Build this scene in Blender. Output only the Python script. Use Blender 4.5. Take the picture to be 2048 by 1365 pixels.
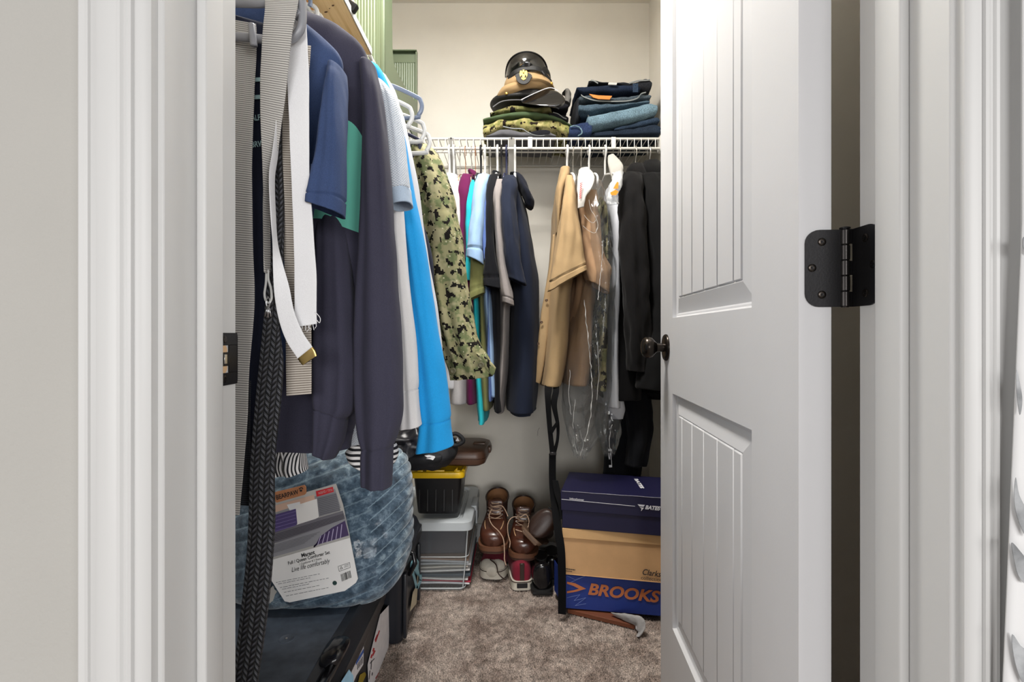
import bpy, bmesh, math, random
import numpy as np
from mathutils import Vector, Matrix, noise

for o in list(bpy.data.objects):
    bpy.data.objects.remove(o, do_unlink=True)
SC = bpy.context.scene
COL = SC.collection
R = math.radians
rnd = random.Random(7)

# ------------------------------------------------------------------ camera, light, exposure
F, CX, CY, H = 1013.0, 1024.0, 670.0, 0.96      # focal length in pixels of the 2048 frame, principal point, eye height
cam_d = bpy.data.cameras.new('camera')
cam = bpy.data.objects.new('camera', cam_d)
COL.objects.link(cam)
cam.location = (0, 0, H)
cam.rotation_euler = (R(90), 0, 0)
cam_d.sensor_width = 36
cam_d.lens = F / 2048 * 36
cam_d.shift_y = -(682.5 - CY) / 2048
cam_d.clip_start = 0.02
SC.camera = cam

SC.view_settings.view_transform = 'Standard'
SC.view_settings.look = 'None'
SC.view_settings.exposure = 0.0
SC.view_settings.gamma = 1.0
SC.view_settings.use_curve_mapping = False

W = bpy.data.worlds.new('world')
SC.world = W
W.use_nodes = True
W.node_tree.nodes['Background'].inputs[0].default_value = (1.0, 0.99, 0.98, 1)
W.node_tree.nodes['Background'].inputs[1].default_value = 0.22

def area(name, loc, rot, size, power, color=(1, 1, 1), size_y=None):
    d = bpy.data.lights.new(name, 'AREA')
    d.energy = power
    d.color = color
    d.size = size
    if size_y:
        d.shape = 'RECTANGLE'
        d.size_y = size_y
    o = bpy.data.objects.new(name, d)
    COL.objects.link(o)
    o.location = loc
    o.rotation_euler = rot
    return o
area('front_fill', (0.7, -7.5, 2.1), (R(84), 0, R(5)), 3.6, 315, (1.0, 0.99, 0.98), 1.8)  # added fill lamp far behind the camera, brightens the depth of the closet
area('left_fill', (-2.7, -1.2, 0.95), (R(90), 0, R(-62)), 1.8, 35, (1.0, 0.99, 0.98), 1.6)  # added fill from the left for the door face and right jamb
area('right_fill', (2.9, -3.4, 1.1), (R(90), 0, R(37)), 2.0, 88, (1.0, 0.99, 0.98), 1.6)  # added fill from the right for the left jamb and comforter
area('closet_ceiling_light', (-0.14, 1.22, 2.40), (0, 0, 0), 0.30, 31, (1.0, 0.97, 0.925))
cl = bpy.data.lights.new('closet_ceiling_bulb', 'POINT')
cl.energy = 11
cl.color = (1.0, 0.97, 0.925)
cl.shadow_soft_size = 0.12
clo = bpy.data.objects.new('closet_ceiling_bulb', cl)
COL.objects.link(clo)
clo.location = (-0.14, 1.24, 2.30)

# ------------------------------------------------------------------ helpers
def P(px, py, Y):
    return Vector(((px - CX) * Y / F, Y, H + (CY - py) * Y / F))

def lin(c):
    c = c / 255.0
    return c / 12.92 if c <= 0.04045 else ((c + 0.055) / 1.055) ** 2.4

def rgb(c, k=1.0):
    return (min(1, lin(c[0]) * k), min(1, lin(c[1]) * k), min(1, lin(c[2]) * k), 1)

class Nodes:
    def __init__(s, mat):
        s.t = mat.node_tree
        s.n = s.t.nodes
        s.l = s.t.links
        s.bsdf = s.n.get('Principled BSDF')
        s.out = s.n.get('Material Output')
    def new(s, kind, **kw):
        n = s.n.new(kind)
        for k, v in kw.items():
            setattr(n, k, v)
        return n
    def link(s, a, b):
        s.l.new(a, b)
    def coord(s, which='Object', scale=(1, 1, 1)):
        c = s.new('ShaderNodeTexCoord')
        m = s.new('ShaderNodeMapping')
        m.inputs['Scale'].default_value = scale
        s.link(c.outputs[which], m.inputs[0])
        return m.outputs[0]
    def noise(s, vec, scale, detail=3, rough=0.55):
        n = s.new('ShaderNodeTexNoise')
        n.inputs['Scale'].default_value = scale
        n.inputs['Detail'].default_value = detail
        n.inputs['Roughness'].default_value = rough
        if vec is not None:
            s.link(vec, n.inputs['Vector'])
        return n.outputs['Fac']
    def ramp(s, fac, stops, interp='LINEAR'):
        r = s.new('ShaderNodeValToRGB')
        r.color_ramp.interpolation = interp
        e = r.color_ramp.elements
        while len(e) < len(stops):
            e.new(0.5)
        for i, (p, c) in enumerate(stops):
            e[i].position = p
            e[i].color = c if len(c) == 4 else (*c, 1)
        s.link(fac, r.inputs[0])
        return r.outputs[0]
    def math(s, op, a, b=None, c=None):
        m = s.new('ShaderNodeMath', operation=op)
        for i, v in enumerate((a, b, c)):
            if v is None:
                continue
            if isinstance(v, (int, float)):
                m.inputs[i].default_value = v
            else:
                s.link(v, m.inputs[i])
        return m.outputs[0]
    def mix(s, fac, a, b, blend='MIX'):
        m = s.new('ShaderNodeMix', data_type='RGBA', blend_type=blend)
        for i, v in ((0, fac), (6, a), (7, b)):
            if isinstance(v, (int, float)):
                m.inputs[i].default_value = v
            elif isinstance(v, tuple):
                m.inputs[i].default_value = v
            else:
                s.link(v, m.inputs[i])
        return m.outputs[2]
    def bump(s, height, strength=0.3, dist=0.002, normal=None):
        b = s.new('ShaderNodeBump')
        b.inputs['Strength'].default_value = strength
        b.inputs['Distance'].default_value = dist
        s.link(height, b.inputs['Height'])
        if normal is not None:
            s.link(normal, b.inputs['Normal'])
        s.link(b.outputs[0], s.bsdf.inputs['Normal'])
        return b.outputs[0]
    def uv(s):
        c = s.new('ShaderNodeTexCoord')
        x = s.new('ShaderNodeSeparateXYZ')
        s.link(c.outputs['UV'], x.inputs[0])
        return x.outputs[0], x.outputs[1], c.outputs['UV']

def M(name, c, rough=0.6, metal=0.0, var=0.06, vscale=6, bump=0.0, bscale=200, bdist=0.001, spec=0.5, sheen=0.0, coat=0.0, c2=None):
    m = bpy.data.materials.new(name)
    m.use_nodes = True
    N = Nodes(m)
    b = N.bsdf
    b.inputs['Roughness'].default_value = rough
    b.inputs['Metallic'].default_value = metal
    b.inputs['Specular IOR Level'].default_value = spec
    b.inputs['Sheen Weight'].default_value = sheen
    b.inputs['Sheen Roughness'].default_value = 0.5
    b.inputs['Coat Weight'].default_value = coat
    vec = N.coord()
    f = N.noise(vec, vscale, 4)
    a, z = rgb(c, 1 - var), rgb(c2 or c, 1 + var)
    N.link(N.ramp(f, [(0.3, a), (0.7, z)]), b.inputs['Base Color'])
    if bump:
        N.bump(N.noise(vec, bscale, 2), bump, bdist)
    return m

def fabric(name, c, var=0.10, heather=0.12, bump=0.35, knit=900, rough=0.9, sheen=0.04):
    m = M(name, c, rough, var=var, vscale=9, sheen=sheen, spec=0.15)
    N = Nodes(m)
    vec = N.coord()
    fine = N.noise(vec, knit, 1)
    base = N.bsdf.inputs['Base Color'].links[0].from_socket
    N.link(N.mix(1.0, base, N.ramp(fine, [(0.3, (1 - heather,) * 3), (0.7, (1 + heather * .6,) * 3)]), 'MULTIPLY'), N.bsdf.inputs['Base Color'])
    N.bump(fine, bump, 0.0006)
    return m

def denim(name, c):
    m = fabric(name, c, var=0.34, heather=0.5, bump=0.6, knit=330, sheen=0.0)
    return m

def camo(name, cols, dark=0.585, cell=0.0042, scale=1.0):
    m = bpy.data.materials.new(name)
    m.use_nodes = True
    N = Nodes(m)
    N.bsdf.inputs['Roughness'].default_value = 0.9
    N.bsdf.inputs['Specular IOR Level'].default_value = 0.15
    u, v, uvv = N.uv()
    sn = N.new('ShaderNodeVectorMath', operation='SNAP')
    N.link(uvv, sn.inputs[0])
    sn.inputs[1].default_value = (cell, cell, cell)
    def off(vec, d):
        a = N.new('ShaderNodeVectorMath', operation='ADD')
        N.link(vec, a.inputs[0])
        a.inputs[1].default_value = d
        return a.outputs[0]
    sv = sn.outputs[0]
    blot = N.noise(sv, 22 * scale, 3, 0.6)
    c1 = N.ramp(blot, [(0.0, rgb(cols[0])), (0.46, rgb(cols[1])), (0.54, rgb(cols[2]))], 'EASE')
    g = N.noise(off(uvv, (3.1, 1.7, 0)), 17 * scale, 2)
    c2 = N.mix(N.ramp(g, [(0.50, (0, 0, 0)), (0.60, (1, 1, 1))]), c1, rgb(cols[3]))
    d = N.noise(off(sv, (7.3, 4.1, 0)), 30 * scale, 2.2, 0.5)
    c3 = N.mix(N.math('GREATER_THAN', d, dark), c2, rgb(cols[4]))
    l = N.noise(off(sv, (1.3, 9.1, 0)), 70 * scale, 2, 0.5)
    c4 = N.mix(N.math('GREATER_THAN', l, 0.69), c3, rgb(cols[5]))
    N.link(c4, N.bsdf.inputs['Base Color'])
    N.bump(N.noise(uvv, 900, 1), 0.3, 0.0006)
    return m

def webbing(name, light, dark, pitch=0.0029, rough=0.8, grainy=0.2):
    m = bpy.data.materials.new(name)
    m.use_nodes = True
    N = Nodes(m)
    N.bsdf.inputs['Roughness'].default_value = rough
    N.bsdf.inputs['Specular IOR Level'].default_value = 0.25
    u, v, uvv = N.uv()
    w = N.math('SINE', N.math('MULTIPLY', v, 2 * math.pi / pitch))
    x = N.math('SINE', N.math('MULTIPLY', u, 2 * math.pi / (pitch * 0.55)))
    h = N.math('MULTIPLY_ADD', x, grainy, w)
    f = N.math('MULTIPLY_ADD', h, 0.4, 0.5)
    N.link(N.ramp(f, [(0.12, rgb(dark)), (0.5, rgb(light))]), N.bsdf.inputs['Base Color'])
    N.bump(f, 0.6, 0.0007)
    return m

def braid(name, c, hi, pitch=0.0075, colw=0.0068):
    m = bpy.data.materials.new(name)
    m.use_nodes = True
    N = Nodes(m)
    N.bsdf.inputs['Roughness'].default_value = 0.55
    u, v, uvv = N.uv()
    uu = N.math('DIVIDE', u, colw)
    par = N.math('MULTIPLY_ADD', N.math('MODULO', N.math('FLOOR', uu), 2.0), 2.0, -1.0)
    fr = N.math('FRACT', uu)
    arg = N.math('ADD', N.math('DIVIDE', v, pitch), N.math('MULTIPLY', N.math('MULTIPLY', fr, par), 0.9))
    tri = N.math('PINGPONG', arg, 0.5)
    h = N.math('MULTIPLY', N.math('POWER', N.math('MULTIPLY', tri, 2.0), 0.6), N.math('POWER', N.math('SINE', N.math('MULTIPLY', fr, math.pi)), 0.35))
    fine = N.math('MULTIPLY_ADD', N.math('SINE', N.math('MULTIPLY', arg, 2 * math.pi * 4)), 0.07, h)
    N.link(N.ramp(h, [(0.35, rgb((6, 6, 9))), (0.8, rgb(c)), (1.0, rgb(hi))]), N.bsdf.inputs['Base Color'])
    N.bump(fine, 0.9, 0.0016)
    return m

def stripes(name, a, b, pitch, along='v', duty=0.5):
    m = bpy.data.materials.new(name)
    m.use_nodes = True
    N = Nodes(m)
    N.bsdf.inputs['Roughness'].default_value = 0.9
    u, v, uvv = N.uv()
    f = N.math('FRACT', N.math('DIVIDE', v if along == 'v' else u, pitch))
    N.link(N.mix(N.math('GREATER_THAN', f, duty), rgb(a), rgb(b)), N.bsdf.inputs['Base Color'])
    return m

def clear_film(name, tint=(235, 238, 242), gloss=0.06, fac=0.12, edge=0.75, wrinkle=0.0, rough=0.08, wscale=(30, 30, 9)):
    m = bpy.data.materials.new(name)
    m.use_nodes = True
    N = Nodes(m)
    N.n.remove(N.bsdf)
    tr = N.new('ShaderNodeBsdfTransparent')
    tr.inputs[0].default_value = rgb(tint)
    gl = N.new('ShaderNodeBsdfGlossy')
    gl.inputs['Roughness'].default_value = rough
    df = N.new('ShaderNodeBsdfDiffuse')
    df.inputs[0].default_value = rgb((225, 228, 230))
    lw = N.new('ShaderNodeLayerWeight')
    lw.inputs[0].default_value = 0.35
    if wrinkle:
        b = N.new('ShaderNodeBump')
        b.inputs['Strength'].default_value = wrinkle
        b.inputs['Distance'].default_value = 0.01
        N.link(N.noise(N.coord('Object', wscale), 1.0, 4, 0.6), b.inputs['Height'])
        for s in (gl, lw, df):
            N.link(b.outputs[0], s.inputs['Normal'])
    m1 = N.new('ShaderNodeMixShader')
    N.link(N.math('MULTIPLY_ADD', lw.outputs['Fresnel'], edge, gloss), m1.inputs[0])
    N.link(tr.outputs[0], m1.inputs[1])
    N.link(gl.outputs[0], m1.inputs[2])
    m2 = N.new('ShaderNodeMixShader')
    m2.inputs[0].default_value = fac
    N.link(m1.outputs[0], m2.inputs[1])
    N.link(df.outputs[0], m2.inputs[2])
    N.link(m2.outputs[0], N.out.inputs[0])
    return m

BASE = {}
def thing(name, label, cat, loc, group=None):
    o = bpy.data.objects.new(name, None)
    COL.objects.link(o)
    o.empty_display_size = 0.05
    o.location = loc
    BASE[o] = Vector(loc)
    o['label'] = label
    o['category'] = cat
    if group:
        o['group'] = group
    return o

def tag(o, label, cat, group=None, kind=None):
    o['label'] = label
    o['category'] = cat
    if group:
        o['group'] = group
    if kind:
        o['kind'] = kind
    return o

def struct(o, label=None):
    o['kind'] = 'structure'
    if label:
        o['label'] = label
    return o

def mk(name, geo, mat, parent=None, angle=40, uv=None, label=None, attr=None, kind=None):
    V, Fc = geo[0], geo[1]
    if len(geo) > 2 and uv is None:
        uv = geo[2]
    if parent is not None:
        base = BASE[parent]
    else:
        A = np.array([tuple(v) for v in V])
        mn, mx = A.min(0), A.max(0)
        base = Vector(((mn[0] + mx[0]) / 2, (mn[1] + mx[1]) / 2, mn[2]))
    me = bpy.data.meshes.new(name)
    me.from_pydata([tuple(Vector(v) - base) for v in V], [], Fc)
    me.update()
    if uv is not None:
        lay = me.uv_layers.new(name='UVMap')
        idx = np.empty(len(me.loops), dtype=np.int32)
        me.loops.foreach_get('vertex_index', idx)
        U = np.array(uv, dtype=np.float32)[idx]
        lay.data.foreach_set('uv', U.ravel())
    if attr is not None:
        a = me.attributes.new('mask', 'FLOAT', 'POINT')
        a.data.foreach_set('value', np.array(attr, dtype=np.float32))
    me.polygons.foreach_set('use_smooth', [True] * len(me.polygons))
    if angle < 180:
        me.set_sharp_from_angle(angle=R(angle))
    if mat is not None:
        me.materials.append(mat)
    o = bpy.data.objects.new(name, me)
    COL.objects.link(o)
    if parent is not None:
        o.parent = parent
        BASE[o] = base
        if parent.type == 'MESH':
            pass
    else:
        o.location = base
        BASE[o] = base
    if label:
        o['label'] = label
    if kind:
        o['kind'] = kind
    return o

_mk = mk
def mk(name, geo, mat, parent=None, **kw):
    # a child of a mesh part shares that part's base: its own origin sits on the part's origin
    o = _mk(name, geo, mat, parent, **kw)
    return o

def join(*gs):
    V, Fc = [], []
    for g in gs:
        k = len(V)
        V += list(g[0])
        Fc += [tuple(i + k for i in f) for f in g[1]]
    return V, Fc

def xf(g, m):
    return [m @ Vector(v) for v in g[0]], g[1]

def box(c, s, bev=0.002, rz=0.0, rx=0.0, ry=0.0, seg=1):
    bm = bmesh.new()
    bmesh.ops.create_cube(bm, size=1)
    for v in bm.verts:
        v.co = Vector((v.co.x * s[0], v.co.y * s[1], v.co.z * s[2]))
    if bev > 0:
        bmesh.ops.bevel(bm, geom=list(bm.edges), offset=min(bev, min(s) * 0.45), segments=seg, affect='EDGES', profile=0.5)
    m = Matrix.Translation(Vector(c)) @ Matrix.Rotation(rz, 4, 'Z') @ Matrix.Rotation(ry, 4, 'Y') @ Matrix.Rotation(rx, 4, 'X')
    bm.verts.ensure_lookup_table()
    V = [m @ v.co for v in bm.verts]
    Fc = [tuple(v.index for v in f.verts) for f in bm.faces]
    bm.free()
    return V, Fc

def span(x0, x1, y0, y1, z0, z1, bev=0.002, seg=1):
    return box(((x0 + x1) / 2, (y0 + y1) / 2, (z0 + z1) / 2), (abs(x1 - x0), abs(y1 - y0), abs(z1 - z0)), bev, seg=seg)

def tube(path, r, n=8, closed=False):
    pts = [Vector(p) for p in path]
    k = len(pts)
    V, Fc = [], []
    rr = r if isinstance(r, (list, tuple)) else [r] * k
    T = []
    for i in range(k):
        a = pts[(i - 1) % k] if (closed or i > 0) else pts[i]
        b = pts[(i + 1) % k] if (closed or i < k - 1) else pts[i]
        T.append((b - a).normalized())
    u = T[0].orthogonal().normalized()
    for i in range(k):
        u = (u - T[i] * u.dot(T[i]))
        u = u.normalized() if u.length > 1e-6 else T[i].orthogonal().normalized()
        w = T[i].cross(u)
        for j in range(n):
            t = 2 * math.pi * j / n
            V.append(pts[i] + (u * math.cos(t) + w * math.sin(t)) * rr[i])
    for i in range(k if closed else k - 1):
        for j in range(n):
            a, b = i * n + j, i * n + (j + 1) % n
            c, d = ((i + 1) % k) * n + (j + 1) % n, ((i + 1) % k) * n + j
            Fc.append((a, b, c, d))
    if not closed:
        Fc.append(tuple(range(n))[::-1])
        Fc.append(tuple(range((k - 1) * n, k * n)))
    return V, Fc

def cr(p0, p1, p2, p3, t):
    return 0.5 * ((2 * p1) + (p2 - p0) * t + (2 * p0 - 5 * p1 + 4 * p2 - p3) * t * t + (3 * p1 - p0 - 3 * p2 + p3) * t ** 3)

def spline(pts, sub=8, closed=False):
    pts = [np.array(p, dtype=float) for p in pts]
    n = len(pts)
    out = []
    for i in range(n if closed else n - 1):
        if closed:
            q = [pts[(i + k) % n] for k in (-1, 0, 1, 2)]
        else:
            q = [pts[max(0, min(n - 1, i + k))] for k in (-1, 0, 1, 2)]
        for j in range(sub):
            out.append(cr(*q, j / sub))
    if not closed:
        out.append(pts[-1])
    return out

def lathe(profile, n=24, m=Matrix.Identity(4)):
    V, Fc = [], []
    for (r, z) in profile:
        for j in range(n):
            t = 2 * math.pi * j / n
            V.append(m @ Vector((r * math.cos(t), r * math.sin(t), z)))
    k = len(profile)
    for i in range(k - 1):
        for j in range(n):
            Fc.append((i * n + j, i * n + (j + 1) % n, (i + 1) * n + (j + 1) % n, (i + 1) * n + j))
    Fc.append(tuple(range(n))[::-1])
    Fc.append(tuple(range((k - 1) * n, k * n)))
    return V, Fc

def prism(poly, d, m=Matrix.Identity(4)):
    # outline in the local XY plane, extruded along local +Z by d
    n = len(poly)
    V = [m @ Vector((p[0], p[1], 0)) for p in poly] + [m @ Vector((p[0], p[1], d)) for p in poly]
    Fc = [tuple(range(n))[::-1], tuple(range(n, 2 * n))]
    for i in range(n):
        Fc.append((i, (i + 1) % n, n + (i + 1) % n, n + i))
    return V, Fc

def loft(rings, n=40, power=0.85, sub=6, folds=(0.0, 4, 1.2), wr=(0.0, 12, 0.4), seams=(), seam_d=0.05, hollow=0.0, cap=(True, True), seed=0, dfun=None, ofs=(0, 0, 0)):
    """rings: (centre, a, b): a = half width vector, b = half thickness vector. Smooth along the rings; vertical fold relief and noise wrinkles."""
    A = [np.concatenate([np.array(c), np.array(a), np.array(b)]) for c, a, b in rings]
    S = spline(A, sub)
    k = len(S)
    seam_idx = {int(round(s * sub)) for s in seams}
    V, UV = [], []
    vlen = 0.0
    prev = None
    hand = None
    for i, s in enumerate(S):
        c, a, b = Vector(s[0:3]), Vector(s[3:6]), Vector(s[6:9])
        if prev is not None:
            vlen += (c - prev).length
        prev = c
        fr = i / (k - 1)
        sc = 1 - 1.8 * seam_d if i in seam_idx else 1.0
        la, lb = a.length, b.length
        bn = b.normalized() if lb > 1e-9 else Vector((0, 1, 0))
        an = a.normalized() if la > 1e-9 else Vector((1, 0, 0))
        ring = []
        for j in range(n):
            t = math.pi + 2 * math.pi * j / n
            ct, st = math.cos(t), math.sin(t)
            x = math.copysign(abs(ct) ** power, ct)
            y = math.copysign(abs(st) ** power, st)
            d = 0.0
            if folds[0]:
                d = 1.9 * folds[0] * noise.noise(Vector((x * folds[1] * 0.5 + seed * 3.7, vlen * folds[2] * 2, seed + (0 if y < 0 else 5)))) * min(1.0, 0.25 + fr * 1.4)
            ring.append(c + a * (x * sc) + b * (y * sc) + bn * (d * (1 if y > 0 else -1) * min(1, abs(y) * 1.6)))
        u = 0.0
        for j in range(n):
            if j:
                u += (ring[j] - ring[j - 1]).length
            UV.append((u, vlen))
        V += ring
    Fc = []
    for i in range(k - 1):
        for j in range(n):
            Fc.append((i * n + j, (i + 1) * n + j, (i + 1) * n + (j + 1) % n, i * n + (j + 1) % n))
    if wr[0] or dfun:
        # displacement along approximate normals
        arr = np.array([tuple(v) for v in V]).reshape(k, n, 3)
        du = np.roll(arr, -1, 1) - np.roll(arr, 1, 1)
        dv = np.gradient(arr, axis=0)
        nr = np.cross(dv, du)
        nr /= np.maximum(np.linalg.norm(nr, axis=2, keepdims=True), 1e-9)
        cen = arr.mean(1, keepdims=True)
        sg = np.sign(((arr - cen) * nr).sum())
        nr *= sg if sg else 1
        out = []
        for i in range(k):
            for j in range(n):
                p = Vector(arr[i, j])
                q = Vector((p.x * wr[1], p.y * wr[1], p.z * wr[1] * wr[2])) + Vector((seed * 1.7, seed * 0.9, seed * 2.3))
                d = 1.5 * wr[0] * (noise.noise(q) + 0.5 * noise.noise(q * 2.3))
                if dfun:
                    d += dfun(p, Vector(nr[i, j]), i / (k - 1))
                out.append(p + Vector(nr[i, j]) * d)
        V = out
    if hollow and k > 4:
        cen = sum(V[(k - 1) * n:k * n], Vector()) / n
        up = sum(V[(k - 3) * n:(k - 2) * n], Vector()) / n - cen
        up = up.normalized() if up.length > 1e-9 else Vector((0, 0, 1))
        last = V[(k - 1) * n:k * n]
        base = (k - 1) * n
        for q, (scl, dist) in enumerate(((0.90, 0.0), (0.78, hollow))):
            st = len(V)
            for j in range(n):
                V.append(cen + (last[j] - cen) * scl + up * dist)
                UV.append(UV[base + j])
            for j in range(n):
                Fc.append((base + j, st + j, st + (j + 1) % n, base + (j + 1) % n))
            base = st
        Fc.append(tuple(range(base, base + n)))
        cap = (cap[0], False)
    if cap[0]:
        Fc.append(tuple(range(n)))
    if cap[1]:
        Fc.append(tuple(range((k - 1) * n, k * n))[::-1])
    if any(ofs):
        o = Vector(ofs)
        V = [v + o for v in V]
    return V, Fc, UV

def pxrings(rows, yoff=0.0, flat=False):
    """rows: (xl, yl, xr, yr, Y, thickness[, dY]) with pixel positions of the two edges at depth Y"""
    out = []
    for r in rows:
        xl, yl, xr, yr, Y, ry = r[:6]
        dY = r[6] if len(r) > 6 else 0.0
        p, q = P(xl, yl, Y - dY / 2), P(xr, yr, Y + dY / 2)
        a = (q - p) / 2
        b = Vector((0, 1, 0))
        if a.length > 1e-9:
            b = b - a.normalized() * b.dot(a.normalized())
        b = b.normalized() if b.length > 1e-6 else Vector((0, 1, 0))
        out.append(((p + q) / 2 + Vector((0, yoff, 0)), a, b * ry))
    return out

def hrows(rows, Y, ry=None, yoff=0.0):
    """rows: (xl, xr, y[, ry]) horizontal slices at one depth"""
    return pxrings([(r[0], r[2], r[1], r[2], Y, (r[3] if len(r) > 3 else ry)) for r in rows], yoff)

class Plane:
    """a plane through three world points; turns pixel outlines into points of that plane"""
    def __init__(s, a, b, c):
        s.o = Vector(a)
        s.n = (Vector(b) - s.o).cross(Vector(c) - s.o).normalized()
        if s.n.y > 0:
            s.n = -s.n
    def at(s, px, py, lift=0.0):
        d = Vector(((px - CX) / F, 1, (CY - py) / F))
        e = Vector((0, 0, H))
        t = (s.o - e).dot(s.n) / d.dot(s.n)
        return e + d * t + s.n * lift
    def poly(s, pts, lift=0.0005, thick=0.0004):
        V = [s.at(x, y, lift) for x, y in pts]
        k = len(V)
        V += [v - s.n * thick for v in V]
        Fc = [tuple(range(k)), tuple(range(k, 2 * k))[::-1]] + [(i, i + k, (i + 1) % k + k, (i + 1) % k) for i in range(k)]
        return V, Fc
    def bar(s, x0, y0, x1, y1, w, lift=0.0006):
        d = Vector((x1 - x0, y1 - y0)).normalized()
        q = Vector((-d.y, d.x)) * w / 2
        return s.poly([(x0 + q.x, y0 + q.y), (x1 + q.x, y1 + q.y), (x1 - q.x, y1 - q.y), (x0 - q.x, y0 - q.y)], lift)

def text_geo(s, origin, xdir, normal, width=None, height=None, shear=0.0, bold=0.0, depth=0.0003, spacing=1.0):
    """lettering as a thin mesh: starts at origin, runs along xdir, faces along normal"""
    cu = bpy.data.curves.new('t', 'FONT')
    cu.body = s
    cu.size = 1.0
    cu.shear = shear
    cu.offset = bold
    cu.space_character = spacing
    cu.resolution_u = 4
    to = bpy.data.objects.new('t', cu)
    COL.objects.link(to)
    bpy.context.view_layer.update()
    me = bpy.data.meshes.new_from_object(to)
    bpy.data.objects.remove(to, do_unlink=True)
    bpy.data.curves.remove(cu)
    A = np.array([tuple(v.co) for v in me.vertices])
    Fs = [tuple(p.vertices) for p in me.polygons]
    bpy.data.meshes.remove(me)
    mn, mx = A.min(0), A.max(0)
    sx = (width / (mx[0] - mn[0])) if width else None
    sy = (height / (mx[1] - mn[1])) if height else None
    sx = sx or sy
    sy = sy or sx
    X = Vector(xdir).normalized()
    Nn = Vector(normal)
    Nn = (Nn - X * Nn.dot(X)).normalized()
    U = Nn.cross(X)
    o = Vector(origin)
    V = [o + X * ((a[0] - mn[0]) * sx) + U * ((a[1] - mn[1]) * sy) + Nn * depth for a in A]
    return V, Fs

def ptext(pl, s, x0, y0, x1, y1, hpx=None, lift=0.0008, **kw):
    a, b = pl.at(x0, y0), pl.at(x1, y1)
    h = (pl.at(x0, y0 - hpx) - a).length if hpx else None
    return text_geo(s, a, b - a, pl.n, width=(b - a).length, height=h, depth=lift, **kw)
# ------------------------------------------------------------------ materials of the setting
m_wall = M('wall_paint', (177, 175, 170), 0.85, var=0.02, bump=0.45, bscale=170, bdist=0.0018, spec=0.2)
m_cwall = M('closet_paint', (213, 209, 200), 0.88, var=0.03, bump=0.2, bscale=120, bdist=0.001, spec=0.2)
m_ceil = M('ceiling_paint', (226, 222, 212), 0.9, var=0.02, bump=0.3, bscale=90, bdist=0.002)
m_trim = M('trim_paint', (205, 205, 204), 0.42, var=0.015, vscale=3, bump=0.05, bscale=60, spec=0.4)
m_door = M('door_paint', (206, 206, 208), 0.45, var=0.02, vscale=4, bump=0.06, bscale=300, spec=0.4)
m_black = M('black_metal', (30, 29, 31), 0.42, metal=0.6, var=0.2, bump=0.1, bscale=400)
m_bronze = M('dark_bronze', (52, 47, 43), 0.25, metal=0.9, var=0.2)
m_steel = M('steel', (190, 190, 192), 0.3, metal=1.0)
m_brass = M('brass', (170, 146, 92), 0.25, metal=1.0, var=0.15)
m_raw = M('raw_wood', (205, 170, 130), 0.8)

XL, XR, YF, YB = -0.3116, 0.392, 0.453, 0.572      # door opening and the wall's two faces
CXL, CXR, CYB, CH = -0.82, 0.636, 2.35, 2.50       # closet: left, right, back, ceiling

# front wall (room side face YF, closet side YB) around the opening
struct(mk('wall_front', join(span(-2.6, XL - 0.012, YF, YB, 0, 2.6, 0), span(XR + 0.012, 2.6, YF, YB, 0, 2.6, 0), span(XL - 0.012, XR + 0.012, YF, YB, 2.06, 2.6, 0)), m_wall, angle=10))
struct(mk('wall_back', span(CXL - 0.1, CXR + 0.1, CYB, CYB + 0.1, 0, CH, 0), m_cwall, angle=10))
struct(mk('wall_left', span(CXL - 0.1, CXL, YB, CYB, 0, CH, 0), m_cwall, angle=10))
struct(mk('wall_right', span(CXR, CXR + 0.1, YB, CYB, 0, CH, 0), m_cwall, angle=10))
struct(mk('ceiling', span(CXL - 0.1, CXR + 0.1, YB, CYB + 0.1, CH, CH + 0.1, 0), m_ceil, angle=10))

# carpet
m_carpet = bpy.data.materials.new('carpet')
m_carpet.use_nodes = True
N = Nodes(m_carpet)
N.bsdf.inputs['Roughness'].default_value = 0.95
N.bsdf.inputs['Specular IOR Level'].default_value = 0.1
g = N.new('ShaderNodeNewGeometry')
gp = g.outputs['Position']
big = N.noise(gp, 7, 3, 0.6)
mid = N.noise(gp, 42, 4, 0.65)
fine = N.noise(gp, 240, 2, 0.7)
c = N.ramp(big, [(0.36, rgb((146, 130, 121))), (0.66, rgb((200, 186, 176)))])
c = N.mix(1.0, c, N.ramp(mid, [(0.34, (0.58,) * 3), (0.66, (1.28,) * 3)]), 'MULTIPLY')
c = N.mix(1.0, c, N.ramp(fine, [(0.34, (0.40,) * 3), (0.66, (1.5,) * 3)]), 'MULTIPLY')
N.link(c, N.bsdf.inputs['Base Color'])
N.bump(fine, 0.8, 0.004)
floor = struct(mk('floor', span(-2.6, 2.6, -3.2, CYB + 0.1, -0.08, 0.0, 0), m_carpet, angle=10))
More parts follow.
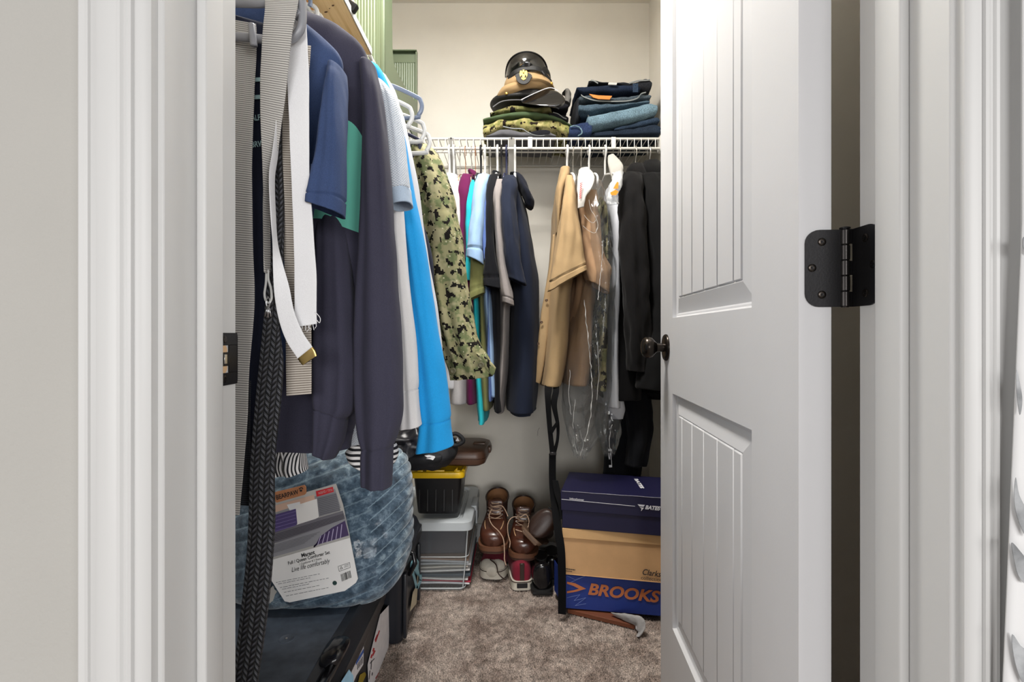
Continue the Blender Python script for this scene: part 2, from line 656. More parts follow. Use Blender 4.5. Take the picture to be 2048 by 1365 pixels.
def carpet_pile():
    rs = np.random.RandomState(3)
    st = 0.0046
    xs = np.arange(-0.46, 0.62, st)
    ys = np.arange(0.60, 2.34, st)
    gx, gy = np.meshgrid(xs, ys)
    k = gx.size
    cx = gx.ravel() + rs.uniform(-1, 1, k) * st * 0.6
    cy = gy.ravel() + rs.uniform(-1, 1, k) * st * 0.6
    h = rs.uniform(0.004, 0.0085, k)
    r = rs.uniform(0.0017, 0.0027, k)
    lx, ly = rs.normal(0, 0.0022, k), rs.normal(0, 0.0022, k)
    a0 = rs.uniform(0, 6.28, k)
    V = np.zeros((k, 4, 3))
    for q in range(3):
        V[:, q, 0] = cx + r * np.cos(a0 + q * 2.094)
        V[:, q, 1] = cy + r * np.sin(a0 + q * 2.094)
        V[:, q, 2] = -0.0005
    V[:, 3, 0], V[:, 3, 1], V[:, 3, 2] = cx + lx, cy + ly, h
    b = np.arange(k)[:, None] * 4
    Fq = np.concatenate([b + np.array([[0, 1, 3]]), b + np.array([[1, 2, 3]]), b + np.array([[2, 0, 3]])])
    me = bpy.data.meshes.new('carpet_pile')
    nv, nf = k * 4, len(Fq)
    me.vertices.add(nv)
    me.vertices.foreach_set('co', V.reshape(-1))
    me.loops.add(nf * 3)
    me.loops.foreach_set('vertex_index', Fq.ravel().astype(np.int32))
    me.polygons.add(nf)
    me.polygons.foreach_set('loop_start', np.arange(nf, dtype=np.int32) * 3)
    me.update(calc_edges=True)
    me.materials.append(m_carpet)
    o = bpy.data.objects.new('carpet_pile', me)
    COL.objects.link(o)
    o.parent = floor
    o.matrix_parent_inverse = Matrix.Translation(-BASE[floor])
    o['kind'] = 'stuff'
carpet_pile()

# door frame: jambs, stops, head, casings
def jamb(name, x0, x1):
    return struct(mk(name, span(x0, x1, YF, YB, 0, 2.06, 0.0015), m_trim))
jl = jamb('trim_1', XL - 0.018, XL)
jr = jamb('trim_2', XR, XR + 0.018)
mk('door_stop', span(XL, XL + 0.0102, 0.4985, 0.530, 0, 2.05, 0.0025, 3), m_trim, jl)
mk('door_stop', span(XR - 0.0102, XR, 0.4985, 0.5345, 0, 2.05, 0.0025, 3), m_trim, jr)
struct(mk('trim_3', span(XL - 0.018, XR + 0.018, YF, YB, 2.045, 2.065, 0.001), m_trim))
def casing(name, xin, sgn):
    # profile across the casing: (distance from the inner edge, thickness)
    prof = [(0.0, 0.0), (0.0, 0.0085), (0.0022, 0.0105), (0.006, 0.0118), (0.0085, 0.0122), (0.0125, 0.0115), (0.0135, 0.0105),
            (0.0142, 0.0135), (0.0165, 0.0145), (0.0182, 0.0138), (0.0190, 0.0115), (0.0225, 0.0112), (0.0240, 0.0132), (0.0262, 0.0138), (0.0275, 0.0122),
            (0.031, 0.0112), (0.038, 0.0112), (0.045, 0.0128), (0.0478, 0.0150), (0.0485, 0.0172), (0.0505, 0.0182), (0.0555, 0.0182), (0.0572, 0.0168), (0.0575, 0.0)]
    V, Fc = [], []
    k = len(prof)
    for z in (0.0, 2.12):
        for d, t in prof:
            V.append(Vector((xin - sgn * d, YF - t, z)))
    for i in range(k - 1):
        Fc.append((i, i + 1, k + i + 1, k + i))
    Fc += [tuple(range(k)), tuple(range(k, 2 * k))[::-1]]
    return struct(mk(name, (V, Fc), m_trim, angle=24))
casing('trim_4', XL - 0.005, 1)
casing('trim_5', XR + 0.005, -1)
struct(mk('trim_6', span(XL - 0.063, XR + 0.063, YF - 0.0175, YF, 2.0655, 2.123, 0.003), m_trim))
# baseboards in the closet
for nm, s in (('baseboard_back', (CXL, CXR, CYB - 0.013, CYB, 0, 0.085)), ('baseboard_right', (CXR - 0.013, CXR, YB, CYB - 0.013, 0, 0.085)), ('baseboard_left', (CXL, CXL + 0.013, YB, CYB - 0.013, 0, 0.085))):
    struct(mk(nm, span(*s, 0.004, 2), m_trim))

# strike plate on the left jamb
sp = thing('strike_plate', 'black metal strike plate screwed to the left door jamb', 'strike plate', (XL, 0.56, 0.933))
def jx(y, z, lift):
    return Vector((XL + lift, y, z))
def strike():
    y0, y1, zc, hh = 0.5335, 0.5715, 0.9335, 0.0285
    # plate as a frame around the latch hole
    g = join(span(XL, XL + 0.0016, y0, y1, zc + 0.015, zc + hh, 0.0004), span(XL, XL + 0.0016, y0, y1, zc - hh, zc - 0.015, 0.0004), span(XL, XL + 0.0016, 0.5555, y1, zc - 0.015, zc + 0.015, 0.0004))
    mk('plate', g, m_black, sp)
    lip = []
    for i in range(7):
        t = i / 6
        lip.append((Vector((XL + 0.0012 - 0.006 * t * t, y1 + 0.0055 * t, zc)), Vector((0, 0, hh * (1 - 0.10 * t * t))), Vector((0.0006, 0, 0))))
    mk('lip', loft(lip, 8, 0.4, 2), m_black, sp)
    for dz in (0.0095, -0.0095):
        mk('latch_hole', lathe([(0.0056, 0), (0.0056, 0.0006)], 18, Matrix.Translation((XL + 0.0001, 0.5475, zc + dz)) @ Matrix.Rotation(R(90), 4, 'Y')), m_raw, sp)
    mk('latch_tab', join(span(XL, XL + 0.0012, y0, 0.5556, zc - 0.0075, zc + 0.0075, 0.0004)), m_black, sp)
    mk('latch_slot', span(XL + 0.0008, XL + 0.0017, 0.5465, 0.5515, zc - 0.0052, zc + 0.0052, 0.0004), m_steel, sp)
    for dz in (0.0215, -0.0215):
        mk('screw', lathe([(0.0042, 0), (0.0042, 0.0004), (0.003, 0.0009), (0.0012, 0.0006)], 14, Matrix.Translation((XL + 0.0014, 0.547, zc + dz)) @ Matrix.Rotation(R(90), 4, 'Y')), m_bronze, sp)
strike()

# ------------------------------------------------------------------ door
DO = Vector((0.333, 0.5885, 0.012))
DA = math.atan2(0.0655, 0.998)
DM = Matrix.Translation(DO) @ Matrix(((math.sin(DA), math.cos(DA), 0, 0), (math.cos(DA), -math.sin(DA), 0, 0), (0, 0, 1, 0), (0, 0, 0, 1)))   # local: s along the door, t into its thickness, z up
door = bpy.data.objects.new('door_1', None)
COL.objects.link(door)
door.location = DO
BASE[door] = DO
struct(door, 'white panelled closet door standing open on the right')
DW, DT, DH = 0.704, 0.0365, 2.028
PS0, PS1 = 0.134, 0.585                 # panel outline along s
PAN = [(0.268, 0.812), (0.987, 1.90)]   # panel outlines along z (door coordinates)
def dspan(s0, s1, t0, t1, z0, z1, bev=0.0):
    return xf(span(s0, s1, t0, t1, z0, z1, bev), DM)
g = [dspan(0, PS0, 0, DT, 0, DH, 0), dspan(PS1, DW, 0, DT, 0, DH, 0)]
for z0, z1 in ((0, PAN[0][0]), (PAN[0][1], PAN[1][0]), (PAN[1][1], DH)):
    g.append(dspan(PS0, PS1, 0, DT, z0, z1, 0))
mk('slab', join(*g), m_door, door, angle=10)
for z0, z1 in PAN:
    # moulding: a step down at the outline, then a slope back up to the boarded field
    prof = [(0.0, 0.0), (0.0015, 0.0085), (0.004, 0.0098), (0.007, 0.0098), (0.010, 0.0108), (0.042, 0.0035), (0.044, 0.0045), (0.047, 0.0060)]
    V, Fc = [], []
    for d, t in prof:
        for s, z in ((PS0 + d, z0 + d), (PS1 - d, z0 + d), (PS1 - d, z1 - d), (PS0 + d, z1 - d)):
            V.append(DM @ Vector((s, t, z)))
    for i in range(len(prof) - 1):
        for j in range(4):
            Fc.append((i * 4 + j, i * 4 + (j + 1) % 4, i * 4 + 4 + (j + 1) % 4, i * 4 + 4 + j))
    mk('panel_moulding', (V, Fc), m_door, door, angle=15)
    mk('panel_core', dspan(PS0, PS1, 0.0112, DT - 0.006, z0, z1, 0), m_door, door)
    cuts = [PS0 + 0.0445, 0.211, 0.2865, 0.3615, 0.437, 0.512, PS1 - 0.0445]
    for i in range(6):
        mk('plank', dspan(cuts[i] + 0.0004, cuts[i + 1] - 0.0004, 0.0022, 0.0115, z0 + 0.0445, z1 - 0.0445, 0.0022), m_door, door)
# latch edge plate, knobs
kz = 0.917
def knob(side):
    t0 = 0 if side < 0 else DT
    m = DM @ Matrix.Translation((DW - 0.062, t0, kz)) @ Matrix.Rotation(R(90) * (1 if side < 0 else -1), 4, 'X')
    mk('knob_rosette', lathe([(0.0325, 0), (0.0325, 0.003), (0.030, 0.006), (0.024, 0.0075), (0.015, 0.0085)], 32, m), m_bronze, door)
    mk('knob', lathe([(0.011, 0.006), (0.0105, 0.016), (0.0115, 0.024), (0.017, 0.029), (0.0235, 0.035), (0.0262, 0.042), (0.0255, 0.050), (0.021, 0.0565), (0.013, 0.060), (0.004, 0.0612)], 32, m), m_bronze, door)
knob(-1)
knob(1)

# hinge
HZ, PX, PY = 1.0367, 0.3835, 0.5835
hg = thing('hinge', 'black door hinge screwed to the door edge and the right jamb', 'hinge', (PX, PY, HZ - 0.0445))
HH = 0.0445
def rounded(w, h, r, inner=True):
    # leaf outline: straight on the barrel side x=0, rounded at x=w
    pts = [(0, -h), (w - r, -h)]
    pts += [(w - r + r * math.sin(a), -h + r - r * math.cos(a)) for a in [R(x) for x in range(15, 91, 15)]]
    pts += [(w - r + r * math.cos(a), h - r + r * math.sin(a)) for a in [R(x) for x in range(0, 91, 15)]]
    pts += [(0, h)]
    return pts
ya = DO.y - 0.0012
mdl = DM @ Matrix(((0, 0, -1, -0.0002), (-1, 0, 0, 0.0462), (0, 1, 0, HZ - DO.z), (0, 0, 0, 1)))
mk('leaf', prism(rounded(0.0395, HH, 0.0155), 0.0024, mdl), m_black, hg)
mjl = Matrix(((0, 0, -1, XR + 0.0004), (-1, 0, 0, PY - 0.003), (0, 1, 0, HZ), (0, 0, 0, 1)))
mk('leaf', prism(rounded(0.0415, HH, 0.0155), 0.0024, mjl), m_black, hg)
mk('leaf_web', join(span(PX - 0.005, PX + 0.001, PY - 0.002, DO.y, HZ - HH * 0.6, HZ - HH * 0.2, 0.0005), span(PX - 0.005, PX + 0.001, PY - 0.002, DO.y, HZ + HH * 0.2, HZ + HH * 0.6, 0.0005),
                    span(PX - 0.001, XR, PY - 0.0045, PY - 0.0022, HZ - HH, HZ - HH * 0.62, 0.0005), span(PX - 0.001, XR, PY - 0.0045, PY - 0.0022, HZ - HH * 0.18, HZ + HH * 0.18, 0.0005), span(PX - 0.001, XR, PY - 0.0045, PY - 0.0022, HZ + HH * 0.62, HZ + HH, 0.0005)), m_black, hg)
m_barrel = M('worn_black_metal', (58, 55, 54), 0.3, metal=0.85, var=0.25)
kh = 2 * HH / 5
for i in range(5):
    zc = HZ - HH + kh * (i + 0.5)
    r = 0.0052 if i % 2 else 0.0056
    mk('knuckle', lathe([(r - 0.0008, -kh / 2 + 0.0002), (r, -kh / 2 + 0.0010), (r, kh / 2 - 0.0010), (r - 0.0008, kh / 2 - 0.0002)], 20, Matrix.Translation((PX, PY, zc))), m_barrel, hg)
mk('pin', lathe([(0.004, -HH - 0.0005), (0.004, HH + 0.0008), (0.0056, HH + 0.001), (0.0058, HH + 0.0022), (0.004, HH + 0.003)], 20, Matrix.Translation((PX, PY, HZ))), m_black, hg)
def hscrew(m):
    s = mk('screw', lathe([(0.0047, 0), (0.0046, 0.0006), (0.0034, 0.0012), (0.0015, 0.0010)], 18, m), m_bronze, hg)
    c = [xf(box((0, 0, 0.0012), (0.0042, 0.0010, 0.0006), 0), m), xf(box((0, 0, 0.0012), (0.0010, 0.0042, 0.0006), 0), m)]
    q = mk('cross_slot', join(*c), m_black, s)
for dx, dz in ((0.0215, 0.0305), (0.0325, 0.0005), (0.0215, -0.0305)):
    hscrew(DM @ Matrix.Translation((-0.0026, 0.0462 - dx, HZ - DO.z + dz)) @ Matrix.Rotation(R(-90), 4, 'Y') @ Matrix.Rotation(R(20 + 900 * dx), 4, 'Z'))
for dy, dz in ((0.0215, 0.0305), (0.0330, 0.0), (0.0215, -0.0305)):
    hscrew(Matrix.Translation((XR - 0.0018, PY - 0.003 - dy, HZ + dz)) @ Matrix.Rotation(R(-90), 4, 'Y') @ Matrix.Rotation(R(33 + 700 * dz), 4, 'Z'))

# closet ceiling light (above the frame)
lf = thing('ceiling_light', 'round white ceiling light inside the closet above the doorway view', 'ceiling light', (-0.14, 1.22, 2.42))
mk('base', lathe([(0.15, CH - 0.03), (0.16, CH - 0.02), (0.16, CH - 0.001)], 32, Matrix.Translation((-0.14, 1.22, 0))), m_trim, lf)
# ------------------------------------------------------------------ wire shelves
m_wire = M('white_wire', (206, 204, 198), 0.4, var=0.02)
m_wplastic = M('white_plastic', (212, 210, 204), 0.4, var=0.02)
SZ, SYF, RODZ = 1.7455, 2.03, 1.7055        # back shelf deck height, front rail, hanging rail height
def shelf_parts(t, ax, f0, f1, front, back, n, rod0=None, rodx=None):
    """ax 'x': shelf runs along x at depth front..back; ax 'y': runs along y"""
    def q(along, across, z):
        return Vector((along, across, z)) if ax == 'x' else Vector((across, along, z))
    rail = lambda nm, ac, z, r: mk(nm, tube([q(f0, ac, z), q(f1, ac, z)], r, 10), m_wire, t)
    d = 1 if back > front else -1
    rail('front_rail', front, SZ, 0.0052)
    ra = front - d * 0.004 if rodx is None else rodx
    mk('hanging_rod', tube([q(f0 if rod0 is None else rod0, ra, RODZ), q(f1, ra, RODZ)], 0.0055, 10), m_wire, t)
    rail('middle_rail', front + (back - front) * 0.40, SZ - 0.007, 0.0036)
    rail('back_rail', back - d * 0.012, SZ - 0.006, 0.0036)
    first = None
    for i in range(n):
        a = f0 + (f1 - f0) * (i + 0.5) / n
        if first is None:
            first = mk('wire', tube([q(a, back - d * 0.006, SZ + 0.0015), q(a, front + d * 0.004, SZ + 0.0045), q(a, front - d * 0.0035, SZ + 0.003), q(a, front - d * 0.0060, SZ - 0.006), q(a, front - d * 0.006, RODZ + 0.002)], 0.00165, 6), m_wire, t)
            a0 = a
        else:
            c = first.copy()
            COL.objects.link(c)
            c.location = q(a - a0, 0, 0)
sh = thing('wire_shelf', 'white wire shelf across the back wall carrying folded caps and jeans', 'shelf', (0.0, 2.2, RODZ - 0.01))
shelf_parts(sh, 'x', -0.70, 0.615, SYF, CYB, 47)
for px in (1060, 1226):
    x = (px - CX) * SYF / F
    mk('lip_clip', span(x - 0.009, x + 0.009, SYF - 0.0135, SYF - 0.008, RODZ - 0.004, SZ + 0.003, 0.001), m_wplastic, sh)
for px in (903, 1023):
    x = (px - CX) * SYF / F
    g = xf(span(-0.0125, 0.0125, -0.002, 0.002, -0.42, 0.002, 0.001), Matrix.Translation((x, SYF - 0.014, SZ - 0.002)) @ Matrix.Rotation(R(47), 4, 'X'))
    b = mk('support_brace', g, m_wplastic, sh)
    mk('brace_hole', lathe([(0.004, 0), (0.004, 0.0006)], 12, Matrix.Translation((x, SYF - 0.0165, SZ - 0.004)) @ Matrix.Rotation(R(90 + 47 - 47), 4, 'X')), m_black, b)
mk('end_bracket', join(span(0.590, CXR - 0.001, SYF - 0.016, SYF + 0.028, RODZ - 0.010, SZ + 0.012, 0.003), span(0.612, CXR - 0.001, SYF - 0.03, SYF + 0.06, RODZ - 0.022, SZ + 0.02, 0.003)), m_wplastic, sh)
sh2 = thing('wire_shelf', 'white wire shelf along the left wall above the hanging shirts', 'shelf', (-0.56, 1.3, RODZ - 0.01))
shelf_parts(sh2, 'y', 1.42, SYF - 0.03, -0.40, CXL, 20, 0.62, -0.466)

# ------------------------------------------------------------------ hangers
m_hgray = M('gray_plastic', (138, 139, 144), 0.35, var=0.04)
m_hwhite = M('hanger_white', (212, 212, 210), 0.35, var=0.02)
m_hblue = M('hanger_blue_gray', (112, 124, 146), 0.35, var=0.03)
m_hnavy = M('hanger_navy', (34, 38, 66), 0.35)
m_hblack = M('hanger_black', (22, 22, 24), 0.35)
m_hwire = M('hanger_wire', (196, 192, 186), 0.3, metal=0.8)
m_hcopper = M('hanger_copper', (176, 120, 78), 0.35, metal=0.7)

def hanger_geo(r, half=0.205, drop=0.115, neck=0.055, corner=0.022, hook=0.021, bar=True):
    """plane: local x across, z up; the hook's inside top sits on the origin"""
    hk = [(hook * math.cos(R(a)), hook * math.sin(R(a)) - hook + 0.001) for a in range(-25, 181, 17)]
    hk += [(-hook * 0.9, -hook - 0.012), (-hook * 0.35, -hook - 0.028), (0.0, -hook - 0.040), (0, -hook - 0.040 - neck)]
    zt = -hook - 0.040 - neck
    zb = zt - drop
    parts = [tube([(x, 0, z) for x, z in hk], r, 7)]
    arm = [(0, zt)]
    for i in range(1, 6):
        f = i / 6
        arm.append((half * 0.93 * f, zt - (drop - 2.2 * corner) * (f ** 1.15)))
    for a in range(52, -91, -24):
        arm.append((half - corner + corner * math.cos(R(a)), zb + corner + corner * math.sin(R(a))))
    if bar:
        arm += [(half * 0.5, zb), (0, zb)]
    arm = [tuple(p) for p in spline(arm, 3)]
    for s in (1, -1):
        parts.append(tube([(x * s, 0, z) for x, z in arm], r, 7))
    return join(*parts)
def hanger(label, mat, pos, rz, r=0.0042, group=None, cat='hanger', tilt=0, name='hanger', **kw):
    m = Matrix.Translation(pos) @ Matrix.Rotation(rz, 4, 'Z') @ Matrix.Rotation(tilt, 4, 'Y')
    o = mk(name, xf(hanger_geo(r, **kw), m), mat)
    return tag(o, label, cat, group)

# back rod hangers: plane across the rod
def bhanger(px, label, mat, r=0.0042, half=0.19, **kw):
    x = (px - CX) * (SYF - 0.004) / F
    return hanger(label, mat, (x, SYF - 0.004, RODZ + 0.0055 + r), R(90 + rnd.uniform(-3, 3)), r, half=half, group='hangers on the back rod', **kw)
BH = [
    (899, 'white plastic hanger holding the white shirt at the far left of the back rod', m_hwhite, 0.0045),
    (908, 'second white plastic hanger from the left end of the back rod', m_hwhite, 0.0045),
    (920, 'thin wire hanger beside the white hangers at the left of the back rod', m_hwire, 0.0014),
    (931, 'thin copper colored wire hanger above the maroon polo shirt', m_hcopper, 0.0014),
    (943, 'thin silver wire hanger above the turquoise tee', m_hwire, 0.0014),
    (951, 'thin copper wire hanger just left of the black hanger', m_hcopper, 0.0014),
    (962, 'black plastic hanger beside the white one above the light blue polo', m_hblack, 0.0042),
    (970, 'white plastic hanger above the light blue polo shirt', m_hwhite, 0.0046),
    (981, 'bare wire hanger between two white plastic hangers', m_hwire, 0.0014),
    (995, 'white plastic hanger above the black polo shirt', m_hwhite, 0.0046),
    (1003, 'black plastic hanger above the gray tee', m_hblack, 0.0042),
    (1013, 'dark navy plastic hanger left of the shelf brace', m_hnavy, 0.0042),
    (1030, 'white plastic hanger holding the dark navy hooded shirt', m_hwhite, 0.0046),
    (1134, 'white plastic hanger holding the front khaki uniform shirt', m_hwhite, 0.0046),
    (1146, 'thin wire hanger right beside the front khaki shirt', m_hwire, 0.0014),
    (1162, 'thin wire hanger going into the top of the plastic dry cleaning bag', m_hwire, 0.0014),
    (1178, 'white plastic hanger right of the dry cleaning bag top', m_hwhite, 0.0042),
    (1210, 'white plastic hanger left of the small white paper shoulder cover', m_hwhite, 0.0042),
    (1239, 'thin wire hanger holding the white shirt with the orange tag', m_hwire, 0.0014),
    (1271, 'thin wire hanger holding the black blazer', m_hwire, 0.0018),
    (1298, 'gray metal hanger holding the black coat next to the door', m_steel, 0.0022),
]
for px, lb, mt, r in BH:
    bhanger(px, lb, mt, r, bar=False, drop=0.10)

# left rod hangers: plane across the left rod, rounded ends towards the middle of the closet
def lhanger(px, py, Y, label, mat, r=0.0045, tilt=0, drop=0.11):
    # px, py: where the outer rounded end is seen
    e = P(px, py, Y)
    x = -0.466
    half = e.x - x
    z = RODZ + 0.0055 + r
    neck = z - 0.061 - drop + 0.022 - e.z
    o = hanger(label, mat, (x, Y, z), rnd.uniform(-0.05, 0.05), r, half=half, drop=drop, neck=max(0.005, neck), group='hangers on the left rod', corner=0.026, tilt=tilt)
    return o
# ------------------------------------------------------------------ clothes on the left rod
f_tee = fabric('navy_jersey', (58, 74, 110), var=0.12, heather=0.16)
f_sweat = fabric('charcoal_fleece', (59, 58, 73), var=0.06, heather=0.12)
f_teal = (112, 200, 180)
f_waffle = bpy.data.materials.new('waffle_knit')
f_waffle.use_nodes = True
N = Nodes(f_waffle)
N.bsdf.inputs['Roughness'].default_value = 0.9
u, v, uvv = N.uv()
wv = N.math('MULTIPLY', N.math('SINE', N.math('MULTIPLY', u, 2 * math.pi / 0.0052)), N.math('SINE', N.math('MULTIPLY', v, 2 * math.pi / 0.0042)))
N.link(N.ramp(N.math('MULTIPLY_ADD', wv, 0.5, 0.5), [(0.1, rgb((164, 176, 190))), (0.6, rgb((204, 209, 216)))]), N.bsdf.inputs['Base Color'])
N.bump(wv, 0.5, 0.0008)
f_ltblue = fabric('pale_blue_trim', (172, 188, 206))
f_white = fabric('white_fleece', (208, 207, 208), var=0.03, heather=0.05)
f_white2 = fabric('white_cotton', (200, 202, 208), var=0.03, heather=0.04)
f_blue = fabric('bright_blue_fleece', (36, 150, 216), var=0.06, heather=0.10)
f_camo = camo('woodland_digital_camo', [(78, 92, 60), (108, 116, 80), (146, 142, 106), (160, 154, 120), (26, 23, 20), (190, 186, 156)], dark=0.572, cell=0.0031, scale=1.7)
f_dark = fabric('dark_navy_cloth', (36, 40, 56))
f_black = fabric('black_cloth', (24, 24, 29), var=0.15)
f_stripe_v = stripes('black_white_stripe', (232, 230, 230), (26, 26, 32), 0.0068, 'u', 0.55)
f_stripe_h = stripes('white_black_stripe', (232, 230, 230), (26, 26, 32), 0.0100, 'v', 0.52)

# charcoal sweatshirt with a teal chest block
loc = P(560, 895, 0.80)
sw = thing('sweatshirt', 'charcoal sweatshirt with a teal chest block hanging behind the belts', 'sweatshirt', loc)
body_rows = [(440, 470, -22, .012), (360, 560, 2, .02), (300, 622, 28, .028), (240, 682, 58, .034), (200, 722, 88, .038), (184, 737, 120, .042), (180, 738, 170, .044), (178, 735, 260, .046), (178, 732, 400, .048), (180, 728, 550, .05), (182, 724, 700, .05), (186, 716, 800, .05), (190, 708, 852, .048), (192, 706, 862, .047), (196, 702, 880, .045), (198, 700, 896, .044)]
def teal_mask(geo):
    out = []
    for v in geo[0]:
        px = CX + v.x * F / v.y
        py = CY - (v.z - H) * F / v.y
        top = 240 + max(0, px - 690) ** 2 * 0.028 + (max(0, 690 - px) * 0.05)
        bot = 437 + max(0, px - 640) * 0.37
        d = min(py - top, bot - py)
        if v.y > 0.785:
            d = -50
        out.append(d)
    return out
g = loft(hrows(body_rows, 0.785), 150, 0.75, 8, folds=(0.008, 5, 1.0), wr=(0.0015, 22, .5), hollow=0.03, seams=(13,), seam_d=.006, seed=3)
f_sweat_teal = fabric('charcoal_fleece_teal_block', (59, 58, 73), var=0.06, heather=0.12)
N = Nodes(f_sweat_teal)
at = N.new('ShaderNodeAttribute', attribute_name='mask')
old = N.bsdf.inputs['Base Color'].links[0].from_socket
N.link(N.mix(N.math('GREATER_THAN', at.outputs['Fac'], 0.0), old, rgb(f_teal)), N.bsdf.inputs['Base Color'])
mk('body', g, f_sweat_teal, sw, angle=180, attr=teal_mask(g))
rows = [(727, 134, 752, 139, .786, .030), (727, 146, 754, 150, .783, .034), (731, 200, 764, 200, .770, .036), (728, 300, 774, 298, .762, .035), (723, 440, 785, 436, .755, .033), (716, 600, 795, 598, .752, .034), (712, 740, 804, 738, .75, .035), (714, 820, 806, 815, .75, .034), (719, 868, 797, 862, .75, .032), (726, 896, 786, 892, .75, .029), (725, 910, 784, 906, .75, .028), (725, 940, 783, 938, .75, .028), (726, 968, 782, 972, .75, .028)]
mk('sleeve', loft(pxrings(rows), 56, 0.8, 8, folds=(0.006, 4, 1.2), wr=(0.0016, 20, .45), hollow=0.03, seams=(9,), seam_d=.04, seed=5), f_sweat, sw, angle=180)
rows = [(640, 400, 680, 405, .775, .012), (636, 470, 694, 472, .757, .018), (634, 560, 704, 562, .75, .025), (632, 660, 712, 664, .745, .03), (630, 740, 716, 752, .742, .032), (630, 790, 712, 815, .742, .031), (632, 812, 698, 838, .742, .028), (631, 830, 694, 850, .742, .027), (629, 868, 684, 885, .742, .026), (628, 903, 668, 917, .742, .024)]
mk('sleeve', loft(pxrings(rows), 48, 0.8, 8, folds=(0.005, 4, 1.2), wr=(0.0018, 24, .5), hollow=0.03, seams=(6,), seam_d=.06, seed=8), f_sweat, sw, angle=180)

# blue tee in front of it
tee = thing('tee_shirt', 'faded navy blue short sleeved tee hanging right behind the belts', 'tee shirt', P(500, 770, 0.70))
rows = [(440, 470, 0, .01), (380, 566, 22, .018), (330, 612, 48, .024), (290, 650, 78, .028), (250, 676, 108, .032), (240, 684, 136, .034), (240, 674, 175, .036), (240, 652, 280, .035), (242, 628, 400, .036), (244, 606, 520, .036), (246, 580, 650, .036), (250, 560, 771, .036)]
mk('body', loft(hrows(rows, 0.722), 100, 0.78, 7, folds=(0.010, 7, .9), wr=(0.002, 18, .4), hollow=0.03, seed=11), f_tee, tee, angle=180)
rows = [(661, 138, 688, 141, .716, .027), (660, 148, 689, 150, .712, .029), (657, 172, 689, 172, .702, .031), (648, 250, 689, 248, .684, .030), (634, 330, 689, 326, .67, .029), (624, 378, 689, 374, .668, .031), (619, 396, 689, 400, .667, .032), (617, 410, 689, 434, .667, .032)]
mk('sleeve', loft(pxrings(rows), 56, 0.85, 8, folds=(0.0035, 4, 1.2), wr=(0.0016, 26, .4), hollow=0.05, seams=(6,), seam_d=.05, seed=12), f_tee, tee, angle=180)

# dark tee with pale print, between the belts
dt = thing('tee_shirt', 'black tee with pale lettering seen between the two gray belts', 'tee shirt', P(500, 840, 0.735))
rows = [(430, 470, 30, .004), (380, 530, 48, .006), (330, 560, 66, .008), (300, 572, 100, .010), (290, 572, 200, .010), (290, 568, 400, .010), (290, 560, 650, .010), (290, 556, 860, .010), (290, 552, 880, .010)]
mk('body', loft(hrows(rows, 0.6835), 60, 0.78, 6, folds=(0.002, 6, .9), wr=(0.0006, 18, .4), hollow=0.03, seed=14), f_dark, dt, angle=180)

# waffle henley
wf = thing('henley_shirt', 'pale blue waffle knit shirt hanging behind the charcoal sweatshirt', 'shirt', P(600, 888, 0.875))
rows = [(440, 500, 95, .012), (330, 670, 128, .028), (285, 742, 166, .035), (290, 756, 250, .04), (310, 752, 500, .042), (340, 735, 750, .042), (352, 726, 840, .042), (360, 722, 888, .04)]
mk('body', loft(hrows(rows, 0.885), 70, 0.8, 6, folds=(0.006, 6, 1), hollow=0.03, seed=21), f_waffle, wf, angle=180)
rows = [(748, 160, 770, 168, .85, .012), (754, 180, 782, 186, .845, .02), (759, 208, 794, 210, .84, .025), (764, 270, 806, 268, .836, .027), (772, 340, 815, 335, .833, .029), (778, 388, 820, 380, .832, .03)]
mk('sleeve', loft(pxrings(rows), 56, 0.8, 8, folds=(0.004, 4, 1.2), wr=(0.0012, 26, .4), cap=(True, True), seed=22), f_waffle, wf, angle=180)
rows = [(778, 386, 820, 378, .832, .0315), (781, 403, 822, 396, .832, .031), (783, 417, 824, 410, .832, .031)]
mk('sleeve_hem', loft(pxrings(rows), 48, 0.8, 4, hollow=0.02, wr=(0.0008, 26, .4), seed=23), f_ltblue, wf, angle=180)

# white sweatshirt
ws = thing('sweatshirt', 'plain white sweatshirt hanging between the charcoal and the bright blue ones', 'sweatshirt', P(640, 860, 0.935))
rows = [(500, 560, 105, .012), (400, 690, 140, .03), (352, 752, 176, .034), (345, 770, 300, .036), (350, 770, 550, .038), (360, 760, 790, .038), (365, 755, 845, .036)]
mk('body', loft(hrows(rows, 0.945), 60, 0.8, 6, folds=(0.006, 6, 1), hollow=0.03, seed=31), f_white, ws, angle=180)
rows = [(750, 158, 772, 170, .905, .012), (756, 180, 784, 188, .90, .02), (766, 240, 795, 240, .897, .024), (774, 330, 802, 328, .895, .026), (780, 420, 805, 416, .893, .027), (786, 560, 817, 556, .89, .028), (792, 680, 830, 676, .888, .029), (798, 760, 836, 755, .887, .029), (801, 783, 836, 778, .887, .027), (802, 800, 837, 796, .887, .027), (803, 830, 840, 826, .887, .028), (802, 857, 843, 850, .887, .028)]
mk('sleeve', loft(pxrings(rows), 48, 0.8, 8, folds=(0.005, 3, 1.2), wr=(0.0012, 20, .4), hollow=0.03, seams=(8,), seam_d=.05, seed=32), f_white, ws, angle=180)

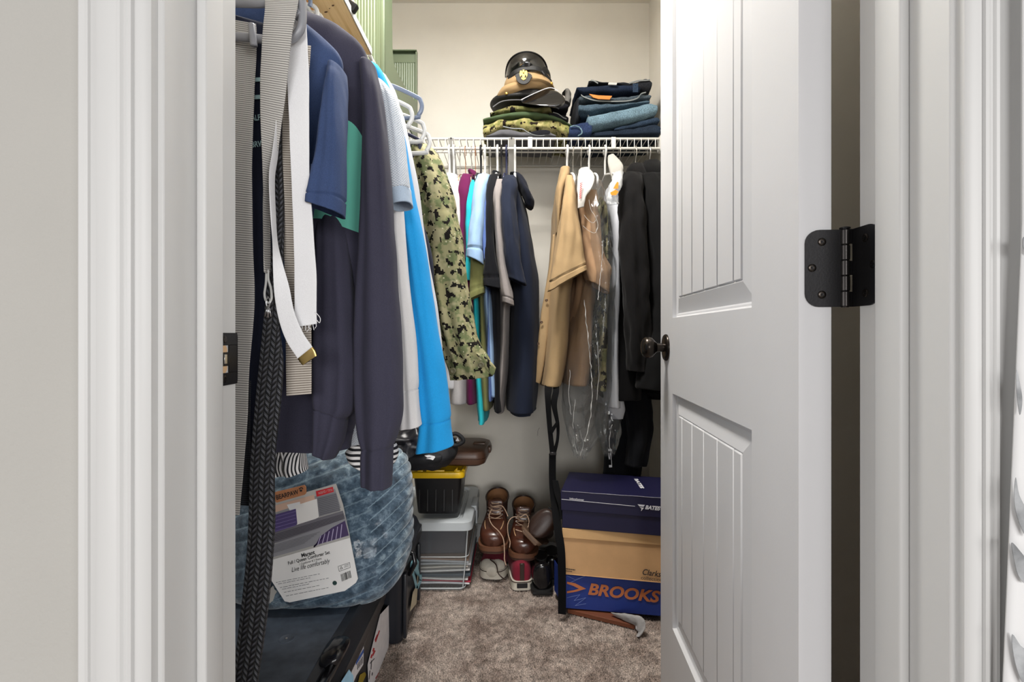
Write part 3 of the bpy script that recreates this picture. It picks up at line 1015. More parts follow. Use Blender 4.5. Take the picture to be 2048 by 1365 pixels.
# striped shirt below the sweatshirt
st = thing('striped_shirt', 'black and white striped shirt whose cuffs show below the sweatshirt hem', 'shirt', P(700, 950, 0.90))
rows = [(500, 700, 400, .02), (500, 735, 600, .03), (505, 742, 780, .03), (560, 760, 850, .03), (690, 790, 885, .028), (692, 797, 905, .028), (700, 790, 925, .026), (715, 780, 935, .024)]
mk('body', loft(hrows(rows, 0.915), 60, 0.8, 8, folds=(0.004, 5, 1), hollow=0.03, seed=36), f_stripe_h, st, angle=180)
rows = [(560, 820, 606, 822, .85, .014), (556, 870, 604, 876, .84, .018), (551, 905, 606, 905, .835, .024), (550, 930, 610, 930, .833, .027), (556, 950, 612, 942, .832, .027)]
mk('sleeve', loft(pxrings(rows), 56, 0.85, 8, folds=(0.008, 5, 2), hollow=0.04, seed=37), f_stripe_v, st, angle=180)
rows = [(540, 830, 575, 832, .87, .014), (538, 880, 570, 884, .865, .018), (530, 910, 566, 908, .862, .02), (530, 938, 566, 930, .862, .02)]
mk('sleeve', loft(pxrings(rows), 40, 0.85, 8, folds=(0.006, 5, 2), hollow=0.04, seed=38), f_stripe_v, st, angle=180)

# bright blue sweatshirt
bl = thing('sweatshirt', 'bright blue sweatshirt with a long ribbed cuff hanging beyond the white one', 'sweatshirt', P(640, 880, 1.0))
rows = [(540, 590, 85, .012), (440, 700, 115, .03), (400, 748, 145, .034), (395, 766, 220, .036), (400, 772, 400, .038), (405, 776, 650, .04), (410, 775, 850, .04), (415, 770, 880, .038)]
mk('body', loft(hrows(rows, 1.0), 60, 0.8, 6, folds=(0.006, 6, 1), hollow=0.03, seed=41), f_blue, bl, angle=180)
rows = [(735, 126, 757, 134, .965, .012), (746, 140, 768, 150, .96, .02), (758, 175, 782, 180, .957, .024), (770, 222, 797, 224, .955, .025), (772, 236, 799, 238, .955, .025), (780, 290, 812, 290, .952, .027), (792, 380, 828, 378, .95, .03), (804, 470, 845, 468, .948, .032), (815, 560, 860, 558, .947, .034), (825, 660, 876, 656, .946, .036), (832, 750, 892, 746, .945, .037), (836, 800, 898, 796, .945, .037), (839, 836, 901, 828, .945, .034), (840, 846, 900, 838, .945, .033), (838, 868, 902, 862, .945, .034), (832, 904, 907, 890, .945, .035)]
mk('sleeve', loft(pxrings(rows), 56, 0.8, 8, folds=(0.006, 3, 1.2), wr=(0.0015, 18, .4), hollow=0.035, seams=(4, 13), seam_d=.045, seed=42), f_blue, bl, angle=180)

# white long-sleeved shirt beyond the blue one
wl = thing('dress_shirt', 'white long sleeved shirt hanging right beyond the bright blue sweatshirt', 'shirt', P(700, 800, 1.07))
rows = [(560, 620, 110, .012), (480, 730, 135, .03), (450, 772, 160, .034), (445, 785, 300, .036), (450, 790, 550, .038), (455, 790, 800, .036)]
mk('body', loft(hrows(rows, 1.075), 60, 0.8, 6, folds=(0.006, 6, 1), hollow=0.03, seed=46), f_white2, wl, angle=180)
rows = [(745, 142, 772, 152, 1.03, .012), (760, 165, 790, 182, 1.025, .02), (772, 205, 800, 214, 1.022, .022), (774, 222, 806, 228, 1.02, .023), (782, 280, 818, 282, 1.018, .026), (796, 360, 834, 358, 1.016, .028), (810, 450, 846, 448, 1.014, .03), (824, 560, 864, 556, 1.012, .03), (836, 660, 879, 654, 1.01, .03), (845, 760, 888, 754, 1.01, .03), (848, 800, 888, 796, 1.01, .028)]
mk('sleeve', loft(pxrings(rows), 48, 0.8, 8, folds=(0.005, 3, 1.2), wr=(0.0012, 20, .4), hollow=0.03, seams=(3,), seam_d=.05, seed=47), f_white2, wl, angle=180)

# a dark navy shirt edge between white and camouflage
nv = thing('work_shirt', 'dark navy shirt hidden between the white shirt and the camouflage jacket', 'shirt', P(790, 720, 1.15))
rows = [(640, 700, 235, .012), (600, 780, 265, .03), (590, 818, 300, .034), (590, 840, 420, .036), (600, 862, 500, .036), (605, 868, 560, .036), (610, 866, 700, .034)]
mk('body', loft(hrows(rows, 1.15), 50, 0.8, 6, folds=(0.005, 6, 1), hollow=0.03, seed=51), f_dark, nv, angle=180)

# camouflage uniform jacket
cj = thing('camouflage_jacket', 'green digital camouflage uniform jacket at the far end of the left rod', 'jacket', P(820, 760, 1.27))
rows = [(730, 770, 272, .015), (690, 815, 290, .03), (670, 842, 312, .036), (668, 850, 420, .04), (670, 865, 550, .042), (675, 880, 680, .042), (680, 880, 750, .04)]
mk('body', loft(hrows(rows, 1.30), 60, 0.8, 6, folds=(0.008, 6, 1), wr=(0.003, 14, .5), hollow=0.03, seed=55), f_camo, cj, angle=180)
rows = [(812, 290, 842, 287, 1.25, .012), (812, 300, 866, 298, 1.24, .030), (818, 318, 882, 322, 1.235, .040), (826, 350, 894, 352, 1.23, .044), (836, 395, 906, 392, 1.227, .046), (842, 430, 914, 424, 1.226, .046), (850, 500, 928, 496, 1.224, .048), (858, 560, 935, 554, 1.222, .049), (868, 620, 942, 612, 1.22, .05), (878, 668, 954, 662, 1.22, .05), (888, 712, 968, 700, 1.22, .048), (896, 740, 980, 722, 1.22, .046), (899, 760, 986, 752, 1.22, .045)]
mk('sleeve', loft(pxrings(rows), 64, 0.82, 8, folds=(0.014, 5, 1.6), wr=(0.0035, 22, .5), hollow=0.03, seams=(5,), seam_d=.03, seed=56), f_camo, cj, angle=180)
rows = [(952, 706, 962, 726, 1.172, .006), (968, 712, 972, 738, 1.168, .007), (984, 726, 982, 750, 1.168, .007), (992, 736, 988, 750, 1.17, .006)]
tab = mk('cuff_tab', loft(pxrings(rows), 24, 0.6, 5, seed=57), f_camo, cj, angle=180)
mk('button', lathe([(0.007, 0), (0.007, 0.002), (0.0045, 0.0028), (0.003, 0.002)], 16, Matrix.Translation(P(962, 730, 1.160)) @ Matrix.Rotation(R(90), 4, 'X')), M('olive_button', (92, 88, 62), .5), cj)
mk('button', lathe([(0.007, 0), (0.007, 0.002), (0.0045, 0.0028), (0.003, 0.002)], 16, Matrix.Translation(P(906, 742, 1.172)) @ Matrix.Rotation(R(90), 4, 'X')), bpy.data.materials['olive_button'], cj)

for o in [sw, tee, dt, wf, ws, st, bl, wl, nv, cj]:
    o['group'] = 'clothes on the left rod'

lhanger(846, 222, 1.12, 'blue gray plastic hanger with its rounded end past the green bin', m_hblue, 0.0047, drop=0.13)
lhanger(823, 232, 1.09, 'white plastic hanger end just below the blue gray hanger', m_hwhite, 0.0047)
lhanger(850, 268, 1.16, 'white plastic hanger end above the camouflage collar, upper of two', m_hwhite, 0.0048)
lhanger(861, 292, 1.19, 'white plastic hanger end lying lowest, over the camouflage shoulder', m_hwhite, 0.0052)
lhanger(842, 300, 1.21, 'dark navy plastic hanger inside the camouflage jacket', m_hnavy, 0.0042)
lhanger(690, 112, 0.785, 'white plastic hanger inside the charcoal sweatshirt', m_hwhite, 0.0045)
lhanger(640, 130, 0.722, 'gray plastic hanger inside the faded navy tee', m_hgray, 0.0045)
lhanger(722, 172, 0.885, 'white plastic hanger inside the pale blue waffle shirt', m_hwhite, 0.0045)
lhanger(735, 180, 0.945, 'white plastic hanger inside the white sweatshirt', m_hwhite, 0.0045)
lhanger(735, 180, 1.00, 'white plastic hanger inside the bright blue sweatshirt', m_hwhite, 0.0045)

# ------------------------------------------------------------------ belts on the nearest hanger
w_gray = webbing('gray_webbing', (190, 187, 182), (98, 96, 94))
w_tan = webbing('warm_gray_webbing', (190, 182, 172), (96, 86, 76), 0.0031)
w_black = webbing('black_webbing', (46, 48, 54), (14, 15, 18), 0.0028)
w_braid = braid('black_braided_leather', (48, 49, 55), (86, 87, 94))
w_cord = webbing('gray_cord_edge', (186, 186, 184), (112, 112, 112), 0.004)
m_canvas = fabric('white_canvas', (228, 228, 230), var=0.03, heather=0.05)
Yb = 0.655
def strap(name, label, mat, rows, th=0.0011, group='belts on the gray hanger', sub=8, n=28, wr=0.0, power=0.35, cat='belt'):
    g = loft(pxrings([(r[0], r[1], r[2], r[3], r[4], th) + tuple(r[5:]) for r in rows]), n, power, sub, wr=(wr, 30, .5))
    o = mk(name, g, mat, angle=50)
    return tag(o, label, cat, group)

hb = thing('belt_hanger', 'gray plastic hanger with a rounded end carrying the belts nearest the door', 'hanger', P(540, 90, Yb))
def arc(pts, sub=6):
    return [P(p[0], p[1], p[2]) for p in spline(pts, sub)]
mk('lower_bar', tube(arc([(330, 70, .655), (420, 72, .655), (480, 74, .655), (540, 80, .655), (576, 80, .655), (596, 66, .655), (604, 45, .655), (604, 10, .655), (600, -30, .655), (590, -70, .655)]), 0.0056, 12), m_hgray, hb, angle=180)
mk('upper_bar', tube(arc([(330, 0, .655), (480, 6, .655), (530, 6, .655), (575, -2, .655), (602, -8, .655)]), 0.0056, 12), m_hgray, hb, angle=180)
mk('end_gusset', tube(arc([(600, -20, .655), (592, 4, .655), (590, 18, .655), (600, 34, .655)]), [0.004, 0.006, 0.006, 0.007] + [0.007] * 15, 10), m_hgray, hb, angle=180)
mk('peg', tube(arc([(503, 50, .648), (505, 70, .645), (508, 92, .645)]), 0.0045, 10), m_hgray, hb, angle=180)
mk('hook', tube([P(454, -60, .655), P(454, -160, .655), P(430, -190, .655), P(454, -215, .655)], 0.003, 8), m_steel, hb)
mk('shoulder_arm', tube(arc([(590, -70, .655), (540, -100, .655), (454, -120, .655), (340, -60, .655), (330, 70, .655)]), 0.0056, 12), m_hgray, hb, angle=180)

strap('web_belt', 'wide gray webbing belt draped over the hanger front and twisting narrow halfway down', w_gray, [
    (546, -30, 604, -24, .668, 0), (532, -8, 598, -4, .650, 0), (530, 20, 594, 22, .642, 0), (526, 60, 585, 64, .640, 0), (523, 110, 579, 116, .640, 0), (521, 170, 573, 178, .640, .002), (521, 230, 565, 240, .640, .006),
    (522, 280, 558, 290, .640, .012), (525, 330, 549, 338, .640, .018), (526, 380, 543, 384, .640, .02), (526, 440, 541, 442, .640, .02), (527, 500, 541, 501, .640, .02), (529, 545, 540, 546, .640, .018)], wr=0.0004)
cd = thing('cord_loop', 'gray cord loop with a small steel clip at the end of the twisted belt', 'cord', P(537, 640, .64))
mk('loop', tube(arc([(533, 535, .64), (532, 565, .64), (529, 588, .64), (532, 602, .638), (538, 606, .638), (543, 598, .638), (542, 578, .64), (537, 560, .64), (536, 540, .64)]), 0.0015, 8), w_cord, cd, angle=180)
mk('clip', join(tube(arc([(536, 594, .637), (540, 604, .636), (536, 618, .637), (532, 604, .637), (536, 594, .637)]), 0.0009, 8), tube([P(536, 610, .637), P(536, 636, .637)], 0.0016, 8), tube([P(537, 612, .637), P(542, 634, .637)], 0.0010, 8), tube([P(535, 612, .637), P(530, 634, .637)], 0.0010, 8)), m_steel, cd, angle=180)
strap('web_belt', 'gray webbing belt with faint stains hanging closest to the door frame', w_gray, [
    (440, 36, 512, 48, .672, 0), (440, 60, 513, 70, .670, 0), (445, 120, 512, 128, .667, 0), (450, 220, 507, 228, .655, 0), (454, 340, 504, 346, .645, 0), (456, 480, 506, 484, .645, 0), (458, 570, 509, 572, .645, 0), (462, 640, 507, 642, .645, 0), (465, 740, 498, 742, .645, 0), (468, 850, 494, 852, .645, 0), (470, 950, 486, 951, .645, 0), (470, 1030, 479, 1031, .645, 0)], wr=0.0004)
strap('web_belt', 'warm gray webbing belt with a square cut end hanging behind the white belts', w_tan, [
    (566, 90, 622, 92, .672, 0), (564, 160, 616, 162, .670, 0), (562, 260, 600, 262, .668, 0), (562, 380, 604, 382, .668, 0), (568, 500, 618, 502, .668, 0), (571, 620, 622, 620, .668, 0), (572, 720, 623, 718, .668, 0), (573, 792, 623, 788, .668, 0)])
strap('canvas_belt', 'wide white canvas belt with a frayed cut end hanging from the gray hanger', m_canvas, [
    (578, 10, 611, 12, .670, 0), (577, 60, 613, 62, .668, 0), (577, 110, 616, 112, .666, 0), (575, 160, 618, 162, .660, 0), (579, 260, 618, 262, .648, 0), (583, 360, 620, 362, .645, 0), (587, 460, 627, 462, .645, 0), (589, 550, 633, 552, .645, 0), (589, 620, 633, 618, .645, 0), (589, 655, 634, 648, .645, 0)], th=0.0012, wr=0.0004)
fr = [tube([P(x, y0, .6435), P(x + rnd.uniform(-4, 4), y0 + rnd.uniform(3, 9), .642), P(x + rnd.uniform(-6, 6), y0 + rnd.uniform(8, 14), .643)], 0.0004, 5) for x, y0 in [(592, 652), (598, 652), (604, 651), (610, 650), (616, 650), (620, 650), (626, 648), (632, 645)]]
fr.append(tube(arc([(633, 640, .643), (639, 646, .641), (640, 636, .641), (630, 624, .6425)]), 0.0005, 5))
o = mk('frayed_thread', join(*fr), m_canvas, bpy.data.objects['canvas_belt'], kind='stuff')
cb = strap('canvas_belt', 'narrow white canvas belt with a brass tip curling to the right', m_canvas, [
    (556, 150, 566, 156, .652, .008), (553, 230, 561, 240, .648, .012), (545, 300, 556, 312, .640, .016), (538, 350, 550, 356, .636, .016), (541, 420, 551, 424, .634, .016), (545, 490, 556, 488, .634, .014), (546, 540, 566, 530, .634, .010), (549, 590, 578, 572, .633, .004), (558, 640, 588, 622, .632, 0), (573, 682, 605, 664, .632, 0), (592, 712, 622, 690, .632, 0), (598, 722, 627, 698, .632, 0)], th=0.0012)
pl = Plane(P(600, 720, .6308), P(630, 700, .6308), P(590, 690, .6308))
mk('brass_tip', loft([((pl.at(597, 717) + pl.at(625, 695)) / 2, (pl.at(626, 694) - pl.at(596, 718)) / 2, Vector((0, .002, 0))), ((pl.at(602, 724) + pl.at(630, 703)) / 2, (pl.at(632, 702) - pl.at(601, 725)) / 2, Vector((0, .0022, 0))), ((pl.at(607, 731) + pl.at(633, 712)) / 2, (pl.at(634, 712) - pl.at(606, 731)) / 2, Vector((0, .002, 0)))], 24, 0.3, 2), m_brass, cb)
strap('braided_belt', 'long black braided belt hanging down in front to the trunk lid', w_braid, [
    (551, 190, 566, 192, .668, 0), (549, 300, 565, 302, .667, 0), (552, 420, 568, 420, .664, 0), (542, 520, 566, 522, .655, 0), (532, 600, 556, 602, .645, 0), (527, 650, 558, 652, .640, 0), (520, 720, 566, 722, .638, 0), (512, 800, 562, 802, .637, 0), (505, 880, 553, 882, .636, 0), (500, 960, 549, 962, .636, 0), (498, 1040, 550, 1042, .636, 0), (494, 1110, 546, 1112, .636, 0), (487, 1180, 540, 1184, .636, 0), (478, 1260, 530, 1266, .636, 0), (468, 1340, 518, 1348, .636, 0), (455, 1420, 505, 1430, .636, 0)], th=0.0028, n=48, sub=10)
strap('web_belt', 'black ribbed webbing belt end low beside the door frame', w_black, [
    (470, 760, 502, 762, .662, 0), (470, 860, 500, 862, .66, 0), (468, 950, 502, 952, .66, 0), (466, 1010, 502, 1012, .66, 0)])
# lettering of the dark tee (seen between the two webbing belts)
m_print = M('pale_print', (170, 200, 202), .8)
plt = Plane(P(500, 200, .6705), P(560, 200, .6705), P(500, 300, .6705))
for s, y in (('ALIVE', 162), ('SURF', 196), ('CALIFORNIA', 242), ('BRWY', 292)):
    break
mk('chest_print', join(*[plt.bar(498, y, 534, y - 2, 8, 0.0) for y in (160, 195)]), m_print, dt)
for s, y in (('ALFO', 243), ('BRW', 296)):
    mk('lettering', ptext(plt, s, 504, y, 530, y - 3, 12, bold=.02), m_print, dt)
# ------------------------------------------------------------------ clothes on the back rod (hanging edge on)
YR = 1.88      # the depth at which the pixel outlines of these clothes are read
def deep(rows, yc=2.03, yref=YR):
    """rows: (xl, xr, y, half depth): garment seen edge on; the outline is read at yref, the body is centred on the rod"""
    out = []
    for xl, xr, y, ry in rows:
        p, q = P(xl, y, yref), P(xr, y, yref)
        out.append((Vector(((p.x + q.x) / 2, yc, p.z)), (q - p) / 2, Vector((0, ry, 0))))
    return out
def side_body(t, mat, rows, seed, n=64, fold=0.008, wr=0.003, yc=2.03, name='body', power=0.9):
    return mk(name, loft(deep(rows, yc), n, power, 7, wr=(wr, 16, .35), hollow=0.03, seed=seed), mat, t, angle=180)
def std(x0, x1, x2, x3, ytop, yhem, d=0.2, xm=None):
    """edge on outline: neck x0..x1 at ytop growing to x2..x3 at the hem"""
    L = lambda f: (x0 + (x2 - x0) * f, x1 + (x3 - x1) * f)
    rows = []
    for f, dd in ((0.0, .04), (0.02, .07), (0.05, .12), (0.10, .17), (0.16, .195), (0.35, .205), (0.6, .21), (0.8, .212), (0.97, .212), (1.0, .21)):
        a, b = L(f)
        w = 0.35 if f == 0 else (0.6 if f == 0.02 else (0.85 if f == .05 else 1))
        c = (a + b) / 2
        h = (b - a) / 2 * w
        rows.append((c - h, c + h, ytop + (yhem - ytop) * f, dd * d / 0.2))
    return rows
def side_sleeve(t, mat, rows, seed, name='sleeve', seams=(), hollow=0.03, n=40, wr=0.0025, fold=.004):
    """rows: (xl, yl, xr, yr, Y, half depth)"""
    return mk(name, loft(pxrings(rows), n, 0.85, 7, folds=(fold, 4, 1.4), wr=(wr, 26, .45), hollow=hollow, seams=seams, seam_d=.06, seed=seed), mat, t, angle=180)
def shirt(name, label, cat, px, py, group='clothes on the back rod'):
    return thing(name, label, cat, P(px, py, 2.03), group)
c_maroon = fabric('maroon_pique', (92, 26, 68))
c_turq = fabric('turquoise_jersey', (44, 186, 200))
c_lblue = fabric('light_blue_pique', (150, 180, 216))
c_peri = fabric('periwinkle_jersey', (92, 116, 172))
c_olive = fabric('olive_jersey', (116, 118, 74))
c_blk = fabric('black_pique', (19, 20, 24))
c_grey = fabric('gray_jersey', (138, 132, 130))
c_navy = fabric('dark_navy_jersey', (30, 36, 52), heather=0.2)
c_navyd = fabric('darkest_navy_jersey', (20, 23, 34))
c_cream = fabric('cream_linen', (190, 188, 190), var=0.05)

t = shirt('dress_shirt', 'white shirt at the far left of the back rod partly behind the camouflage sleeve', 'shirt', 905, 790)
side_body(t, f_white2, std(890, 912, 880, 925, 336, 775), 61)
side_sleeve(t, f_white2, [(896, 350, 914, 352, 1.86, .02), (895, 400, 918, 402, 1.84, .035), (896, 470, 922, 472, 1.835, .04), (898, 540, 926, 542, 1.83, .045)], 62)
t = shirt('dress_shirt', 'second white shirt from the left on the back rod with its pale hem hanging lower', 'shirt', 920, 805)
side_body(t, c_cream, std(912, 924, 895, 940, 342, 806), 63)
side_sleeve(t, c_cream, [(906, 358, 922, 360, 1.86, .02), (908, 400, 926, 402, 1.84, .035), (910, 480, 930, 482, 1.835, .04), (912, 520, 932, 522, 1.83, .045)], 64)
t = shirt('polo_shirt', 'maroon polo shirt between the white and the turquoise shirts', 'shirt', 940, 810)
side_body(t, c_maroon, std(925, 948, 930, 956, 346, 806), 65)
side_sleeve(t, c_maroon, [(924, 352, 946, 352, 1.87, .03), (914, 385, 942, 388, 1.845, .04), (912, 430, 936, 432, 1.84, .042), (913, 480, 934, 482, 1.835, .045), (915, 520, 936, 522, 1.83, .045)], 66)
mk('collar', loft(pxrings([(936, 344, 955, 350, 1.98, .05), (940, 352, 957, 360, 1.97, .05), (944, 360, 956, 366, 1.97, .04)]), 24, .8, 4, seed=67), c_maroon, t, angle=180)
t = shirt('tee_shirt', 'turquoise tee right of the maroon polo with the longest hem on that side', 'tee shirt', 955, 845)
side_body(t, c_turq, [(938, 950, 352, .04), (934, 954, 362, .09), (932, 956, 385, .16), (934, 958, 420, .195), (938, 962, 560, .2), (944, 966, 700, .2), (950, 973, 800, .2), (954, 974, 836, .2), (954, 973, 846, .2)], 68)
side_sleeve(t, c_turq, [(938, 362, 956, 364, 1.86, .02), (932, 400, 952, 402, 1.84, .036), (931, 470, 950, 472, 1.835, .04), (932, 540, 954, 542, 1.83, .042), (934, 562, 956, 564, 1.83, .042)], 69)
t = shirt('tee_shirt', 'olive green tee whose sleeve end shows below the light blue polo sleeve', 'tee shirt', 965, 810)
side_body(t, c_olive, std(950, 958, 962, 984, 356, 818), 70)
side_sleeve(t, c_olive, [(944, 480, 970, 480, 1.80, .03), (940, 540, 970, 536, 1.79, .036), (938, 585, 970, 572, 1.785, .04), (937, 602, 970, 586, 1.785, .04)], 71, seams=(2,))
t = shirt('polo_shirt', 'light blue polo shirt with banded sleeve hem in front of the olive tee', 'shirt', 975, 785)
side_body(t, c_lblue, [(958, 972, 350, .04), (954, 978, 362, .09), (950, 980, 385, .16), (954, 980, 420, .195), (960, 984, 560, .2), (966, 992, 650, .205), (972, 997, 740, .205), (976, 999, 792, .2)], 72)
side_sleeve(t, c_lblue, [(956, 352, 980, 352, 1.86, .025), (948, 376, 976, 376, 1.825, .04), (942, 430, 970, 430, 1.79, .046), (936, 480, 966, 478, 1.772, .05), (934, 497, 965, 500, 1.768, .05), (934, 514, 967, 530, 1.765, .05)], 73, seams=(4,), hollow=0.05)
t = shirt('tee_shirt', 'periwinkle blue tee squeezed between the light blue and black polos', 'tee shirt', 978, 800)
side_body(t, c_peri, std(966, 978, 972, 990, 354, 800), 74)
side_sleeve(t, c_peri, [(964, 362, 976, 362, 1.85, .02), (962, 400, 976, 402, 1.82, .034), (962, 470, 978, 470, 1.80, .038), (966, 524, 978, 522, 1.795, .04)], 75)
t = shirt('polo_shirt', 'black polo shirt left of the gray tee, its open sleeve ends showing', 'shirt', 990, 820)
side_body(t, c_blk, std(976, 998, 986, 1006, 350, 822), 76)
side_sleeve(t, c_blk, [(978, 352, 998, 352, 1.86, .025), (973, 385, 990, 385, 1.82, .038), (971, 450, 988, 450, 1.80, .042), (969, 520, 992, 520, 1.79, .044), (966, 556, 1001, 556, 1.785, .046), (968, 572, 1004, 580, 1.78, .046)], 77, seams=(4,), hollow=0.05)
mk('collar', loft(pxrings([(984, 346, 1006, 354, 1.97, .05), (986, 356, 1006, 366, 1.96, .05), (990, 364, 1004, 372, 1.96, .04)]), 24, .8, 4, seed=78), c_blk, t, angle=180)
t = shirt('tee_shirt', 'gray tee with a turned up sleeve hem just left of the dark navy shirt', 'tee shirt', 1000, 820)
side_body(t, c_grey, [(990, 1004, 354, .04), (986, 1010, 366, .09), (986, 1012, 390, .16), (988, 1014, 430, .195), (996, 1022, 560, .2), (996, 1020, 650, .2), (992, 1016, 740, .2), (990, 1010, 800, .2), (990, 1008, 826, .19)], 79)
side_sleeve(t, c_grey, [(990, 362, 1008, 362, 1.85, .025), (986, 395, 1003, 395, 1.81, .038), (988, 440, 1004, 440, 1.79, .042), (994, 520, 1012, 520, 1.775, .044), (1000, 580, 1024, 580, 1.77, .046), (1003, 592, 1027, 600, 1.768, .046), (1004, 604, 1028, 612, 1.768, .045)], 80, seams=(5,), hollow=0.05)
t = shirt('hooded_shirt', 'dark navy hooded shirt at the right end of the left group on the back rod', 'shirt', 1045, 822)
side_body(t, c_navy, [(1016, 1034, 346, .04), (1010, 1040, 358, .09), (1006, 1046, 380, .15), (1008, 1056, 420, .19), (1014, 1068, 480, .205), (1020, 1080, 560, .21), (1020, 1082, 650, .212), (1016, 1080, 740, .212), (1012, 1076, 815, .212), (1012, 1075, 823, .21)], 81, n=72, wr=.004)
side_sleeve(t, c_navy, [(1006, 352, 1032, 354, 1.86, .025), (1002, 372, 1034, 372, 1.82, .042), (1001, 420, 1032, 418, 1.79, .05), (1004, 480, 1038, 478, 1.77, .052), (1010, 530, 1046, 540, 1.765, .05), (1016, 556, 1052, 572, 1.762, .046)], 82, seams=(), hollow=0.05, n=48, wr=.004)
mk('hood', loft(pxrings([(1020, 346, 1036, 350, 1.97, .03), (1028, 352, 1048, 360, 1.93, .05), (1036, 370, 1060, 386, 1.90, .06), (1046, 395, 1068, 405, 1.89, .055), (1050, 412, 1066, 418, 1.89, .035)]), 36, .9, 6, wr=(.003, 30, .6), seed=83), c_navyd, t, angle=180)

# right group
c_khaki = fabric('khaki_twill', (166, 140, 104), var=0.07, heather=0.08)
c_khaki2 = fabric('khaki_poplin', (164, 132, 102), var=0.10, heather=0.06)
c_camo2 = camo('dark_digital_camo', [(84, 90, 58), (100, 100, 70), (126, 120, 86), (140, 132, 98), (26, 22, 18), (150, 144, 110)], dark=0.55)
c_suit = fabric('black_wool', (19, 18, 19), var=0.14, heather=0.15)
c_coat = fabric('black_softshell', (17, 17, 18), var=0.12)
m_button = M('brown_button', (84, 60, 40), 0.4)

t = shirt('uniform_shirt', 'khaki short sleeved uniform shirt in front, with its button edge showing', 'shirt', 1110, 770)
side_body(t, c_khaki, [(1128, 1140, 338, .04), (1120, 1148, 356, .08), (1112, 1156, 400, .15), (1110, 1160, 440, .18), (1104, 1156, 520, .195), (1096, 1148, 600, .2), (1090, 1142, 680, .2), (1084, 1134, 740, .2), (1080, 1126, 772, .2)], 91, n=72, wr=.004)
# front panel with the placket, swung out to the left
rows = [(1106, 470, 1124, 470, 1.94, .012), (1100, 520, 1118, 520, 1.925, .014), (1090, 580, 1106, 580, 1.915, .014), (1080, 640, 1100, 640, 1.91, .014), (1074, 700, 1092, 700, 1.905, .013), (1068, 748, 1084, 752, 1.90, .012), (1066, 762, 1080, 768, 1.90, .011)]
mk('front_panel', loft(pxrings(rows), 32, .8, 6, wr=(.002, 20, .4), seed=92), c_khaki, t, angle=180)
for bx, by in ((1093, 601), (1083, 645), (1076, 688), (1071, 722)):
    mk('button', lathe([(0.0055, 0), (0.0055, 0.0016), (0.004, 0.0024), (0.0025, 0.0016)], 14, Matrix.Translation(P(bx, by, 1.889)) @ Matrix.Rotation(R(90), 4, 'X')), m_button, t)
rows = [(1122, 336, 1140, 338, 1.93, .03), (1117, 356, 1137, 358, 1.91, .045), (1111, 385, 1128, 385, 1.90, .05), (1111, 430, 1120, 430, 1.90, .045), (1112, 470, 1118, 470, 1.90, .03)]
mk('collar', loft(pxrings(rows), 32, .85, 6, wr=(.002, 24, .5), seed=93), c_khaki, t, angle=180)
rows = [(1133, 352, 1146, 354, 1.86, .02), (1128, 378, 1150, 378, 1.82, .035), (1122, 420, 1153, 416, 1.79, .05), (1113, 480, 1160, 470, 1.77, .058), (1104, 540, 1167, 512, 1.76, .063), (1099, 566, 1171, 530, 1.757, .064), (1096, 584, 1173, 541, 1.755, .064)]
side_sleeve(t, c_khaki, rows, 94, seams=(5,), hollow=0.06, n=56, wr=.0035, fold=.006)

t = shirt('uniform_shirt', 'khaki uniform shirt inside the clear dry cleaning bag', 'shirt', 1165, 780)
side_body(t, c_khaki2, [(1166, 1176, 350, .04), (1160, 1186, 372, .08), (1154, 1196, 410, .14), (1152, 1200, 470, .17), (1148, 1200, 560, .18), (1142, 1194, 640, .18), (1136, 1188, 720, .18), (1133, 1184, 772, .18)], 95, n=72, wr=.006)
rows = [(1160, 384, 1192, 384, 1.87, .025), (1158, 420, 1196, 420, 1.84, .04), (1162, 470, 1202, 466, 1.82, .048), (1166, 520, 1212, 516, 1.81, .05), (1168, 545, 1222, 542, 1.806, .05), (1172, 560, 1216, 588, 1.805, .045)]
side_sleeve(t, c_khaki2, rows, 96, hollow=0.04, n=56, wr=.006, fold=.008)
t = shirt('camouflage_jacket', 'dark camouflage jacket in the gap between the dry cleaning bag and white shirt', 'jacket', 1215, 780)
side_body(t, c_camo2, std(1206, 1220, 1192, 1212, 380, 780), 97, wr=.006)
t = shirt('dress_shirt', 'white dress shirt seen as a narrow strip left of the black blazer', 'shirt', 1230, 800)
side_body(t, f_white2, [(1230, 1240, 352, .05), (1226, 1246, 380, .11), (1222, 1246, 430, .17), (1220, 1244, 500, .19), (1218, 1242, 580, .195), (1214, 1240, 680, .195), (1212, 1244, 780, .195), (1212, 1246, 815, .19)], 98, wr=.004)
rows = [(1212, 800, 1246, 800, 1.90, .03), (1216, 818, 1250, 820, 1.90, .03), (1224, 838, 1246, 838, 1.90, .02)]
mk('shirt_tail', loft(pxrings(rows), 24, .8, 5, wr=(.002, 30, .5), seed=99), f_white2, t, angle=180)
t = shirt('suit_blazer', 'black wool blazer hanging left of the black coat', 'blazer', 1255, 800)
side_body(t, c_suit, [(1262, 1276, 336, .05), (1250, 1288, 350, .10), (1244, 1296, 375, .16), (1240, 1300, 430, .19), (1234, 1302, 520, .2), (1228, 1300, 640, .205), (1218, 1296, 740, .205), (1212, 1292, 792, .205), (1212, 1292, 800, .2)], 101, n=72, wr=.004)
rows = [(1248, 346, 1284, 350, 1.87, .03), (1240, 380, 1286, 384, 1.83, .05), (1238, 440, 1290, 444, 1.805, .055), (1240, 520, 1296, 524, 1.79, .056), (1246, 590, 1298, 594, 1.785, .054), (1250, 660, 1300, 662, 1.785, .05), (1254, 720, 1298, 722, 1.785, .046), (1256, 742, 1296, 744, 1.785, .045)]
side_sleeve(t, c_suit, rows, 102, hollow=0.04, n=56, wr=.005, fold=.008)
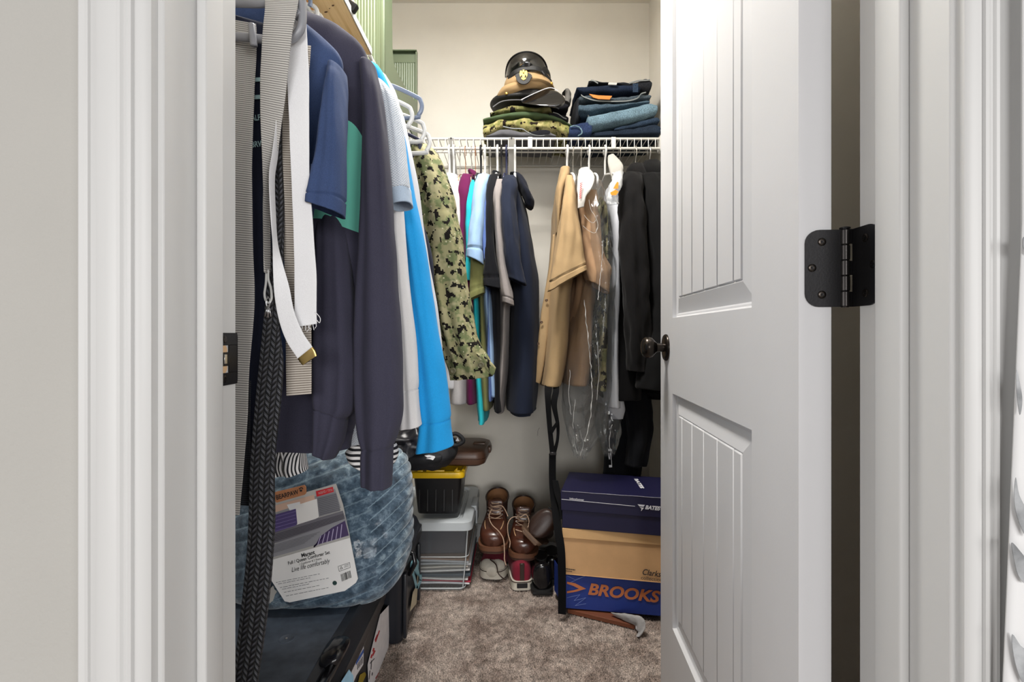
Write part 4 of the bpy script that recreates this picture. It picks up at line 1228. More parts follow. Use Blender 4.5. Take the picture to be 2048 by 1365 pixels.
rows = [(1258, 332, 1284, 334, 1.98, .05), (1254, 342, 1290, 346, 1.95, .055), (1262, 356, 1296, 362, 1.93, .05), (1278, 378, 1298, 384, 1.92, .04)]
mk('lapel', loft(pxrings(rows), 32, .85, 5, wr=(.002, 24, .5), seed=103), c_suit, t, angle=180)
mk('pocket_flap', box(P(1270, 656, 1.795) + Vector((0, .004, 0)), (0.05, 0.006, 0.02), .002), c_suit, t)
t = shirt('winter_coat', 'black coat half hidden by the door edge at the right end of the rod', 'coat', 1300, 790)
side_body(t, c_coat, [(1292, 1316, 330, .06), (1282, 1330, 344, .11), (1280, 1344, 375, .16), (1282, 1350, 430, .18), (1286, 1356, 560, .19), (1284, 1356, 680, .19), (1280, 1350, 776, .19), (1280, 1350, 784, .19)], 104, n=64, wr=.004)
rows = [(1286, 350, 1328, 350, 1.86, .03), (1290, 400, 1336, 400, 1.82, .05), (1296, 480, 1344, 480, 1.80, .055), (1300, 570, 1350, 570, 1.79, .055), (1296, 660, 1350, 660, 1.785, .052), (1272, 760, 1340, 762, 1.78, .05), (1272, 776, 1338, 782, 1.78, .05)]
side_sleeve(t, c_coat, rows, 105, hollow=0.04, n=48, wr=.005, seams=(4,))
rows = [(1284, 328, 1318, 330, 1.99, .06), (1278, 340, 1330, 346, 1.95, .06), (1290, 356, 1338, 364, 1.93, .05), (1304, 372, 1340, 380, 1.93, .04)]
mk('hood', loft(pxrings(rows), 32, .85, 5, wr=(.002, 24, .5), seed=106), c_coat, t, angle=180)

# black trousers with white print hanging low behind, and the strap
t = shirt('snow_trousers', 'black trousers with small white lettering hanging above the navy shoe box', 'trousers', 1250, 950)
rows = [(1222, 1296, 760, .05), (1220, 1298, 800, .055), (1216, 1296, 850, .06), (1210, 1288, 900, .06), (1206, 1282, 945, .06), (1205, 1280, 952, .055)]
mk('leg', loft(hrows(rows, 2.02), 56, .8, 7, folds=(.012, 6, 1.2), wr=(.004, 20, .5), hollow=.03, seed=107), c_blk, t, angle=180)
rows = [(1240, 1300, 775, .04), (1250, 1304, 830, .045), (1256, 1302, 880, .045), (1250, 1290, 930, .04)]
mk('leg', loft(hrows(rows, 1.93), 48, .8, 7, folds=(.012, 5, 1.2), wr=(.004, 20, .5), hollow=.03, seed=108), c_blk, t, angle=180)
plw = Plane(P(1218, 930, 1.954), P(1218, 860, 1.954), P(1240, 900, 1.954))
mk('lettering', ptext(plw, 'LSJ', 1226, 935, 1224, 898, 8, bold=.02), M('white_print', (225, 225, 228), .7), t)

m_nylon = M('black_nylon', (10, 10, 12), 0.85, var=0.2, bump=0.3, bscale=700, spec=0.15)
hs = thing('web_harness', 'black nylon strap harness hanging from the khaki shirts down to the carpet', 'harness', P(1120, 1226, 1.70))
def ribbon(rows, th=.0014, nm='strap', par=hs, mt=m_nylon):
    return mk(nm, loft(pxrings([(a, b, c, d, Y, th) for a, b, c, d, Y in rows]), 24, .4, 8), mt, par, angle=50)
ribbon([(1090, 768, 1104, 768, 1.86), (1089, 780, 1104, 780, 1.82), (1090, 800, 1102, 800, 1.80), (1094, 850, 1104, 850, 1.80), (1098, 890, 1108, 890, 1.80), (1100, 910, 1110, 908, 1.80)])
ribbon([(1106, 768, 1118, 768, 1.865), (1106, 782, 1118, 784, 1.825), (1102, 808, 1114, 812, 1.805), (1112, 850, 1119, 850, 1.805), (1112, 880, 1118, 880, 1.805), (1104, 904, 1112, 908, 1.805)])
ribbon([(1098, 862, 1104, 870, 1.797), (1108, 850, 1112, 856, 1.797), (1116, 838, 1119, 846, 1.797)])
mk('slider', box(P(1106, 908, 1.797), (0.024, 0.007, 0.012), .002), m_black, hs)
ribbon([(1098, 908, 1112, 908, 1.80), (1098, 960, 1112, 960, 1.80), (1101, 1000, 1116, 1000, 1.78), (1108, 1060, 1124, 1060, 1.72), (1114, 1100, 1130, 1100, 1.695), (1116, 1160, 1132, 1160, 1.69), (1116, 1228, 1132, 1230, 1.688)])
ribbon([(1104, 960, 1116, 962, 1.79), (1108, 985, 1121, 985, 1.77), (1116, 1010, 1126, 1008, 1.745), (1120, 1040, 1130, 1036, 1.73)])

# dry cleaning bag around the second khaki shirt, white paper cover, tag
m_bag = clear_film('dry_cleaning_film', tint=(249, 250, 251), gloss=0.03, fac=0.03, edge=0.34, wrinkle=0.6, rough=0.10, wscale=(34, 34, 9))
bag = thing('garment_bag', 'clear dry cleaning bag twisted to a point below the khaki shirt', 'garment bag', P(1180, 915, 1.80))
rows = [(1162, 346, 1180, 346, 1.98, .03), (1152, 366, 1196, 366, 1.95, .08), (1150, 400, 1208, 400, 1.93, .14), (1154, 470, 1214, 470, 1.92, .17), (1160, 560, 1226, 560, 1.92, .18), (1146, 640, 1222, 640, 1.92, .185), (1130, 720, 1220, 720, 1.92, .185), (1124, 790, 1216, 790, 1.91, .16), (1128, 840, 1206, 840, 1.88, .11), (1136, 880, 1194, 880, 1.86, .07), (1146, 905, 1174, 905, 1.85, .03), (1148, 915, 1172, 915, 1.85, .02)]
mk('film', loft(pxrings(rows), 90, .9, 9, folds=(.008, 7, 1.5), wr=(.007, 28, .3), cap=(False, False), seed=111), m_bag, bag, angle=180)
rows = [(1196, 800, 1244, 800, 1.93, .05), (1192, 830, 1244, 830, 1.925, .05), (1194, 860, 1240, 860, 1.92, .045), (1202, 890, 1236, 888, 1.915, .035), (1206, 912, 1230, 910, 1.91, .02)]
mk('film_flap', loft(pxrings(rows), 50, .9, 8, folds=(.006, 6, 1.5), wr=(.006, 34, .4), cap=(False, False), seed=112), m_bag, bag, angle=180)
m_crease = M('film_crease', (206, 206, 204), 0.2, var=0.02, spec=0.8)
pts = [P(x + 0.5 * math.sin(i * 2.1), y, 1.745) for i, (x, y) in enumerate(spline([(1206, 480), (1204, 520), (1200, 560), (1196, 600)], 10))]
pts = [Vector((p.x, p.y, p.z)) for p in pts]
mk('film_seam', tube(pts, 0.0008, 6), m_crease, bag)
mk('film_seam', tube([P(x + rnd.uniform(-1.2, 1.2), y, 1.738 + .004 * math.sin(i * .9)) for i, (x, y) in enumerate(spline([(1168, 600), (1174, 660), (1181, 720), (1184, 780), (1180, 840), (1170, 885)], 9))], [.0006 + .0006 * (i % 3) for i in range(46)], 6), m_crease, bag)
for q in ([(1150, 800), (1146, 850), (1150, 890), (1156, 908)], [(1196, 690), (1198, 740), (1194, 800)], [(1140, 740), (1138, 790), (1142, 830)], [(1160, 860), (1166, 890), (1160, 912)], [(1224, 850), (1218, 880), (1222, 905)]):
    mk('film_crease', tube([P(x + rnd.uniform(-1, 1), y, 1.742 if y < 860 else 1.80) for x, y in spline(q, 6)], 0.0007, 5), m_crease, bag)
for q in ([(1168, 430), (1176, 440), (1186, 446), (1192, 440)], [(1166, 452), (1178, 462), (1190, 466), (1196, 455)], [(1178, 400), (1182, 420), (1190, 432), (1196, 450), (1192, 462)]):
    mk('film_crease', tube([P(x, y, 1.752) for x, y in spline(q, 6)], 0.0006, 6), m_crease, bag)
m_paper = M('white_paper', (186, 184, 180), 0.75, var=0.03)
m_red = M('red_print', (176, 34, 42), 0.6)
m_orange = M('orange_print', (240, 140, 30), 0.5)
pc = thing('paper_cover', 'white paper hanger cover with red lettering at the top of the dry cleaning bag', 'paper cover', P(1165, 415, 1.76))
rows = [(1158, 340, 1176, 336, 1.84, .02), (1154, 360, 1188, 352, 1.80, .012), (1154, 385, 1186, 372, 1.765, .008), (1156, 405, 1172, 394, 1.755, .006), (1156, 417, 1168, 414, 1.753, .004)]
mk('cover', loft(pxrings(rows), 36, .7, 6, wr=(.002, 40, .6), seed=113), m_paper, pc, angle=180)
plp = Plane(P(1156, 400, 1.744), P(1166, 360, 1.752), P(1170, 380, 1.747))
mk('red_script', join(*[plp.bar(1160 + .13 * k + (2 if k % 2 else -2), 398 - 1.9 * k, 1160 + .13 * k + (-2 if k % 2 else 3), 396 - 1.9 * k, 1.0, .002) for k in range(17)]), m_red, pc, kind='stuff')
sc2 = thing('shoulder_cover', 'small white paper shoulder cover above the orange tag', 'paper cover', P(1230, 370, 1.85))
rows = [(1216, 312, 1226, 310, 1.95, .01), (1215, 324, 1240, 322, 1.93, .012), (1219, 340, 1246, 332, 1.915, .012), (1222, 352, 1244, 348, 1.905, .010), (1226, 366, 1236, 364, 1.90, .006)]
mk('cover', loft(pxrings(rows), 32, .6, 6, wr=(.002, 30, .6), seed=114), fabric('white_felt', (180, 178, 172), var=.06), sc2, angle=180)
ot = thing('care_tag', 'crumpled clear tag with an orange print on the white dress shirt collar', 'tag', P(1224, 405, 1.76))
rows = [(1228, 348, 1246, 346, 1.80, .02), (1222, 362, 1244, 362, 1.775, .014), (1217, 380, 1240, 380, 1.765, .012), (1214, 396, 1234, 396, 1.76, .012), (1218, 410, 1238, 408, 1.76, .008)]
mk('film', loft(pxrings(rows), 36, .8, 6, wr=(.004, 50, .8), cap=(False, False), seed=115), clear_film('tag_film', fac=0.5, gloss=.1, edge=.5), ot, angle=180)
plo = Plane(P(1220, 390, 1.744), P(1236, 390, 1.744), P(1230, 366, 1.750))
mk('orange_print', join(plo.poly([(1220, 386), (1231, 380), (1237, 384), (1232, 391), (1222, 391)], .002), plo.poly([(1226, 378), (1234, 364), (1237, 366), (1236, 378)], .002)), m_orange, ot)
# ------------------------------------------------------------------ folded things on the back shelf
d_dark = denim('dark_denim', (34, 44, 58))
d_mid = denim('mid_denim', (74, 92, 106))
d_light = denim('light_denim', (104, 128, 142))
d_black = denim('black_denim', (34, 36, 40))
d_ink = denim('ink_denim', (44, 58, 76))
c_grayf = fabric('gray_sweat_cloth', (92, 92, 96), heather=.2)
c_green = fabric('green_cloth', (70, 86, 60), var=.12)
c_camo3 = camo('bright_digital_camo', [(74, 82, 46), (116, 116, 68), (150, 142, 92), (166, 156, 110), (32, 24, 20), (184, 176, 132)], scale=1.5, dark=.575)
c_camo4 = camo('olive_camo', [(60, 66, 38), (88, 90, 52), (114, 108, 70), (124, 118, 82), (24, 20, 16), (140, 134, 96)], dark=.6, scale=.9)
m_patch = M('leather_patch', (198, 118, 46), .6, var=.1)
m_stitch = M('pale_edge', (120, 124, 124), .8)
YS = 2.10
def fold(name, label, cat, rows, mat, group, seed=0, dep=0.125, Y=2.175, fold_n=2, wr=.003, yfront=2.045, nlay=0, sz=1.0):
    """rows: (x, ytop, ybottom): a folded garment lying on the shelf; the outline is read at its front edge"""
    rings = []
    for r in rows:
        x, yt, yb = r[:3]
        dp = r[3] if len(r) > 3 else dep
        p, q = P(x, yt, yfront), P(x, yb, yfront)
        c = (p + q) / 2
        rings.append((Vector((c.x, yfront + dp, c.z)), (q - p) / 2, Vector((0, dp, 0))))
    def layer(p, nr, f):
        if not nlay or nr.y > -0.2:
            return 0.0
        i = f * (len(rows) - 1)
        k = min(len(rows) - 2, int(i))
        w = i - k
        zt = H + (CY - (rows[k][1] * (1 - w) + rows[k + 1][1] * w)) * yfront / F
        zb = H + (CY - (rows[k][2] * (1 - w) + rows[k + 1][2] * w)) * yfront / F
        h = (p.z - zb) / max(1e-4, zt - zb)
        s = abs(math.sin(math.pi * h * nlay))
        return -0.006 * (1 - s) ** 3
    g = loft(rings, 44, 0.62, 8, wr=(wr, 20, 1.0), seed=seed, dfun=layer if nlay else None)
    o = mk(name, g, mat, angle=180)
    return tag(o, label, cat, group)
def ends(x0, x1, yt0, yb0, yt1, yb1, n=4, e=0.25):
    rows = []
    w = x1 - x0
    for f, s in ((0, .45), (.03, .8), (.10, 1), (.35, 1), (.65, 1), (.90, 1), (.97, .8), (1, .45)):
        yt, yb = yt0 + (yt1 - yt0) * f, yb0 + (yb1 - yb0) * f
        c, h = (yt + yb) / 2, (yb - yt) / 2
        rows.append((x0 + w * f, c - h * s, c + h * s))
    return rows
def band(par, path, w, Y, mat, nm='waistband_edge', th=.0016):
    pts = [tuple(p) for p in spline(path, 4)]
    return mk(nm, loft(pxrings([(x, y - w / 2, x + .01, y + w / 2, Y, th) for x, y in pts]), 14, .5, 2), mat, par, angle=180)
GU = 'folded uniform clothes and caps stacked on the shelf'
GJ = 'folded jeans stacked on the shelf'
fold('folded_trousers', 'gray folded sweat trousers at the bottom of the uniform stack', 'trousers', [(972, 268, 275), (984, 263, 275), (1000, 254, 275), (1020, 254, 275), (1045, 260, 275), (1070, 262, 275), (1095, 260, 275), (1106, 264, 275), (1112, 268, 275)], c_grayf, GU, 1, nlay=1)
band(bpy.data.objects['folded_trousers'], [(1006, 253), (1024, 257), (1044, 258), (1056, 265), (1070, 270), (1086, 271), (1098, 266)], 2.2, 2.043, m_stitch)
mk('leg_inside_shade', loft(pxrings([(1062, 264, 1062.1, 267, 2.041, .002), (1076, 261, 1076.1, 270, 2.040, .002), (1092, 260, 1092.1, 269, 2.040, .002), (1100, 262, 1100.1, 266, 2.041, .002)]), 20, .8, 4), f_black, bpy.data.objects['folded_trousers'])  # black patch put in for the shaded inside of the trouser leg
fold('folded_jacket', 'bright camouflage jacket folded in the lower half of the uniform stack', 'jacket', [(966, 248, 270), (970, 242, 272), (985, 238, 264), (1010, 235, 254), (1030, 234, 256), (1060, 234, 260), (1090, 235, 262), (1115, 237, 266), (1132, 242, 272), (1140, 250, 274), (1142, 256, 272)], c_camo3, GU, 2, wr=.007, nlay=0, dep=.13)
fold('folded_trousers', 'dark camouflage trousers folded behind the bottom of the uniform stack', 'trousers', [(968, 262, 276), (972, 256, 276), (1020, 250, 276), (1080, 250, 276), (1132, 258, 276), (1140, 266, 276)], c_camo4, GU, 9, dep=.12, yfront=2.075)
fold('folded_shirt', 'plain green shirt folded above the bright camouflage jacket', 'shirt', [(966, 236, 243), (975, 231, 242), (990, 228, 239), (1015, 223, 235), (1045, 220, 234), (1075, 221, 235), (1100, 226, 238), (1125, 236, 245), (1140, 246, 252), (1143, 249, 253)], c_green, GU, 3, dep=.13, wr=.002)
fold('folded_jacket', 'olive camouflage cap cover folded between green shirt and black cap', 'jacket', [(980, 224, 230), (990, 218, 228), (1010, 210, 225), (1035, 208, 222), (1060, 213, 223), (1080, 213, 223), (1096, 210, 224), (1102, 214, 228), (1104, 222, 230)], c_camo4, GU, 4, dep=.12, wr=.004)
fold('folded_belt_cover', 'black folded cloth with a pale edge under the black cap on the right', 'cloth', [(1098, 224, 234), (1106, 222, 236), (1120, 225, 240), (1132, 228, 244), (1137, 234, 242)], f_black, GU, 5, dep=.11)
band(bpy.data.objects['folded_belt_cover'], [(1106, 225), (1116, 228), (1126, 235), (1133, 238)], 2, 2.043, m_stitch, 'edge_trim')

m_visor = M('patent_black', (14, 14, 15), 0.10, var=0.1, spec=0.6, coat=0.6)
m_band = M('cap_band_black', (14, 14, 15), 0.6, var=0.15)
m_gold = M('gold_badge', (196, 156, 78), 0.45, metal=0.85, var=0.25, vscale=120)
c_cap = fabric('khaki_cap_cloth', (168, 140, 102), var=.06, heather=.06)
def disc_rings(cx, cy, Y, prof):
    """prof: (half width px, dy px, half depth m, tilt dy px)"""
    out = []
    for hw, dy, rd, tl in prof:
        p, q = P(cx - hw, cy + dy + tl, Y), P(cx + hw, cy + dy - tl, Y)
        out.append(((p + q) / 2, (q - p) / 2, Vector((0, rd, 0))))
    return out
# lower black cap: flat crown and a visor pointing out over the shelf
bc = thing('peaked_cap', 'flat black peaked cap lying under the khaki ones on the uniform stack', 'cap', P(1055, 222, 2.15))
mk('crown', loft(disc_rings(1052, 208, 2.16, [(30, -10, .06, 0), (62, -6, .11, -1), (72, 3, .120, -2), (70, 9, .118, -2), (60, 12, .10, -2)]), 56, 1.0, 5, wr=(.002, 14, 1), seed=6), m_band, bc, angle=180)
mk('piping', tube([P(x, y, 2.040) for x, y in spline([(986, 214), (1004, 203), (1030, 200), (1062, 202), (1096, 209), (1118, 218)], 8)], .0022, 8), M('gray_piping', (92, 92, 96), .5), bc)
# second khaki cap, upside down visor in view at its right side
k2 = thing('peaked_cap', 'khaki peaked cap with its black visor drooping to the right, second from top', 'cap', P(1060, 214, 2.14))
mk('crown', loft(disc_rings(1050, 193, 2.14, [(28, -13, .05, 6), (52, -9, .11, 8), (59, -1, .128, 10), (54, 5, .122, 10), (46, 9, .11, 10)]), 56, 1.0, 5, wr=(.003, 16, 1), seed=7), c_cap, k2, angle=180)
vis = [((P(1040, 202, 2.05) + P(1090, 178, 2.05)) / 2, (P(1090, 178, 2.05) - P(1040, 202, 2.05)) / 2, Vector((0, .012, .004))),
       ((P(1048, 207, 2.02) + P(1112, 182, 2.02)) / 2, (P(1112, 182, 2.02) - P(1048, 207, 2.02)) / 2, Vector((0, .012, .006))),
       ((P(1068, 210, 2.00) + P(1128, 194, 2.00)) / 2, (P(1128, 194, 2.00) - P(1068, 210, 2.00)) / 2, Vector((0, .010, .006))),
       ((P(1090, 213, 1.99) + P(1130, 205, 1.99)) / 2, (P(1130, 205, 1.99) - P(1090, 213, 1.99)) / 2, Vector((0, .007, .004))),
       ((P(1108, 216, 1.99) + P(1126, 212, 1.99)) / 2, (P(1126, 212, 1.99) - P(1108, 216, 1.99)) / 2, Vector((0, .003, .002)))]
mk('visor', loft(vis, 40, .9, 6), m_visor, k2, angle=180)
mk('visor_edge', tube([P(x, y, 2.005) for x, y in spline([(1042, 200), (1062, 190), (1090, 178), (1104, 176), (1116, 182)], 6)], .0016, 6), M('silver_edge', (200, 200, 205), .4), k2)
# top cap turned upside down: visor up, badge below it
k1 = thing('peaked_cap', 'khaki peaked cap with gold eagle badge and glossy black visor on top of the stack', 'cap', P(1056, 200, 2.12))
mk('crown', loft(disc_rings(1058, 176, 2.12, [(40, -24, .085, -3), (44, -16, .092, -3), (49, -4, .105, -4), (51, 4, .116, -3), (50, 9, .116, 1), (42, 13, .10, 5), (20, 15, .05, 5)]), 64, 1.0, 6, wr=(.002, 16, 1), seed=8), c_cap, k1, angle=180)
mk('cap_band', loft(disc_rings(1057, 152, 2.12, [(42, -6, .094, -3), (43.5, -3, .097, -3), (44.5, 3, .099, -3), (44, 6, .097, -3)]), 64, 1.0, 3), m_band, k1, angle=180)
def visor_up():
    n, rws = 36, 10
    V, Fc = [], []
    for side in (0, 1):
        for i in range(rws + 1):
            f = i / rws
            for j in range(n + 1):
                a = math.pi * (j / n)
                # outline: half ellipse rising above the band, bowed forward
                w = 42.5 * (1 - 0.02 * f)
                px = 1053.5 - w * math.cos(a) + 4 * f * math.sin(a) * 0
                base = 152 + 8 * math.cos(a) * 0.25 - 6 * math.sin(a)
                top = 103 + (1 - math.sin(a) ** 0.75) * 52
                py = base + (top - base) * f if top < base else base
                Y = 2.12 - 0.096 * math.sin(a) ** 0.8 - 0.020 * f * math.sin(a) - 0.012 * math.sin(math.pi * f) * math.sin(a) + side * 0.0025
                V.append(P(px, py, Y))
    m = (rws + 1) * (n + 1)
    for s in (0, 1):
        for i in range(rws):
            for j in range(n):
                a = s * m + i * (n + 1) + j
                q = (a, a + 1, a + n + 2, a + n + 1)
                Fc.append(q if s == 0 else q[::-1])
    edge = [rws * (n + 1) + j for j in range(n + 1)]
    for j in range(n):
        Fc.append((edge[j], edge[j + 1], m + edge[j + 1], m + edge[j]))
    return V, Fc
mk('visor', visor_up(), m_visor, k1, angle=60)
ed = [(1053.5 - 42.5 * math.cos(math.pi * j / 30), 103 + (1 - math.sin(math.pi * j / 30) ** .75) * 52, 2.12 - 0.116 * math.sin(math.pi * j / 30) ** .8) for j in range(31)]
mk('visor_binding', tube([P(*e) for e in ed], .0022, 6), m_band, k1, angle=180)
st = [(1016, 158, 2.06), (1026, 147, 2.03), (1042, 139, 2.015), (1058, 136, 2.012), (1076, 138, 2.015), (1090, 148, 2.04), (1103, 166, 2.07)]
cs = loft([(P(x, y, Y), Vector((0, -.001, .0105)) if False else Vector((0.002 * (x - 1058) / 45, 0, .009)), Vector((0, .003, 0))) for x, y, Y in st], 16, .4, 6)
mk('chin_strap', cs, m_band, k1)
mk('strap_buckle', box(P(1086, 146, 2.025), (.006, .006, .020), .001, ry=R(-35)), m_black, k1)
mk('side_button', lathe([(.006, 0), (.006, .002), (.003, .005)], 14, Matrix.Translation(P(1103, 167, 2.055)) @ Matrix.Rotation(R(90), 4, 'X')), m_gold, k1)
mk('side_button', lathe([(.006, 0), (.006, .002), (.003, .005)], 14, Matrix.Translation(P(1013, 187, 2.055)) @ Matrix.Rotation(R(90), 4, 'X')), m_gold, k1)
bp = [(1047 + 15 * math.cos(a) * (1 if math.sin(a) > 0 else 1.15), 154 + (15 if math.sin(a) > 0 else 9) * math.sin(a)) for a in [2 * math.pi * i / 28 for i in range(28)]]
plb = Plane(P(1030, 150, 2.000), P(1066, 150, 2.000), P(1047, 172, 1.996))
pad = mk('badge_pad', plb.poly(bp, .003, .006), m_band, k1)
# eagle badge: wings, head, shield and ribbon as small raised pieces
bits = []
for s in (-1, 1):
    bits.append(plb.poly([(1047 + s * 1, 146), (1047 + s * 4, 143), (1047 + s * 7, 143.5), (1047 + s * 8, 150), (1047 + s * 6.5, 156), (1047 + s * 4.5, 152), (1047 + s * 2, 151)][::s], .006, .003))
bits.append(plb.poly([(1044.5, 150), (1049.5, 150), (1049.8, 155), (1047, 158.5), (1044.2, 155)], .0075, .004))
bits.append(plb.poly([(1045.6, 142), (1048.4, 142), (1049, 146), (1047, 148), (1045, 146)], .008, .004))
bits.append(plb.poly([(1042, 157), (1052, 157), (1051, 160), (1047, 162), (1043, 160)], .006, .003))
mk('eagle_badge', join(*bits), m_gold, pad)
gl = mk('knit_glove', loft(pxrings([(1124, 186, 1138, 184, 2.16, .03), (1128, 184, 1142, 188, 2.16, .035), (1130, 196, 1142, 202, 2.16, .035), (1128, 206, 1139, 212, 2.16, .03)]), 32, .9, 6, wr=(.003, 30, 1), seed=10), fabric('gray_knit', (112, 110, 106), heather=.25))
tag(gl, 'gray knit glove poking out behind the caps on the right', 'glove')
fold('folded_jacket', 'black cloth roll tucked behind the black visor on the right of the caps', 'cloth', [(1110, 208, 216), (1118, 202, 220), (1130, 204, 218), (1137, 208, 214)], f_black, GU, 12, dep=.05, yfront=2.10)

# jeans
o = fold('folded_jeans', 'dark blue jeans folded at the bottom of the jeans stack', 'jeans', [(1182, 268, 274), (1192, 262, 274), (1220, 258, 274), (1260, 252, 274), (1290, 246, 274), (1308, 242, 274), (1318, 246, 273), (1321, 252, 270)], d_dark, GJ, 21, dep=.13, nlay=2)
fold('folded_jeans', 'ink blue jeans folded second from the bottom right of the jeans stack', 'jeans', [(1230, 254, 262), (1250, 247, 262), (1280, 240, 256), (1300, 232, 252), (1314, 230, 248), (1319, 236, 246)], d_ink, GJ, 22, dep=.125, nlay=1, yfront=2.042)
lj = fold('folded_jeans', 'light washed jeans rolled at a slant across the jeans stack front', 'jeans', [(1177, 228, 250), (1181, 226, 258), (1192, 224, 258), (1220, 217, 251), (1250, 212, 246), (1280, 206, 239), (1300, 202, 233), (1308, 204, 230), (1315, 206, 226)], d_light, GJ, 23, dep=.115, yfront=2.020, nlay=0, wr=.003)
for k in range(4):
    band(lj, [(1176 + 1.5 * k, 232), (1179 + 1.5 * k, 244), (1184 + 1.5 * k, 257)], 3, 2.06 + .012 * k, d_light if k % 2 else m_stitch, 'cuff_layer', .006)
fold('folded_jeans', 'faded blue jeans folded in the middle of the jeans stack', 'jeans', [(1158, 206, 224), (1163, 203, 227), (1180, 203, 226), (1210, 202, 221), (1240, 202, 216), (1270, 200, 211), (1292, 198, 208), (1300, 200, 206)], d_mid, GJ, 24, dep=.13, nlay=1)
pj = fold('folded_jeans', 'blue gray jeans with an orange leather patch second from the top of the stack', 'jeans', [(1159, 190, 203), (1164, 187, 204), (1180, 187, 202), (1210, 190, 204), (1240, 191, 204), (1265, 187, 204), (1285, 182, 202), (1298, 183, 200), (1303, 188, 196)], denim('slate_denim', (70, 80, 88)), GJ, 25, dep=.13, nlay=1)
plj = Plane(P(1180, 195, 2.034), P(1220, 195, 2.034), P(1200, 188, 2.036))
mk('leather_patch', plj.poly([(1178, 189), (1196, 192), (1224, 193), (1219, 200), (1196, 199), (1186, 196)], .004, .004), m_patch, pj)
band(pj, [(1162, 190), (1170, 195), (1190, 201), (1220, 203), (1255, 202), (1274, 197), (1282, 188), (1292, 185)], 2.6, 2.040, m_stitch)
tj = fold('folded_jeans', 'deep indigo jeans with a small white label near the top of the stack', 'jeans', [(1153, 172, 180), (1158, 168, 185), (1175, 167, 188), (1210, 166, 187), (1245, 166, 186), (1270, 166, 186), (1279, 168, 184), (1281, 172, 182)], denim('indigo_denim', (28, 38, 56)), GJ, 26, dep=.13)
pll = Plane(P(1215, 168, 2.036), P(1235, 168, 2.036), P(1225, 160, 2.040))
mk('white_label', pll.poly([(1217, 166), (1234, 166.5), (1233, 170.5), (1216, 170)], .003, .004), m_paper, tj)
mk('belt_loop', box(P(1271, 176, 2.036), (.022, .004, .036), .001), d_ink, tj)
bj = fold('folded_jeans', 'black jeans with curled waistband crowning the stack of jeans', 'jeans', [(1178, 160, 168), (1186, 158, 168), (1205, 162, 168), (1240, 164, 169), (1262, 163, 176), (1280, 156, 182), (1292, 150, 184), (1300, 152, 182), (1304, 160, 176)], d_black, GJ, 27, dep=.12, yfront=2.055)
band(bj, [(1182, 161), (1188, 162), (1196, 167)], 3, 2.052, m_stitch)
band(bj, [(1258, 167), (1276, 162), (1290, 161), (1300, 160)], 3, 2.052, m_stitch)
fold('folded_jeans', 'black garment hanging over the left side of the jeans stack', 'jeans', [(1150, 244, 262), (1152, 200, 258), (1156, 186, 250), (1160, 188, 240), (1164, 196, 232)], d_black, GJ, 28, dep=.11, yfront=2.07)
rj = fold('folded_jeans', 'rolled dark blue garment left of the jeans stack on the shelf', 'jeans', [(1139, 252, 272), (1143, 246, 274), (1155, 243, 274), (1168, 240, 272), (1178, 238, 272), (1184, 244, 268)], denim('navy_denim', (34, 46, 74)), GJ, 29, dep=.07, yfront=2.02)
mk('rolled_hem', tube([P(x, y, 2.012) for x, y in spline([(1140, 254), (1150, 252), (1160, 256), (1164, 266), (1156, 272)], 6)], .0025, 6), d_light, rj)

# green fluted bin and pine boards on the left shelf
m_green = M('green_plastic', (88, 100, 76), 0.42, var=0.05, vscale=5)
m_pine = bpy.data.materials.new('pine')
m_pine.use_nodes = True
N = Nodes(m_pine)
N.bsdf.inputs['Roughness'].default_value = 0.6
vec = N.coord('Object', (60, 3, 60))
gr = N.noise(vec, 1.4, 4, .6)
N.link(N.ramp(gr, [(0.3, rgb((232, 190, 130))), (0.5, rgb((242, 206, 150))), (0.72, rgb((222, 178, 116)))]), N.bsdf.inputs['Base Color'])
gbx0, gbx1, gby0, gby1, gz0, gz1 = -0.74, -0.391, 1.55, 2.10, SZ + 0.006, 2.20
gb = thing('storage_bin', 'tall green fluted plastic bin with a cut out side standing on the left shelf', 'bin', ((gbx0 + gbx1) / 2, (gby0 + gby1) / 2, gz0))
# front wall with vertical flutes
V, Fc = [], []
nf = 150
for k in (0, 1):
    for z in (gz0, gz1):
        for i in range(nf + 1):
            x = gbx0 + (gbx1 - gbx0) * i / nf
            V.append(Vector((x, gby0 + (0.0022 * abs(math.sin(i * math.pi / 4)) if k == 0 and 3 < i < nf - 8 else 0) + k * 0.005, z)))
m4 = nf + 1
for i in range(nf):
    Fc.append((i, i + 1, m4 + i + 1, m4 + i))
    Fc.append((2 * m4 + i, 3 * m4 + i, 3 * m4 + i + 1, 2 * m4 + i + 1))
mk('fluted_front', (V, Fc), m_green, gb, angle=180)
V, Fc = [], []
for k in (0, 1):
    for z in (gz0, gz1):
        for i in range(nf + 1):
            x = gbx0 + (gbx1 - gbx0) * i / nf
            V.append(Vector((x, gby1 - k * .005 - (0.0022 * abs(math.sin(i * math.pi / 4)) if k else 0), z - (0.0 if z == gz0 else .075))))
for i in range(nf):
    Fc.append((i, m4 + i, m4 + i + 1, i + 1))
    Fc.append((2 * m4 + i, 2 * m4 + i + 1, 3 * m4 + i + 1, 3 * m4 + i))
mk('fluted_back', (V, Fc), m_green, gb, angle=180)
